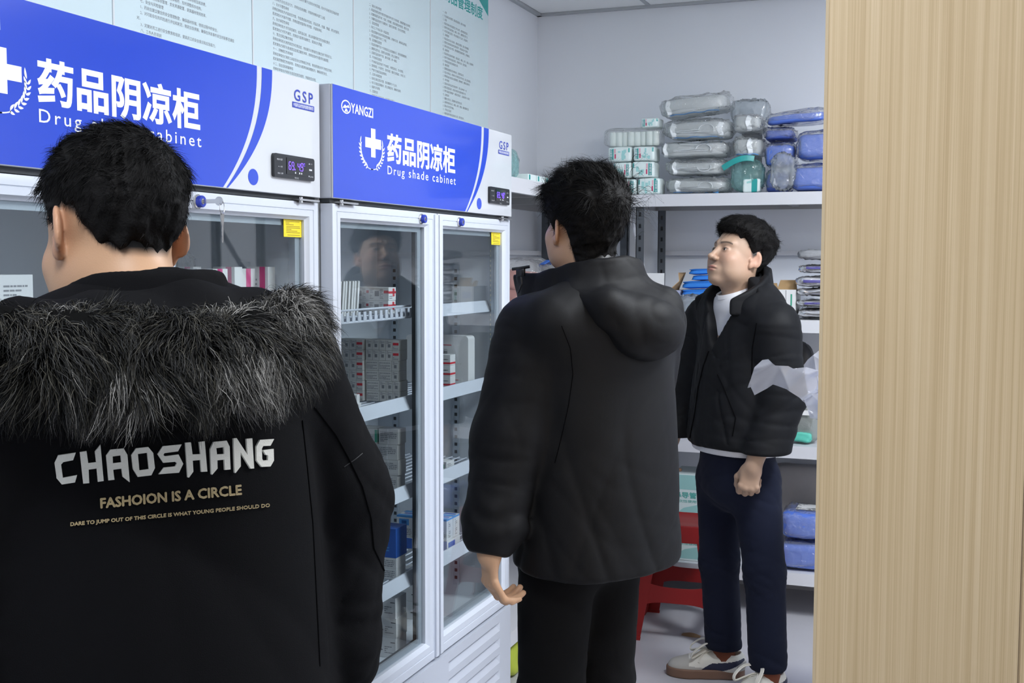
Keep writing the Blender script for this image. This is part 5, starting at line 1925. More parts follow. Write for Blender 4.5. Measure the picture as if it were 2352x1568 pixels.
# ---- the head, in head coordinates: x right, y forward, z up, origin between the ears
def head_shape(Q, full=1.0):
    d = ell(Q, (0, -0.012, 0.042), (0.076, 0.098, 0.086))
    d = smin(d, ell(Q, (0, 0.020, -0.018), (0.0665, 0.072, 0.088)), 0.03)
    A = np.abs(Q)
    X = Q.copy()
    X[:, 0] = A[:, 0]                          # mirrored copy for the paired features
    d = smin(d, ell(X, (0.040, 0.026, -0.058), (0.028*full, 0.050, 0.040)), 0.03)
    d = smin(d, ell(Q, (0, 0.062, -0.096), (0.028, 0.028, 0.021)), 0.026)
    d = smin(d, ell(X, (0.042, 0.058, -0.024), (0.024, 0.026, 0.024)), 0.022)
    d = smin(d, cap(X, (0.042, 0.072, 0.030), (0.010, 0.087, 0.026), 0.009, 0.009), 0.016)
    # eye sockets
    d = smax(d, -ell(X, (0.030, 0.100, 0.008), (0.022, 0.013, 0.011)), 0.012)
    # nose
    d = smin(d, cap(Q, (0, 0.0870, 0.016), (0, 0.108, -0.026), 0.0068, 0.0098), 0.012)
    d = smin(d, ell(Q, (0, 0.1115, -0.030), (0.0118, 0.0115, 0.0095)), 0.006)
    d = smin(d, ell(X, (0.0125, 0.1000, -0.0325), (0.0080, 0.0105, 0.0078)), 0.005)
    d = smax(d, -ell(X, (0.0062, 0.1085, -0.0415), (0.0036, 0.0055, 0.0040)), 0.002)
    # muzzle, lips
    d = smin(d, ell(Q, (0, 0.078, -0.066), (0.030, 0.018, 0.020)), 0.016)
    d = smin(d, ell(Q, (0, 0.0945, -0.0615), (0.0215, 0.0085, 0.0052)), 0.004)
    d = smin(d, ell(Q, (0, 0.0930, -0.0725), (0.0185, 0.0090, 0.0062)), 0.004)
    d = smax(d, -cap(X, (0.0, 0.1045, -0.0668), (0.0235, 0.0905, -0.0682), 0.0021, 0.0014), 0.003)
    # lids
    d = smin(d, ell(X, (0.0315, 0.0765, 0.0052), (0.0160, 0.0142, 0.0128)), 0.004)
    d = smax(d, -ell(X, (0.0312, 0.0935, 0.0046), (0.0132, 0.0085, 0.0036)), 0.0015)
    # ears
    a = math.radians(24)
    Re = np.array(((math.cos(a), math.sin(a), 0), (-math.sin(a), math.cos(a), 0), (0, 0, 1))).T
    tl = math.radians(-10)
    Rt = np.array(((1, 0, 0), (0, math.cos(tl), -math.sin(tl)), (0, math.sin(tl), math.cos(tl))))
    Rr = Re @ Rt
    e = ell(X, (0.081, -0.017, 0.004), (0.0062, 0.0185, 0.0300), Rr)
    e = smin(e, ell(X, (0.0765, -0.004, -0.022), (0.0065, 0.0090, 0.0125)), 0.008)
    e = smax(e, -ell(X, (0.0875, -0.012, 0.005), (0.0062, 0.0112, 0.0205), Rr), 0.004)
    e = smin(e, ell(X, (0.0755, 0.001, -0.006), (0.005, 0.006, 0.008)), 0.004)
    d = smin(d, e, 0.005)
    return d


HB_T = np.radians([0, 30, 48, 62, 74, 84, 95, 112, 126, 145, 180])


def hairline(Q, zb):
    th = np.abs(np.arctan2(Q[:, 0], Q[:, 1]+0.015))
    return np.interp(th, HB_T, zb)-Q[:, 2]


class Person:
    def __init__(s, base, yaw):
        s.base = np.array((base[0], base[1], 0.0))
        s.yaw = yaw
        R = rotm(yaw)
        s.R, s.F = R[:, 0], R[:, 1]
        s.U = np.array((0, 0, 1.0))
        s.M = R

    def W(s, x, y, z):
        return s.base+s.R*x+s.F*y+s.U*z

    def mesh(s, name, fn, lo, hi, vox, m, parent=None, smooth_it=0, post=None, slack=1.35):
        """fn works on world points; the box lo..hi is in the person's own axes; vertices are stored from the feet"""
        def f(q):
            return fn((q @ A3(s.M.T))+A3(s.base))
        V, F = solid_mesh(f, lo, hi, vox, slack=slack)
        V = V @ s.M.T
        if smooth_it:
            V = relax(V, F, smooth_it)
        if post is not None:
            V = post(V+s.base, F)-s.base
        o = mesh_obj(name, V, F, m, parent, smooth=True)
        if parent is None:
            o.location = s.base
        return o, V+s.base, F

    def put(s, name, V, F, m, parent, smooth=True, mi=None):
        return mesh_obj(name, np.asarray(V)-s.base, F, m, parent, smooth=smooth, mi=mi)


def hand_shape(P, wrist, D, N, left, curls, thumb, sc=1.0):
    """five separate fingers; D finger direction, N out of the back of the hand"""
    D = np.array(D, float)
    D /= np.linalg.norm(D)
    N = np.array(N, float)
    N -= D*(N @ D)
    N /= np.linalg.norm(N)
    Tm = np.cross(D, N) if left else np.cross(N, D)
    Rm = np.stack([Tm, D, N], 1)
    Q = ((P-A3(wrist)) @ A3(Rm))/f32(sc)
    d = cap(Q, (0, -0.05, 0), (0, 0.01, 0), 0.026, 0.024)
    x = smax(np.abs(Q[:, 0]-0.002)-0.033, np.abs(Q[:, 1]-0.048)-0.040, 0.02)
    x = smax(x, np.abs(Q[:, 2]+0.12*Q[:, 0]*0)-0.0105, 0.014)
    d = smin(d, x, 0.022)
    d = smin(d, ell(Q, (0.020, 0.030, -0.010), (0.018, 0.028, 0.013)), 0.014)
    fing = ((0.0285, 0.084, 0.044, 0.026, 0.021, 0.0092), (0.0095, 0.089, 0.047, 0.030, 0.022, 0.0095), (-0.0095, 0.086, 0.044, 0.028, 0.022, 0.0090), (-0.0270, 0.079, 0.035, 0.021, 0.019, 0.0080))
    for (tx, fy, l1, l2, l3, r), (a1, a2, a3, spread) in zip(fing, curls):
        p = np.array((tx*0.98, fy-0.012, 0.001))
        pts = [p]
        ang = 0.0
        for L, a in ((l1+0.012, a1), (l2, a2), (l3, a3)):
            ang += math.radians(a)
            p = p+L*np.array((math.sin(spread), math.cos(ang), -math.sin(ang)))
            pts.append(p)
        f = chain(Q, pts, [r*1.08, r*1.04, r*0.95, r*0.82], 0.004)
        for kn in (1, 2):
            f = smin(f, ell(Q, pts[kn], (r*1.02, r*1.06, r*1.06)), 0.004)
        d = smin(d, f, 0.005)
    p0 = np.array((0.022, 0.016, -0.008))
    pts = [p0]
    for (L, v) in zip((0.044, 0.033, 0.027), thumb):
        v = np.array(v, float)
        pts.append(pts[-1]+L*v/np.linalg.norm(v))
    d = smin(d, chain(Q, pts, [0.0140, 0.0115, 0.0105, 0.0085], 0.005), 0.009)
    return d*f32(sc)


def strands(name, roots, dirs, lens, m, parent, base, curl=0.2, seed=1, width=0.0008, seg=5, droop=0.0, bend=None, clump=0.0, tint=None):
    """many fine tapered hairs as one mesh of ribbons; dirs = starting direction, bend = direction they turn to"""
    r = np.random.RandomState(seed)
    n = len(roots)
    side = np.cross(dirs, r.normal(size=(n, 3)))
    side /= np.linalg.norm(side, axis=1)[:, None]+1e-9
    wob = np.cross(dirs, side)
    ph = r.rand(n)*6.28
    fr = 1.0+2.5*r.rand(n)
    am = curl*lens*(0.3+r.rand(n))
    pts = []
    p = roots.copy()
    dcur = dirs.copy()
    for i in range(seg+1):
        t = i/seg
        off = (np.sin(ph+t*fr*2.2)-np.sin(ph))*am*0.5
        off2 = (np.cos(ph*1.7+t*fr*1.8)-np.cos(ph*1.7))*am*0.5
        pts.append(p+side*off[:, None]+wob*off2[:, None])
        if bend is not None:
            dcur = dirs*(1-t)+bend*t
        dcur = dcur.copy()
        dcur[:, 2] -= droop*t
        dn = dcur/(np.linalg.norm(dcur, axis=1)[:, None]+1e-9)
        p = p+dn*(lens/seg)[:, None]
    V = np.empty((n, seg+1, 2, 3))
    for i in range(seg+1):
        w = width*(1-0.85*(i/seg)**1.5)*0.5
        V[:, i, 0] = pts[i]-side*w
        V[:, i, 1] = pts[i]+side*w
    b = (np.arange(n)*(seg+1)*2)[:, None]
    F = []
    for i in range(seg):
        F.append(np.concatenate([b+2*i, b+2*i+1, b+2*i+3, b+2*i+2], 1))
    F = np.concatenate(F)
    o = mesh_obj(name, V.reshape(-1, 3)-base, F, m, parent, smooth=True)
    if tint is not None:
        at_ = o.data.color_attributes.new('tone', 'FLOAT_COLOR', 'POINT')
        c = np.ones((n, (seg+1)*2, 4), np.float32)
        c[:, :, :3] = tint[:, None, :]
        at_.data.foreach_set('color', c.ravel())
    return o


def sample_faces(V, F, mask, n, seed):
    r = np.random.RandomState(seed)
    A_, B_, C_, D_ = V[F[:, 0]], V[F[:, 1]], V[F[:, 2]], V[F[:, 3]]
    nv = np.cross(C_-A_, D_-B_)
    area = np.linalg.norm(nv, axis=1)
    w = area*mask
    w = w/w.sum()
    k = r.choice(len(F), n, p=w)
    u, v = r.rand(n, 1), r.rand(n, 1)
    p = (A_[k]*(1-u)+B_[k]*u)*(1-v)+(D_[k]*(1-u)+C_[k]*u)*v
    nn = nv[k]/(area[k][:, None]+1e-12)
    return p, nn


def attr_mat(name, rough, sss=0.0, spec=0.5, bump=None, coat=0.0):
    m = mat(name, (0.5, 0.5, 0.5), rough, spec=spec, sss=sss, bump=bump, coat=coat)
    nt = m.node_tree
    a = nt.nodes.new('ShaderNodeAttribute')
    a.attribute_name = 'tone'
    nt.links.new(a.outputs['Color'], P_(m).inputs['Base Color'])
    return m


M_skin = attr_mat('skin', 0.48, sss=0.06, spec=0.35, bump=(420, 0.10))
M_hair = mat('black_hair', (0.0045, 0.0042, 0.0042), 0.55, spec=0.10)
M_hairc = mat('black_hair_base', (0.0055, 0.005, 0.005), 0.65, spec=0.12, bump=(300, 0.5))
M_furs = attr_mat('fur_strand', 0.55, spec=0.3)
M_cloth1 = mat('black_parka_cotton', (0.0050, 0.0050, 0.0058), 0.85, spec=0.06, bump=(900, 0.25))
M_cloth2 = mat('black_softshell', (0.0060, 0.0061, 0.0070), 0.60, spec=0.12, bump=(700, 0.12))
M_cloth3 = mat('charcoal_puffer_nylon', (0.0085, 0.0090, 0.0105), 0.58, spec=0.10, bump=(500, 0.10))
M_navy = mat('navy_trousers', (0.0065, 0.009, 0.022), 0.85, spec=0.15, bump=(700, 0.2), sheen=0.02)
M_blkt = mat('black_trousers', (0.0035, 0.0035, 0.004), 0.9, spec=0.12, bump=(700, 0.2), sheen=0.0)
M_tee = mat('pale_grey_tee', (0.60, 0.60, 0.63), 0.85, bump=(500, 0.2))
M_eyew = mat('eye_white', (0.72, 0.70, 0.68), 0.15)
M_iris = mat('dark_iris', (0.012, 0.008, 0.006), 0.06)

SKIN = np.array((0.52, 0.315, 0.195))


def paint_skin(o, V, hc, Rh, skin, zb, fade=None, sc=1.0):
    """true colour of the skin: lips, ear and cheek flush, brows, cropped hair; also shade painted in the mouth crease"""
    Q = ((V-hc) @ Rh)/sc
    n = len(V)
    c = np.tile(skin, (n, 1))

    def mix(w, col):
        nonlocal c
        c = c*(1-w[:, None])+np.array(col)*w[:, None]
    X = np.abs(Q)
    g = lambda ctr, r: np.exp(-((np.stack([X[:, 0], Q[:, 1], Q[:, 2]], 1)-np.array(ctr))**2/np.array(r)**2).sum(1))
    mix(0.30*g((0.045, 0.07, -0.02), (0.03, 0.04, 0.025)), (0.60, 0.28, 0.20))
    mix(0.30*g((0.084, -0.012, 0.0), (0.016, 0.03, 0.05)), (0.58, 0.20, 0.13))
    lip = np.clip(1.6*np.maximum(np.exp(-(((Q[:, 0])/0.022)**4+((Q[:, 2]+0.0615)/0.0048)**2)), np.exp(-(((Q[:, 0])/0.019)**4+((Q[:, 2]+0.0727)/0.0056)**2)))-0.35, 0, 1)*(Q[:, 1] > 0.08)
    mix(0.75*lip, (0.36, 0.13, 0.115))
    mix(0.8*np.exp(-(((Q[:, 0])/0.025)**4+((Q[:, 2]+0.0672)/0.0016)**2))*(Q[:, 1] > 0.08), (0.10, 0.035, 0.03))  # dark shade painted into the crease between the lips
    mix(0.28*np.exp(-(((Q[:, 0])/0.03)**4+((Q[:, 2]+0.052)/0.006)**2))*(Q[:, 1] > 0.08), (0.25, 0.17, 0.14))
    mix(0.20*np.exp(-(((Q[:, 0])/0.05)**4+((Q[:, 2]+0.100)/0.018)**2))*(Q[:, 1] > 0.02), (0.25, 0.18, 0.15))
    # brows
    bx = np.clip((X[:, 0]-0.012)/0.040, 0, 1)
    bz = 0.0255+0.0055*np.sin(bx*PI*0.62)-0.004*bx**3
    bw = np.where((X[:, 0] > 0.011) & (X[:, 0] < 0.052), np.exp(-((Q[:, 2]-bz)/(0.0046-0.0018*bx))**4), 0)*(Q[:, 1] > 0.04)
    mix(0.85*bw, (0.030, 0.022, 0.018))
    # lash line
    ex = (X[:, 0]-0.0312)/0.0150
    up = np.where(np.abs(ex) < 1, np.exp(-((Q[:, 2]-(0.0050+0.0042*np.sqrt(np.clip(1-ex**2, 0, 1))))/0.0018)**2), 0)*(Q[:, 1] > 0.07)
    mix(0.9*up, (0.025, 0.015, 0.012))
    hl = hairline(Q, zb)
    if fade is not None:
        hf = hairline(Q, fade)
        w = np.clip((0.003-hf)/0.016, 0, 1)*(np.abs(Q[:, 0]) < 0.0795)
        mix(0.92*np.clip(w, 0, 1), (0.035, 0.028, 0.024))
    w = np.clip((0.006-hl)/0.012, 0, 1)*(np.abs(Q[:, 0]) < 0.082)*(Q[:, 2] > -0.12)
    mix(w, (0.006, 0.005, 0.005))
    a = o.data.color_attributes.new('tone', 'FLOAT_COLOR', 'POINT')
    cc = np.ones((n, 4), np.float32)
    cc[:, :3] = c
    a.data.foreach_set('color', cc.ravel())


def eyes(person, body, hc, Rh, look, sc=1.0):
    for sx in (-1, 1):
        c = hc+Rh @ (np.array((sx*0.0312, 0.0778, 0.0048))*sc)
        mb = MB()
        n, m_ = 24, 14
        vs, fs, mi = [], [], []
        lk = Rh @ np.array(look)
        lk = lk/np.linalg.norm(lk)
        zq = Vector(lk).to_track_quat('Z', 'Y')
        prof = [(math.sin(a)*0.0122*sc, math.cos(a)*0.0122*sc) for a in np.linspace(0.02, PI-0.02, m_)]
        for (r, h) in prof:
            for k in range(n):
                vs.append(zq @ Vector((r*math.cos(2*PI*k/n), r*math.sin(2*PI*k/n), h)))
        for i in range(m_-1):
            for k in range(n):
                fs.append((i*n+k, i*n+(k+1) % n, (i+1)*n+(k+1) % n, (i+1)*n+k))
                mi.append(1 if i < 2 else 0)
        fs.append(tuple(range(n)))
        mi.append(1)
        V = np.array([v[:] for v in vs])+c-person.base
        mesh_obj('eye', V, fs, [M_eyew, M_iris], body, smooth=True, mi=mi)


def body_fn(pp, J, hc, Rh, hsc, hands):
    """one continuous figure: head, neck, trunk, arms with hands, legs"""
    def f(P):
        Q = ((P-A3(hc)) @ A3(Rh))/f32(hsc)
        d = head_shape(Q, J.get('full', 1.0))*f32(hsc)
        nk0 = hc+Rh @ (np.array((0, -0.022, -0.055))*hsc)
        d = smin(d, cap(P, nk0, J['neck'], 0.055, 0.060), 0.03)
        tr = ecap(P, J['neck']-pp.U*0.05, J['chest'], (0.09, 0.06), (0.145, 0.082), pp.R, pp.F)
        tr = smin(tr, ecap(P, J['chest'], J['pelvis'], (0.145, 0.082), (0.145, 0.085), pp.R, pp.F), 0.05)
        d = smin(d, tr, 0.04)
        for sd in ('L', 'R'):
            d = smin(d, chain(P, [J['sh'+sd], J['el'+sd], J['wr'+sd]], [0.050, 0.038, 0.026], 0.02), 0.03)
            d = smin(d, chain(P, [J['hip'+sd], J['kn'+sd], J['an'+sd]], [0.078, 0.050, 0.036], 0.02), 0.03)
            toe = J['toe'+sd]
            d = smin(d, cap(P, J['an'+sd]-pp.U*0.035, toe, 0.026, 0.015), 0.02)
        for (w, D, N, left, curls, th, *hs) in hands:
            near = np.einsum('ij,ij->i', P-A3(w), P-A3(w)) < 0.30**2
            if near.any():
                h = np.full(len(P), 1.0, f32)
                h[near] = hand_shape(P[near], w, D, N, left, curls, th, *hs)
                d = smin(d, h, 0.012)
        return d
    return f


def wall(P, pp, ctr, tab, zbot, t, gap=0.0, tb=None):
    """stand-up collar wall round the neck; tab rows: angle from the back (deg), radius at top, radius at bottom, height of the top edge"""
    tab = np.array(tab, float)
    Q = (P-A3(pp.W(ctr[0], ctr[1], 0))) @ A3(pp.M)
    x, y, z = Q[:, 0], Q[:, 1], Q[:, 2]
    th = np.degrees(np.abs(np.arctan2(x, -y)))
    rho = np.sqrt(x*x+y*y)
    rt = np.interp(th, tab[:, 0], tab[:, 1])
    rb = np.interp(th, tab[:, 0], tab[:, 2])
    zt = np.interp(th, tab[:, 0], tab[:, 3])
    s = np.clip((z-zbot)/(zt-zbot), -0.2, 1.2)
    r = rb+(rt-rb)*s
    tk = t if tb is None else tb+(t-tb)*np.clip(s, 0, 1)
    d = np.abs(rho-r)-tk
    d = smax(d, z-zt, 0.008)
    d = smax(d, zbot-z, 0.008)
    if gap:
        d = smax(d, rho*np.sin(np.radians(np.clip(th-(180-gap), -89, 89))), 0.01)
    return d
# ------------------------------------------------------------------ people
def dep(px, py, d):
    return EYE+pix(px, py)*d


ZB_N = [0.080, 0.078, 0.064, 0.044, 0.012, -0.004, 0.032, 0.022, -0.030, -0.055, -0.058]


def crown(Q):
    d = ell(Q, (0, -0.012, 0.042), (0.076, 0.098, 0.086))
    return smin(d, ell(Q, (0, 0.020, -0.018), (0.0665, 0.072, 0.088)), 0.03)


def hair(pp, body, hc, Rh, sc, zb, thick, whorl, seed, n, length, extra=None, comb_mix=(0.16, 1.0), lift=0.0, name='hair', part=None, wid=0.0008):
    """close cap of hair with grooves, covered by single strands"""
    def thk(Q):
        top = np.clip((Q[:, 2]-0.01)/0.09, 0, 1)
        top = top*top*(3-2*top)
        return thick[0]+(thick[1]-thick[0])*top

    def fn(P):
        Q = ((P-A3(hc)) @ A3(Rh))/f32(sc)
        d = smin(crown(Q), cap(Q, (0, -0.024, -0.055), (0, -0.042, -0.13), 0.052, 0.050), 0.03)-thk(Q)*np.clip(0.35-hairline(Q, zb)/0.035, 0.25, 1)
        if extra is not None:
            for (c, r) in extra:
                d = smin(d, ell(Q, c, r), 0.02)
        G = Q*np.array((1.0, 0.45, 0.7), f32)
        d = d+0.0022*fbm(G, seed, 170, 2)-0.0028*ridges(G, seed+1, 120, 3)
        reg = hairline(Q, zb)+0.006*fbm(Q*np.array((1, 1, 0.4), f32), seed+2, 190, 2)
        return smax(d, reg, 0.010)*f32(sc)
    c = (hc-pp.base) @ pp.M
    o, V, F = pp.mesh(name, fn, c-0.16, c+0.19, 0.0026, M_hairc, body)
    Nn = vnormals(V, F)
    C = V[F].mean(1)
    Qc = ((C-hc) @ Rh)/sc
    ok = (hairline(Qc, zb) < -0.001).astype(float)*(0.35+np.clip(Qc[:, 2]*8, 0, 1))
    p, nn = sample_faces(V, F, ok, n, seed)
    Q = ((p-hc) @ Rh)/sc
    w = np.array(whorl)
    r = np.random.RandomState(seed+3)
    t = Q-w
    t /= np.linalg.norm(t, axis=1)[:, None]+1e-6
    # swirl round the whorl, then away from it
    sw = np.cross(np.tile(w/np.linalg.norm(w), (len(t), 1)), t)
    near = np.exp(-((Q-w)**2).sum(1)/0.045**2)[:, None]
    comb = t+0.7*near*sw
    comb = comb @ Rh.T
    comb += 0.16*r.normal(size=comb.shape)
    # locks: neighbouring hairs lean the same way
    lock = np.stack([fbm(Q, seed+9, 60, 2), fbm(Q, seed+10, 60, 2), fbm(Q, seed+11, 60, 2)], 1)
    comb += 0.45*(lock @ Rh.T)
    comb -= nn*(comb*nn).sum(1)[:, None]
    comb /= np.linalg.norm(comb, axis=1)[:, None]+1e-9
    d0 = nn*comb_mix[0]+comb*comb_mix[1]
    d0 /= np.linalg.norm(d0, axis=1)[:, None]
    top = np.clip((Q[:, 2]-0.0)/0.08, 0, 1)
    L = (length[0]+(length[1]-length[0])*top)*(0.6+0.7*r.rand(len(p)))
    strands('strands', p-nn*0.002, d0, L, M_hair, o, pp.base, curl=0.12, seed=seed, width=wid, seg=4, droop=0.25)
    return o, V, F


def garment(pp, name, fn, lo, hi, vox, m, body, folds=None, relax_it=1):
    o, V, F = pp.mesh(name, fn, lo, hi, vox, m, body, smooth_it=relax_it)
    return o, V, F


def legs_fn(pp, J, r0, r1, r2, top):
    def f(P):
        d = ecap(P, J['pelvis']+pp.U*0.12, J['pelvis']-pp.U*0.04, (top[0], top[1]), (top[0], top[1]), pp.R, pp.F)
        for sd in ('L', 'R'):
            l = chain(P, [J['hip'+sd], J['kn'+sd], J['an'+sd]+pp.U*0.015], [r0, r1, r2], 0.03)
            d = smin(d, l, 0.035)
        z = P[:, 2]
        Q = P-A3(J['knR'])
        fold = ridges(P*np.array((0.7, 0.7, 1.7), f32), 31, 26, 4)
        kn = 0.4+np.exp(-((z-J['knR'][2])/0.09)**2)+0.8*np.exp(-((z-J['anR'][2]-0.05)/0.06)**2)+0.6*np.exp(-((z-J['pelvis'][2]+0.08)/0.06)**2)
        d = d+0.008*(fold-0.15)*kn
        d = smax(d, (J['anR'][2]+0.0-z), 0.006)
        return d
    return f


def shoe(pp, body, ank, yaw, mats, label=None, detailed=True, left=False):
    """low trainer: upper with toe cap and side stripe, thick sole, laces"""
    R = rotm(yaw)
    c = np.array((ank[0], ank[1], 0.0))

    def upper(P):
        Q = (P-A3(c)) @ A3(R)
        d = ell(Q, (0, -0.028, 0.058), (0.037, 0.050, 0.050))
        d = smin(d, cap(Q, (0, -0.03, 0.048), (0, 0.08, 0.046), 0.041, 0.037), 0.03)
        d = smin(d, cap(Q, (0, 0.02, 0.070), (0, 0.105, 0.048), 0.028, 0.026), 0.03)
        d = smin(d, ell(Q, (0.003, 0.135, 0.034), (0.046, 0.065, 0.034)), 0.03)
        d = smax(d, 0.026-Q[:, 2], 0.003)
        d = smax(d, -cap(Q, (0, -0.030, 0.105), (0, -0.012, 0.20), 0.033, 0.05), 0.008)
        d = smax(d, -cap(Q, (0, -0.030, 0.085), (0, -0.025, 0.12), 0.024, 0.028), 0.008)
        return d

    def sole(P):
        Q = (P-A3(c)) @ A3(R)
        q = Q.copy()
        q[:, 2] = 0
        d2 = cap(q, (0, -0.036, 0), (0.0, 0.05, 0), 0.0415, 0.0405)
        d2 = smin(d2, ell(q, (0.003, 0.135, 0), (0.0505, 0.071, 0.05)), 0.03)
        d2 = smin(d2, cap(q, (0, 0.05, 0), (0.002, 0.12, 0), 0.040, 0.048), 0.02)
        return smax(d2, np.abs(Q[:, 2]-0.0175)-0.0175, 0.006)
    lo = np.array((-0.08, -0.11, 0.0))
    hi = np.array((0.08, 0.22, 0.14))
    def run(fn, vox):
        def g(q):
            return fn((q @ A3(R.T))+A3(c))
        V, F = solid_mesh(g, lo-0.006, hi, vox)
        V = V @ R.T+c
        return V, F
    V, F = run(upper, 0.0024)
    Q = ((V-c) @ R)[F].mean(1)
    mi = np.zeros(len(F), int)
    y, z = Q[:, 1], Q[:, 2]
    mi[(y > 0.125) & (z < 0.085-0.0*y)] = 1
    mi[(z < 0.040+0.10*(y-0.06)) & (y > 0.06)] = 1
    mi[(y < -0.045) & (z < 0.065) & (z > 0.0)] = 2
    s = np.clip((0.085-y)/0.165, 0, 1)
    zu = 0.028+0.030*np.clip(s*4, 0, 1)**0.7+0.022*s**2
    zl = 0.014+0.058*s**1.6
    side = np.abs(Q[:, 0]) > 0.018
    mi[side & (y < 0.085) & (y > -0.09) & (z < zu) & (z > zl)] = 3
    o = pp.put('shoe', V, F, mats[:4], body, mi=mi)
    if label:
        o['label'] = label
    V, F = run(sole, 0.0028)
    pp.put('sole', V, F, mats[4], o)
    if detailed:
        def w3(x, y, z):
            return c+R @ np.array((x, y, z))-pp.base
        mb = MB()
        top = lambda y: 0.098-0.33*max(0, y-0.02) if y > 0.02 else 0.098
        for i in range(5):
            y0 = 0.034+i*0.017
            zt = top(y0)-0.002
            mb.tube([w3(-0.027, y0, zt-0.013), w3(-0.015, y0+0.004, zt-0.001), w3(0, y0+0.006, zt+0.003), w3(0.015, y0+0.004, zt-0.001), w3(0.027, y0, zt-0.013)], 0.003, 6, 0, flat=(0.0042, 0.0016))
        for sx in (-1, 1):
            lp = [(0, 0.046, 0.101), (sx*0.018, 0.052, 0.126), (sx*0.040, 0.078, 0.124), (sx*0.050, 0.112, 0.098), (sx*0.044, 0.116, 0.080), (sx*0.028, 0.090, 0.090), (sx*0.012, 0.062, 0.100), (0, 0.050, 0.100)]
            q = []
            for i in range(len(lp)-1):
                for k in range(4):
                    t = k/4
                    p0, p1, p2, p3 = lp[max(i-1, 0)], lp[i], lp[i+1], lp[min(i+2, len(lp)-1)]
                    q.append(w3(*[0.5*((2*p1[j])+(-p0[j]+p2[j])*t+(2*p0[j]-5*p1[j]+4*p2[j]-p3[j])*t*t+(-p0[j]+3*p1[j]-3*p2[j]+p3[j])*t**3) for j in range(3)]))
            mb.tube(q, 0.003, 6, 0, flat=(0.0068, 0.0024))
            mb.tube([w3(sx*0.002, 0.052, 0.098), w3(sx*0.014, 0.07, 0.096), w3(sx*0.034, 0.085, 0.078), w3(sx*0.042, 0.09, 0.062)], 0.003, 6, 0, flat=(0.0045, 0.0015))
        mb.build('laces', mats[5], o, smooth=True)
        mb = MB()
        mb.tube([w3(0, 0.012, 0.122), w3(0, 0.03, 0.108), w3(0, 0.06, 0.092), w3(0, 0.10, 0.078)], 0.01, 8, 0, flat=(0.019, 0.003))
        mb.build('tongue', mats[0], o, smooth=True)
    return o


BLACK_SHOE = [mat('black_shoe', (0.012, 0.012, 0.013), 0.4)]*4+[mat('black_sole', (0.02, 0.02, 0.02), 0.7), M_gask]
PK = dict(curl_relaxed=[(18, 28, 18, 0.03), (22, 34, 20, 0.0), (28, 38, 22, -0.02), (32, 40, 24, -0.06)])

# ================= the man in the fur hood, nearest
hc1 = dep(262, 548, 1.50)
yaw1 = math.radians(-68)
_F = np.array((math.sin(yaw1), math.cos(yaw1)))
m1 = Person(hc1[:2]-_F*0.060, yaw1)
Rh1 = rotm(math.radians(-66), math.radians(-13), math.radians(-3))
J = dict(neck=m1.W(0, -0.01, 1.43), chest=m1.W(0, -0.03, 1.27), pelvis=m1.W(0, -0.01, 0.90),
         shR=m1.W(0.19, -0.02, 1.345), elR=dep(742, 1150, 1.69), wrR=dep(755, 1540, 1.66),
         shL=m1.W(-0.19, -0.02, 1.345), elL=m1.W(-0.27, 0.0, 1.08), wrL=m1.W(-0.26, 0.08, 0.84),
         hipR=m1.W(0.09, 0, 0.88), knR=m1.W(0.10, 0.02, 0.48), anR=m1.W(0.11, -0.03, 0.09), toeR=m1.W(0.13, 0.10, 0.035),
         hipL=m1.W(-0.09, 0, 0.88), knL=m1.W(-0.10, 0.02, 0.48), anL=m1.W(-0.11, -0.03, 0.09), toeL=m1.W(-0.13, 0.10, 0.035))
TH = [(0.75, 0.8, -0.35), (0.25, 0.95, -0.4), (0.05, 0.95, -0.45)]
hands = [(J['wrR'], (0, 0, -1), m1.R, False, PK['curl_relaxed'], TH), (J['wrL'], (0, 0, -1), -m1.R, True, PK['curl_relaxed'], TH)]
body1, V, F = m1.mesh('person', body_fn(m1, J, hc1, Rh1, 1.0, hands), (-0.48, -0.22, -0.01), (0.48, 0.34, 1.74), 0.0032, M_skin)
tag(body1, 'person in black parka with grey fur hood, seen from behind at the left front', 'person')
paint_skin(body1, V, hc1, Rh1, SKIN*np.array((1.0, 0.98, 0.95)), [0.080, 0.078, 0.064, 0.044, 0.012, -0.004, 0.032, 0.016, -0.016, -0.034, -0.038], None)
eyes(m1, body1, hc1, Rh1, (0, 1, -0.1))
hair(m1, body1, hc1, Rh1, 1.0, [0.080, 0.078, 0.064, 0.044, 0.012, -0.004, 0.032, 0.018, -0.012, -0.030, -0.034], (0.007, 0.013), (0.030, -0.066, 0.100), 11, 16000, (0.010, 0.024), comb_mix=(0.22, 1.0), wid=0.0007)
J1 = J


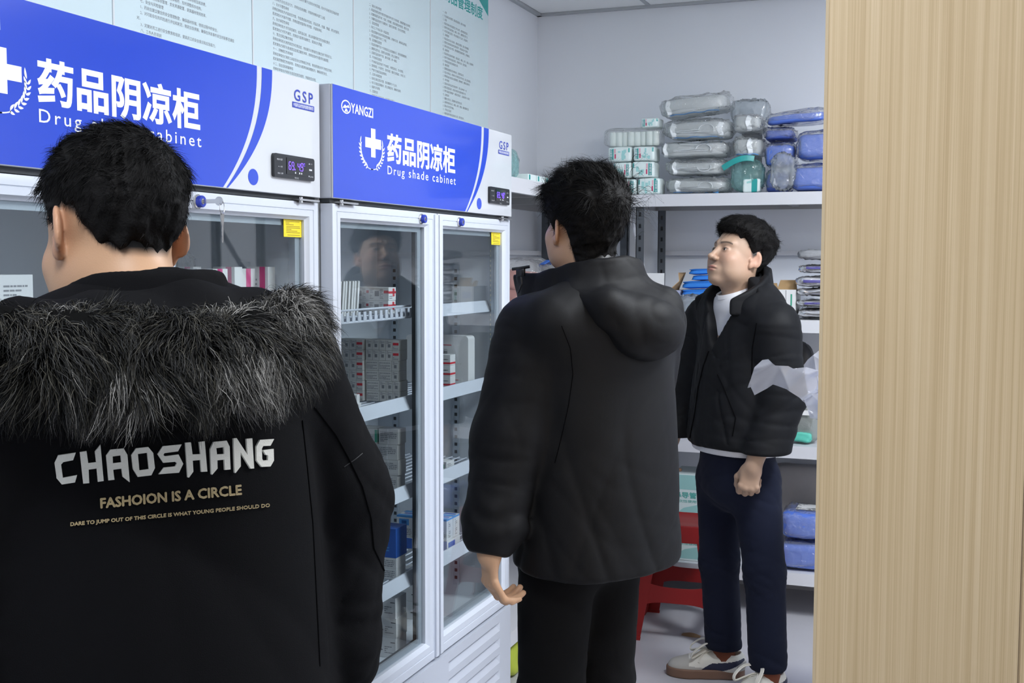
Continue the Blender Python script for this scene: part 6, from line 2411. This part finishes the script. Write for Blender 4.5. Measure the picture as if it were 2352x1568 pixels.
def j1_fn(P):
    d = ecap(P, m1.W(0, -0.035, 1.34), m1.W(0, -0.025, 0.80), (0.215, 0.125), (0.265, 0.185), m1.R, m1.F)
    sh = smin(cap(P, m1.W(-0.19, -0.025, 1.355), m1.W(0, -0.03, 1.40), 0.075, 0.085), cap(P, m1.W(0.19, -0.025, 1.355), m1.W(0, -0.03, 1.40), 0.075, 0.085), 0.03)
    d = smin(d, sh, 0.07)
    a = chain(P, [J1['shR'], J1['elR'], J1['wrR']+m1.U*0.03], [0.092, 0.094, 0.076], 0.04)
    b = chain(P, [J1['shL'], J1['elL'], J1['wrL']+m1.U*0.03], [0.092, 0.090, 0.072], 0.04)
    aw = np.clip((1.34-P[:, 2])/0.5, 0, 1)
    fold = ridges(P*np.array((0.8, 0.8, 1.5), f32), 71, 17, 4)+0.6*ridges(P, 72, 34, 3)
    a = a+0.014*(fold-0.2)*(0.4+aw)
    b = b+0.014*(fold-0.2)*(0.4+aw)
    tf = ridges(P*np.array((1, 1, 0.55), f32), 73, 13, 3)
    d = d+0.008*(tf-0.15)
    d = smin(d, smin(a, b, 0.01), 0.022)
    # neck hole
    d = smax(d, -ecap(P, m1.W(0, 0.0, 1.40), m1.W(0, 0.02, 1.65), (0.066, 0.062), (0.08, 0.075), m1.R, m1.F), 0.01)
    # hem and cuffs cut flat
    d = smax(d, 0.735-P[:, 2], 0.01)
    return d


jk1, JV, JF = m1.mesh('parka', j1_fn, (-0.50, -0.30, 0.70), (0.50, 0.30, 1.52), 0.0062, M_cloth1, body1, smooth_it=1)


def c1_fn(P):
    return wall(P, m1, (0, -0.005), [(0, 0.092, 0.120, 1.492), (60, 0.090, 0.125, 1.488), (110, 0.088, 0.120, 1.462), (150, 0.10, 0.12, 1.44), (180, 0.11, 0.12, 1.43)], 1.36, 0.010, 24, 0.022)+0.004*(ridges(P, 79, 26, 3)-0.2)


o_, CV, CF = m1.mesh('collar', c1_fn, (-0.19, -0.19, 1.33), (0.19, 0.17, 1.54), 0.005, M_cloth1, body1, smooth_it=1)
# hood lying on the back, under its fur edge
hood_pts = [m1.W(-0.18, -0.06, 1.425), m1.W(-0.12, -0.135, 1.405), m1.W(0.0, -0.165, 1.385), m1.W(0.12, -0.14, 1.40), m1.W(0.19, -0.06, 1.425)]
def hood1(P):
    d = chain(P, hood_pts, [0.036, 0.042, 0.048, 0.040, 0.034], 0.04)
    d = smin(d, chain(P, [m1.W(-0.10, -0.09, 1.435), m1.W(0, -0.115, 1.44), m1.W(0.10, -0.09, 1.435)], [0.030, 0.032, 0.030], 0.03), 0.05)
    return d+0.008*(ridges(P, 81, 20, 3)-0.2)
m1.mesh('hood', hood1, (-0.30, -0.32, 1.18), (0.30, 0.06, 1.54), 0.006, M_cloth1, body1, smooth_it=1)
# fur trim
fur_path = [dep(-260, 730, 1.22), dep(-120, 765, 1.22), dep(40, 790, 1.235), dep(180, 806, 1.25), dep(320, 816, 1.27), dep(450, 812, 1.305), dep(560, 795, 1.355), dep(640, 765, 1.42), dep(672, 742, 1.49), dep(655, 735, 1.56)]
rad = [0.030, 0.034, 0.036, 0.038, 0.038, 0.038, 0.038, 0.037, 0.034, 0.030]
def furcore(P):
    return chain(P, fur_path, rad, 0.03)+0.006*fbm(P, 90, 40, 2)*0.5
fo, FV, FF = m1.mesh('fur_trim', furcore, (-0.48, -0.40, 1.26), (0.48, 0.30, 1.56), 0.008, mat('fur_core', (0.004, 0.004, 0.004), 0.95, spec=0.03), body1, smooth_it=1)
NF = 42000
p, nn = sample_faces(FV, FF, np.ones(len(FF)), NF, 91)
r = np.random.RandomState(92)
# hair leans outward and falls away down the back; tufts share direction and tone
tuft = np.stack([fbm(p, 93, 75, 2), fbm(p, 94, 75, 2), fbm(p, 95, 75, 2)], 1)
dn = np.array((0, 0, -1.0))
d0 = nn*0.75+tuft*0.45+0.18*r.normal(size=p.shape)-m1.F*0.15+dn*0.35
d0 /= np.linalg.norm(d0, axis=1)[:, None]
bd = nn*0.25+dn*1.1+tuft*0.50-m1.F*0.15+0.18*r.normal(size=p.shape)
bd /= np.linalg.norm(bd, axis=1)[:, None]
tv = fbm(p, 96, 55, 3)
pale = (tv+0.55*r.normal(size=NF)) > 0.95
base_t = np.where(r.rand(NF)[:, None] < 0.35, np.array((0.050, 0.046, 0.036)), np.array((0.014, 0.014, 0.014)))
tone = np.where(pale[:, None], np.array((0.26, 0.25, 0.235))*(0.6+0.8*r.rand(NF))[:, None], base_t*(0.6+0.8*r.rand(NF))[:, None])
L = 0.020+0.034*r.rand(NF)
L *= 0.75+0.5*np.clip(-nn[:, 2]+0.3, 0, 1)
strands('fur_strands', p-nn*0.004, d0, L, M_furs, fo, m1.base, curl=0.14, seed=97, width=0.0010, seg=6, droop=0.1, bend=bd, tint=tone)['kind'] = 'stuff'

# embroidered lettering on the back, laid on the cloth
bv1 = BVHTree.FromPolygons([Vector(v) for v in JV], [tuple(int(i) for i in f) for f in JF])


def on_back(px, py, lift):
    d = Vector(pix(px, py)).normalized()
    h = bv1.ray_cast(Vector(EYE), d)
    if h[0] is None:
        return None
    n = h[1]
    return np.array(h[0])+np.array(n)*lift


from mathutils.geometry import tessellate_polygon


def emb(loops, mb, lift=0.0035, scale=4.2, off=(100, 980)):
    L = []
    for lp in loops:
        q = []
        for i in range(len(lp)):
            a, b = np.array(lp[i], float), np.array(lp[(i+1) % len(lp)], float)
            k = max(1, int(np.hypot(*(b-a))/28))
            q += [a+(b-a)*j/k for j in range(k)]
        L.append(q)
    flat = [p for q in L for p in q]
    top = [on_back(off[0]+p[0]/scale, off[1]+p[1]/scale, lift) for p in flat]
    bot = [on_back(off[0]+p[0]/scale, off[1]+p[1]/scale, -0.002) for p in flat]
    if any(t is None for t in top+bot):
        return
    tri = tessellate_polygon([[Vector((p[0], p[1], 0)) for p in q] for q in L])
    n = len(flat)
    fs = [tuple(t) for t in tri]
    s = 0
    for q in L:
        m_ = len(q)
        for i in range(m_):
            a, b = s+i, s+(i+1) % m_
            fs.append((a, b, n+b, n+a))
        s += m_
    mb.add([t-m1.base for t in top]+[b-m1.base for b in bot], fs)


GL = [
    [[(105, 345), (140, 270), (310, 245), (285, 318), (192, 335), (170, 360), (188, 488), (325, 462), (305, 533), (180, 552), (128, 490)]],
    [[(348, 240), (412, 230), (430, 348), (505, 338), (492, 235), (545, 170), (578, 520), (522, 528), (510, 400), (434, 410), (441, 540), (383, 545)]],
    [[(600, 275), (640, 218), (768, 207), (803, 268), (826, 532), (758, 478), (748, 402), (668, 412), (680, 508), (623, 515)], [(662, 285), (740, 275), (745, 340), (665, 350)]],
    [[(842, 270), (888, 205), (1005, 192), (1053, 250), (1070, 395), (1035, 465), (905, 482), (858, 405)], [(905, 260), (995, 248), (1010, 405), (918, 418)]],
    [[(1095, 262), (1145, 185), (1325, 168), (1290, 235), (1160, 252), (1150, 270), (1165, 282), (1295, 265), (1340, 355), (1300, 440), (1105, 455), (1155, 390), (1262, 380), (1280, 350), (1265, 335), (1150, 345)]],
    [[(1360, 152), (1413, 148), (1428, 265), (1505, 262), (1492, 145), (1545, 137), (1570, 430), (1512, 433), (1505, 318), (1430, 325), (1437, 430), (1395, 488), (1382, 485)]],
    [[(1598, 215), (1630, 145), (1755, 132), (1783, 190), (1792, 410), (1738, 415), (1733, 315), (1665, 322), (1668, 400), (1618, 460), (1608, 455)], [(1655, 205), (1728, 195), (1732, 260), (1662, 265)]],
    [[(1820, 112), (1850, 108), (1955, 270), (1945, 115), (2000, 110), (2018, 400), (1985, 403), (1888, 245), (1890, 380), (1840, 445), (1832, 440)]],
    [[(2040, 190), (2075, 125), (2210, 117), (2175, 182), (2105, 185), (2092, 210), (2095, 310), (2105, 325), (2150, 320), (2152, 275), (2130, 270), (2105, 225), (2205, 212), (2208, 325), (2175, 382), (2090, 386), (2042, 325)]],
]
M_emb = mat('cream_embroidery', (0.78, 0.77, 0.70), 0.7, bump=(900, 0.3))
M_emb2 = mat('gold_embroidery', (0.50, 0.39, 0.21), 0.7, bump=(900, 0.3))
for g in GL:
    mb = MB()
    emb(g, mb, 0.0026)
    if mb.v:
        mb.build('letter', M_emb, jk1)


def emb_text(txt, quad, bold, name):
    """line of lettering inside a four-cornered patch of the photograph: tl, tr, br, bl"""
    vs, fs = text_geo(txt, size=1.0, res=2, bold=0)
    lo, hi = vs.min(0), vs.max(0)
    tl, tr, br, bl = [np.array(q, float) for q in quad]
    P3 = []
    for v in vs:
        u, w = (v[0]-lo[0])/(hi[0]-lo[0]), (v[1]-lo[1])/(hi[1]-lo[1])
        q = (bl*(1-u)+br*u)*(1-w)+(tl*(1-u)+tr*u)*w
        h = on_back(q[0], q[1], 0.0022)
        if h is None:
            return
        P3.append(h-m1.base)
    n = len(P3)
    # thicken: outline walls carry small rounded flanks
    cnt = {}
    for f in fs:
        for i in range(len(f)):
            e = (f[i], f[(i+1) % len(f)])
            cnt[tuple(sorted(e))] = cnt.get(tuple(sorted(e)), 0)+1
    mb = MB()
    mb.add(P3, fs)
    if bold:
        for (a, b), k in cnt.items():
            if k == 1:
                pa, pb = Vector(P3[a]), Vector(P3[b])
                if (pb-pa).length > 1e-6:
                    mb.tube([pa, pb], bold, 5, 0)
    mb.build(name, M_emb2, jk1)


def z6(x, y):
    return (100+x/4.2, 980+y/4.2)


emb_text('FASHOION IS A CIRCLE', (z6(548, 688), z6(1895, 560), z6(1900, 652), z6(552, 782)), 0.0006, 'slogan')
emb_text('DARE TO JUMP OUT OF THIS CIRCLE IS WHAT YOUNG PEOPLE SHOULD DO', (z6(262, 920), z6(2170, 738), z6(2170, 782), z6(262, 966)), 0.00025, 'small_slogan')


def seam(pp, body, V, F, path, r, m, name='seam'):
    """stitched line: a thin cord lying on the cloth under a drawn path"""
    bv = BVHTree.FromPolygons([Vector(v) for v in V], [tuple(int(i) for i in f) for f in F])
    pts = []
    for i in range(len(path)-1):
        a, b = np.array(path[i], float), np.array(path[i+1], float)
        for k in range(4):
            q = a+(b-a)*k/4
            h = bv.ray_cast(Vector(EYE), Vector(pix(*q)).normalized())
            if h[0] is not None:
                pts.append(np.array(h[0])+np.array(h[1])*r*0.3-pp.base)
    if len(pts) > 2:
        mb = MB()
        mb.tube(pts, r, 6, 0)
        mb.build(name, m, body, smooth=True)


M_seam = mat('black_seam', (0.0025, 0.0025, 0.003), 0.9, spec=0.03)
M_piping = mat('dark_piping', (0.012, 0.012, 0.014), 0.5, spec=0.2)
seam(m1, jk1, JV, JF, [(722, 935), (745, 965), (772, 1000), (800, 1052), (832, 1118), (852, 1190), (858, 1258), (882, 1310), (902, 1360), (912, 1430)], 0.0013, M_seam)
seam(m1, jk1, JV, JF, [(790, 1072), (815, 1055), (838, 1036)], 0.0007, M_piping)
seam(m1, jk1, JV, JF, [(694, 965), (706, 1080), (718, 1200), (724, 1320), (730, 1440), (736, 1560)], 0.0010, M_seam)
m1.mesh('trousers', legs_fn(m1, J1, 0.095, 0.072, 0.066, (0.175, 0.125)), (-0.30, -0.22, 0.04), (0.30, 0.22, 1.1), 0.008, M_blkt, body1)
for sd in ('R', 'L'):
    shoe(m1, body1, J1['an'+sd], yaw1+(0.12 if sd == 'R' else -0.12), BLACK_SHOE, None, False)

# ================= the man in the plain black jacket, middle
hc2 = dep(1340, 528, 2.70)
yaw2 = math.radians(-64)
_F = np.array((math.sin(yaw2), math.cos(yaw2)))
m2 = Person(hc2[:2]-_F*0.045, yaw2)
Rh2 = rotm(math.radians(-46), math.radians(9), math.radians(2))
J = dict(neck=m2.W(0, -0.015, 1.43), chest=m2.W(0, -0.02, 1.26), pelvis=m2.W(0, 0.03, 0.90),
         shL=dep(1228, 768, 2.60), elL=dep(1168, 1010, 2.57), wrL=dep(1124, 1268, 2.52),
         shR=m2.W(0.175, -0.01, 1.35), elR=m2.W(0.21, 0.06, 1.09), wrR=m2.W(0.10, 0.25, 1.02),
         hipR=m2.W(0.075, 0.04, 0.88), knR=m2.W(0.080, 0.05, 0.48), anR=m2.W(0.09, 0.0, 0.09), toeR=m2.W(0.11, 0.13, 0.030),
         hipL=m2.W(-0.085, 0.04, 0.88), knL=m2.W(-0.095, 0.05, 0.48), anL=m2.W(-0.10, 0.0, 0.09), toeL=m2.W(-0.12, 0.13, 0.030))
J2 = J
TH2 = [(0.85, 0.7, -0.45), (0.30, 0.95, -0.35), (0.05, 0.98, -0.30)]
Dh = np.array((0.04, 0.02, -1.0))
Nh = np.array((-0.66, -0.72, 0.0))
C2 = [(36, 58, 34, 0.03), (40, 62, 36, 0.0), (36, 54, 32, -0.02), (26, 44, 26, -0.06)]
hands = [(J['wrL'], Dh, Nh, True, C2, TH2, 0.92), (J['wrR'], m2.F+m2.U*0.2, m2.U, False, PK['curl_relaxed'], TH)]
body2, V, F = m2.mesh('person', body_fn(m2, J, hc2, Rh2, 0.97, hands), (-0.40, -0.22, -0.01), (0.40, 0.42, 1.78), 0.003, M_skin)
tag(body2, 'person in plain black hooded jacket looking up at the far cabinet, back turned', 'person')
ZB2 = [0.074, 0.070, 0.060, 0.040, 0.008, -0.012, 0.026, 0.008, -0.055, -0.095, -0.105]
paint_skin(body2, V, hc2, Rh2, SKIN, ZB2, None, 0.97)
eyes(m2, body2, hc2, Rh2, (0.1, 1, 0.2), 0.97)
ho, HV, HF = hair(m2, body2, hc2, Rh2, 0.97, ZB2, (0.012, 0.028), (0.030, -0.088, 0.072), 21, 13000, (0.016, 0.042), extra=[((0.0, -0.02, 0.118), (0.06, 0.08, 0.03))], comb_mix=(0.14, 1.0))
# a few stray curls at the back of the crown
rr = np.random.RandomState(5)
w0 = hc2+Rh2 @ (np.array((0.085, -0.055, 0.075)))
n_ = 46
roots = w0+rr.normal(size=(n_, 3))*np.array((0.012, 0.016, 0.030))
outd = Rh2 @ np.array((0.9, -0.35, 0.5))
dirs = outd+0.35*rr.normal(size=(n_, 3))
dirs /= np.linalg.norm(dirs, axis=1)[:, None]
bnd = np.array((0.15, 0, -1.0))+0.3*rr.normal(size=(n_, 3))
strands('stray_hair', roots, dirs, 0.05+0.035*rr.rand(n_), M_hair, ho, m2.base, curl=0.5, seed=6, width=0.0011, seg=9, bend=bnd)


def j2_fn(P):
    d = ecap(P, m2.W(0, -0.03, 1.33), m2.W(0.0, -0.01, 0.80), (0.195, 0.116), (0.228, 0.162), m2.R, m2.F)
    sh = smin(cap(P, m2.W(-0.175, -0.02, 1.365), m2.W(0, -0.025, 1.405), 0.070, 0.080), cap(P, m2.W(0.175, -0.02, 1.365), m2.W(0, -0.025, 1.405), 0.070, 0.080), 0.03)
    d = smin(d, sh, 0.07)
    tz = np.clip((1.25-P[:, 2])/0.4, 0, 1)
    d = d+0.014*(ridges(P*np.array((1.25, 1.25, 0.75), f32), 174, 14, 4)-0.18)*(0.4+tz)+0.005*(ridges(P, 172, 30, 3)-0.2)*tz
    wl = J2['wrL']
    up = (J2['elL']-wl)/np.linalg.norm(J2['elL']-wl)
    a = chain(P, [J2['shL'], J2['elL'], wl+up*0.055, wl-up*0.004], [0.092, 0.080, 0.066, 0.040], 0.03)
    b = chain(P, [J2['shR'], J2['elR'], J2['wrR']], [0.084, 0.078, 0.050], 0.03)
    ax = (P-A3(wl)) @ A3(up)
    fold = ridges(P*np.array((0.7, 0.7, 1.6), f32), 173, 19, 4)+0.5*np.sin(ax*95+2.5*np.sin(P[:, 0]*40))*np.exp(-(ax/0.12)**2)*0.6
    a = a+0.0085*(fold-0.2)
    b = b+0.0085*(fold-0.2)
    d = smin(d, smin(a, b, 0.01), 0.022)
    d = smax(d, -ecap(P, m2.W(0, 0.0, 1.41), m2.W(0, 0.02, 1.7), (0.068, 0.065), (0.085, 0.08), m2.R, m2.F), 0.01)
    # hem: longer at the back
    yl = (P-A3(m2.base)) @ A3(m2.F)
    d = smax(d, 0.812+0.10*np.clip(yl+0.02, -0.1, 0.2)-P[:, 2], 0.012)
    d = smax(d, -(((P-A3(wl)) @ A3(up))+0.006+1.0*(np.linalg.norm(P-A3(wl), axis=1) > 0.09)), 0.006)
    return d


jk2, J2V, J2F = m2.mesh('jacket', j2_fn, (-0.40, -0.26, 0.74), (0.40, 0.36, 1.52), 0.006, M_cloth2, body2, smooth_it=1)
# funnel collar and hood
tip = dep(1163, 626, 2.74)
tipl = m2.M.T @ (tip-m2.base)
tipb = m2.M.T @ (dep(1178, 700, 2.72)-m2.base)
rtip = math.hypot(tipl[0], tipl[1]+0.005)


def col2(P):
    d = wall(P, m2, (0, -0.005), [(0, 0.078, 0.120, 1.515), (50, 0.086, 0.125, 1.508), (90, 0.098, 0.133, 1.498), (125, 0.135, 0.15, tipl[2]+0.002), (155, rtip*0.93, 0.175, tipl[2]), (180, rtip, 0.185, tipl[2]-0.004)], 1.385, 0.010, 0, 0.018)
    # hood hanging behind
    h = chain(P, [m2.W(-0.13, -0.05, 1.42), m2.W(-0.095, -0.115, 1.40), m2.W(0, -0.140, 1.375), m2.W(0.095, -0.115, 1.40), m2.W(0.13, -0.05, 1.42)], [0.028, 0.040, 0.046, 0.040, 0.028], 0.03)
    h = smin(h, ell(P, m2.W(0.01, -0.142, 1.348), (0.110, 0.062, 0.066), m2.M), 0.04)
    d = smin(d, h, 0.04)
    return d+0.009*(ridges(P, 181, 16, 3)-0.2)+0.003*(ridges(P, 182, 40, 2)-0.2)


m2.mesh('hood', col2, (-0.26, -0.33, 1.20), (0.26, 0.36, 1.56), 0.0052, M_cloth2, body2, smooth_it=1)
zp = dep(1196, 622, 2.66)-m2.base
mb = MB()
mb.box((-0.010, -0.006, -0.012), (0.010, 0.006, 0.006), 0, Matrix.Translation(zp), 0.002)
mb.tube([zp+np.array((0, 0, -0.008)), zp+np.array((0.004, -0.004, -0.03)), zp+np.array((-0.004, -0.006, -0.05))], 0.0025, 6, 0)
mb.tube([zp+np.array((-0.02, 0, 0.004)), zp+np.array((0.0, -0.004, 0.006)), zp+np.array((0.022, 0, 0.010))], 0.004, 6, 0)
mb.build('cord_toggle', M_black, body2, smooth=True)
seam(m2, jk2, J2V, J2F, [(1290, 748), (1310, 800), (1316, 860), (1306, 930), (1288, 1010), (1270, 1080)], 0.0010, M_seam)
m2.mesh('trousers', legs_fn(m2, J2, 0.094, 0.076, 0.070, (0.155, 0.118)), (-0.30, -0.22, 0.04), (0.30, 0.22, 1.1), 0.008, M_blkt, body2)
for sd in ('R', 'L'):
    shoe(m2, body2, J2['an'+sd], yaw2+(0.12 if sd == 'R' else -0.12), BLACK_SHOE, None, False)

# ================= the man in profile, at the rear
hc3 = at(1695, 595, 4.08)
yaw3 = math.radians(-127)
m3 = Person(at(1690, 1090, 4.08)[:2], yaw3)
Rh3 = rotm(math.radians(-137), math.radians(20), math.radians(0))
J = dict(neck=at(1698, 690, 4.08), chest=at(1692, 800, 4.08), pelvis=at(1692, 1075, 4.08),
         shL=at(1780, 752, 3.95), elL=at(1792, 925, 3.96), wrL=at(1730, 1070, 3.87),
         shR=at(1622, 738, 4.22), elR=at(1597, 900, 4.26), wrR=at(1545, 1000, 4.18),
         hipR=at(1655, 1095, 4.16), knR=at(1652, 1290, 4.12), anR=at(1662, 1487, 4.15), toeR=at(1662, 1487, 4.15)+np.array((-0.120, -0.030, -0.058)),
         hipL=at(1735, 1105, 4.03), knL=at(1756, 1312, 3.97), anL=at(1764, 1528, 3.98), toeL=at(1764, 1528, 3.98)+np.array((-0.066, -0.106, -0.058)), full=1.22)
J3 = J
CF_ = [(62, 78, 40, 0.02), (66, 82, 40, 0.0), (68, 82, 40, -0.01), (70, 80, 40, -0.03)]
TF_ = [(0.55, 0.85, -0.5), (-0.1, 0.9, -0.6), (-0.35, 0.75, -0.55)]
hands = [(J['wrL'], (-0.18, -0.10, -1.0), (0.10, -1.0, 0.05), True, CF_, TF_), (J['wrR'], (-0.25, -0.25, -1.0), m3.R+0.2*m3.F, False, PK['curl_relaxed'], TH)]
body3, V, F = m3.mesh('person', body_fn(m3, J, hc3, Rh3, 1.0, hands), (-0.36, -0.26, -0.01), (0.36, 0.36, 1.80), 0.0025, M_skin)
tag(body3, 'person in open charcoal puffer jacket and navy trousers, face in profile, by the racks', 'person')
ZBF = [0.080, 0.076, 0.062, 0.046, 0.014, -0.008, 0.030, 0.020, -0.030, -0.055, -0.060]
ZB3 = [0.068, 0.066, 0.060, 0.044, 0.022, 0.010, 0.034, 0.020, -0.022, -0.048, -0.056]
paint_skin(body3, V, hc3, Rh3, np.array((0.39, 0.26, 0.185)), ZB3, ZBF)
eyes(m3, body3, hc3, Rh3, (-0.02, 1, 0.02))
h3o, _v, _f = hair(m3, body3, hc3, Rh3, 1.0, ZB3, (0.004, 0.030), (0.0, -0.085, 0.085), 31, 9000, (0.008, 0.024),
     extra=[((0.0, 0.036, 0.108), (0.054, 0.046, 0.016)), ((0, -0.088, 0.082), (0.05, 0.026, 0.03))], comb_mix=(0.16, 1.0))


rf = np.random.RandomState(77)
n_ = 900
xq = rf.uniform(-0.058, 0.058, n_)
rq = np.stack([xq, 0.080*np.sqrt(np.clip(1-(xq/0.085)**2, 0, 1))-0.002+0.004*rf.rand(n_), 0.083+0.020*rf.rand(n_)-0.10*np.abs(xq)**1.5], 1)
dq = np.stack([xq*2.5+0.25*rf.normal(size=n_), np.full(n_, 0.75), np.full(n_, -0.15)+0.2*rf.normal(size=n_)], 1)
dq /= np.linalg.norm(dq, axis=1)[:, None]
bq = np.stack([xq*3+0.2*rf.normal(size=n_), np.full(n_, 0.30), np.full(n_, -1.0)], 1)
strands('fringe', hc3+rq @ Rh3.T, dq @ Rh3.T, 0.018+0.014*rf.rand(n_), M_hair, h3o, m3.base, curl=0.1, seed=78, width=0.0013, seg=5, bend=bq @ Rh3.T)


def trunk3(P, k=0.0):
    d = ecap(P, m3.W(0, -0.015, 1.325), m3.W(0, 0.0, 0.90), (0.195-k, 0.125-k), (0.222-k, 0.160-k), m3.R, m3.F)
    sh = smin(cap(P, J3['shR']+m3.U*0.01, m3.W(0, -0.02, 1.395), 0.068-k, 0.075-k), cap(P, J3['shL']+m3.U*0.01, m3.W(0, -0.02, 1.395), 0.068-k, 0.075-k), 0.03)
    return smin(d, sh, 0.06)


def j3_fn(P):
    Q = (P-A3(m3.base)) @ A3(m3.M)
    d = trunk3(P)
    # padded panels and pull lines
    d = d+0.010*(ridges(Q*np.array((1, 1, 1.3), f32), 271, 17, 4)-0.18)+0.005*(ridges(Q, 272, 32, 3)-0.2)
    # front placket
    pl = np.clip(1-(np.abs(Q[:, 0])/0.034)**6, 0, 1)*(Q[:, 1] > 0.05)
    d = d-0.006*pl
    d = d+0.005*np.exp(-((Q[:, 0]-0.036)/0.004)**2)*(Q[:, 1] > 0.05)
    # slanted pocket seam
    ps = Q[:, 0]+0.125-0.35*(Q[:, 2]-0.98)
    d = d+0.006*np.exp(-(ps/0.005)**2)*(Q[:, 1] > 0.0)*(np.abs(Q[:, 2]-0.98) < 0.09)
    arm = None
    for sd in ('L', 'R'):
        w_, e_, s_ = J3['wr'+sd], J3['el'+sd], J3['sh'+sd]
        up = (e_-w_)/np.linalg.norm(e_-w_)
        a = chain(P, [s_, e_, w_+up*0.03, w_-up*0.022], [0.086, 0.083, 0.072, 0.050], 0.03)
        ax = (P-A3(w_)) @ A3(up)
        f_ = ridges(P*np.array((0.6, 0.6, 1.7), f32), 273, 22, 4)+0.14*np.sin(ax*70+1.5*np.sin(P[:, 0]*30))
        a = a+0.011*(f_-0.15)
        near = np.linalg.norm(P-A3(w_), axis=1) < 0.13
        if sd == 'L':
            ws = at(1754, 1060, 3.90)
            a = chain(P, [s_, at(1793, 915, 3.95), ws], [0.086, 0.080, 0.080], 0.03)+0.011*(f_-0.15)
            a = smin(a, chain(P, [ws, w_-up*0.012], [0.070, 0.050], 0.03), 0.03)
            a = np.where(near, smax(a, ws[2]-0.032-P[:, 2], 0.012), a)
        else:
            a = np.where(near, smax(a, -(ax+0.022), 0.006), a)
        arm = a if arm is None else np.minimum(arm, a)
    d = smin(d, arm, 0.018)
    # open front
    wz = np.clip((Q[:, 2]-1.205)/0.17, 0, 1.3)*0.098
    v = smax(np.abs(Q[:, 0]+0.042)-wz, -(Q[:, 1]-0.01), 0.01)
    v = np.where(Q[:, 2] < 1.19, 0.05, v)
    d = smax(d, -v, 0.010)
    d = smax(d, -ecap(P, m3.W(0, 0.0, 1.36), m3.W(0, 0.02, 1.7), (0.072, 0.070), (0.09, 0.085), m3.R, m3.F), 0.012)
    d = smax(d, 0.865-P[:, 2], 0.012)
    return d


jk3, J3V, J3F = m3.mesh('puffer_jacket', j3_fn, (-0.36, -0.27, 0.82), (0.36, 0.34, 1.50), 0.0055, M_cloth3, body3, smooth_it=1)
def col3(P):
    d = wall(P, m3, (0, 0.005), [(0, 0.098, 0.115, 1.492), (40, 0.102, 0.122, 1.480), (70, 0.116, 0.130, 1.450), (100, 0.138, 0.142, 1.412), (125, 0.156, 0.150, 1.380), (180, 0.165, 0.155, 1.35)], 1.325, 0.014, 54, 0.017)
    return d+0.004*(ridges(P, 281, 24, 3)-0.2)


m3.mesh('collar', col3, (-0.21, -0.20, 1.28), (0.21, 0.21, 1.54), 0.0045, M_cloth3, body3, smooth_it=1)


def tee_fn(P):
    Q = (P-A3(m3.base)) @ A3(m3.M)
    d = trunk3(P, 0.034)
    d = smin(d, ecap(P, m3.W(0, 0, 0.93), m3.W(0, 0.0, 0.89), (0.205, 0.143), (0.210, 0.148), m3.R, m3.F), 0.02)
    d = smin(d, cap(P, m3.W(0, 0.0, 1.36), m3.W(0, 0.01, 1.40), 0.078, 0.066), 0.03)
    d = d+0.003*(ridges(P, 291, 20, 3)-0.2)
    d = smax(d, 0.845-P[:, 2], 0.004)
    zt = 1.405-0.35*np.clip(Q[:, 1], -0.05, 0.2)
    d = smax(d, P[:, 2]-zt, 0.006)
    return d


m3.mesh('tee_shirt', tee_fn, (-0.26, -0.20, 0.81), (0.26, 0.20, 1.46), 0.006, M_tee, body3, smooth_it=1)
nb = []
for i in range(33):
    a = 2*PI*i/32
    x, y = math.sin(a)*0.066, 0.01+math.cos(a)*0.064
    nb.append(m3.W(x, y, 1.405-0.35*max(-0.05, min(0.2, y)))-m3.base)
mb = MB()
mb.tube(nb, 0.008, 8, 0, flat=(0.005, 0.009))
mb.build('neckband', M_tee, body3, smooth=True)
seam(m3, jk3, J3V, J3F, [(1628, 806), (1616, 840), (1604, 890), (1596, 950), (1585, 1005), (1573, 1056)], 0.0028, M_seam, 'zip')
seam(m3, jk3, J3V, J3F, [(1738, 742), (1728, 800), (1727, 860), (1738, 900)], 0.0018, M_seam)
seam(m3, jk3, J3V, J3F, [(1648, 860), (1662, 890), (1668, 905), (1690, 960), (1680, 1015)], 0.0018, M_seam)
m3.mesh('trousers', legs_fn(m3, J3, 0.088, 0.068, 0.066, (0.168, 0.118)), (-0.30, -0.24, 0.02), (0.30, 0.24, 1.06), 0.006, M_navy, body3)
M_shw = mat('cream_leather', (0.66, 0.65, 0.60), 0.45)
M_shg = mat('grey_suede', (0.40, 0.39, 0.37), 0.9)
M_gum = mat('brown_gum_sole', (0.17, 0.095, 0.065), 0.6)
M_lace = mat('cream_laces', (0.66, 0.64, 0.58), 0.8)
TR = [M_shw, M_shg, M_shg, mat('navy_stripe', (0.012, 0.016, 0.045), 0.5), M_gum, M_lace]
shoe(m3, body3, J3['anR'], math.radians(-104), TR, 'cream trainer pointing left', True)
shoe(m3, body3, J3['anL'], math.radians(-148), TR, 'cream trainer pointing toward the camera', True, True)
for sd in ('R', 'L'):
    a = J3['an'+sd]
    q = np.array((a[0], a[1], 0.0))
    mb = MB()
    mb.tube([q+np.array((0, 0, 0.055))-m3.base, q+np.array((0, 0, 0.10))-m3.base, q+np.array((0, 0, 0.16))-m3.base], [0.043, 0.042, 0.044], 16, 0)
    mb.build('sock', mat('rust_sock', (0.16, 0.045, 0.02), 0.9), body3, smooth=True)
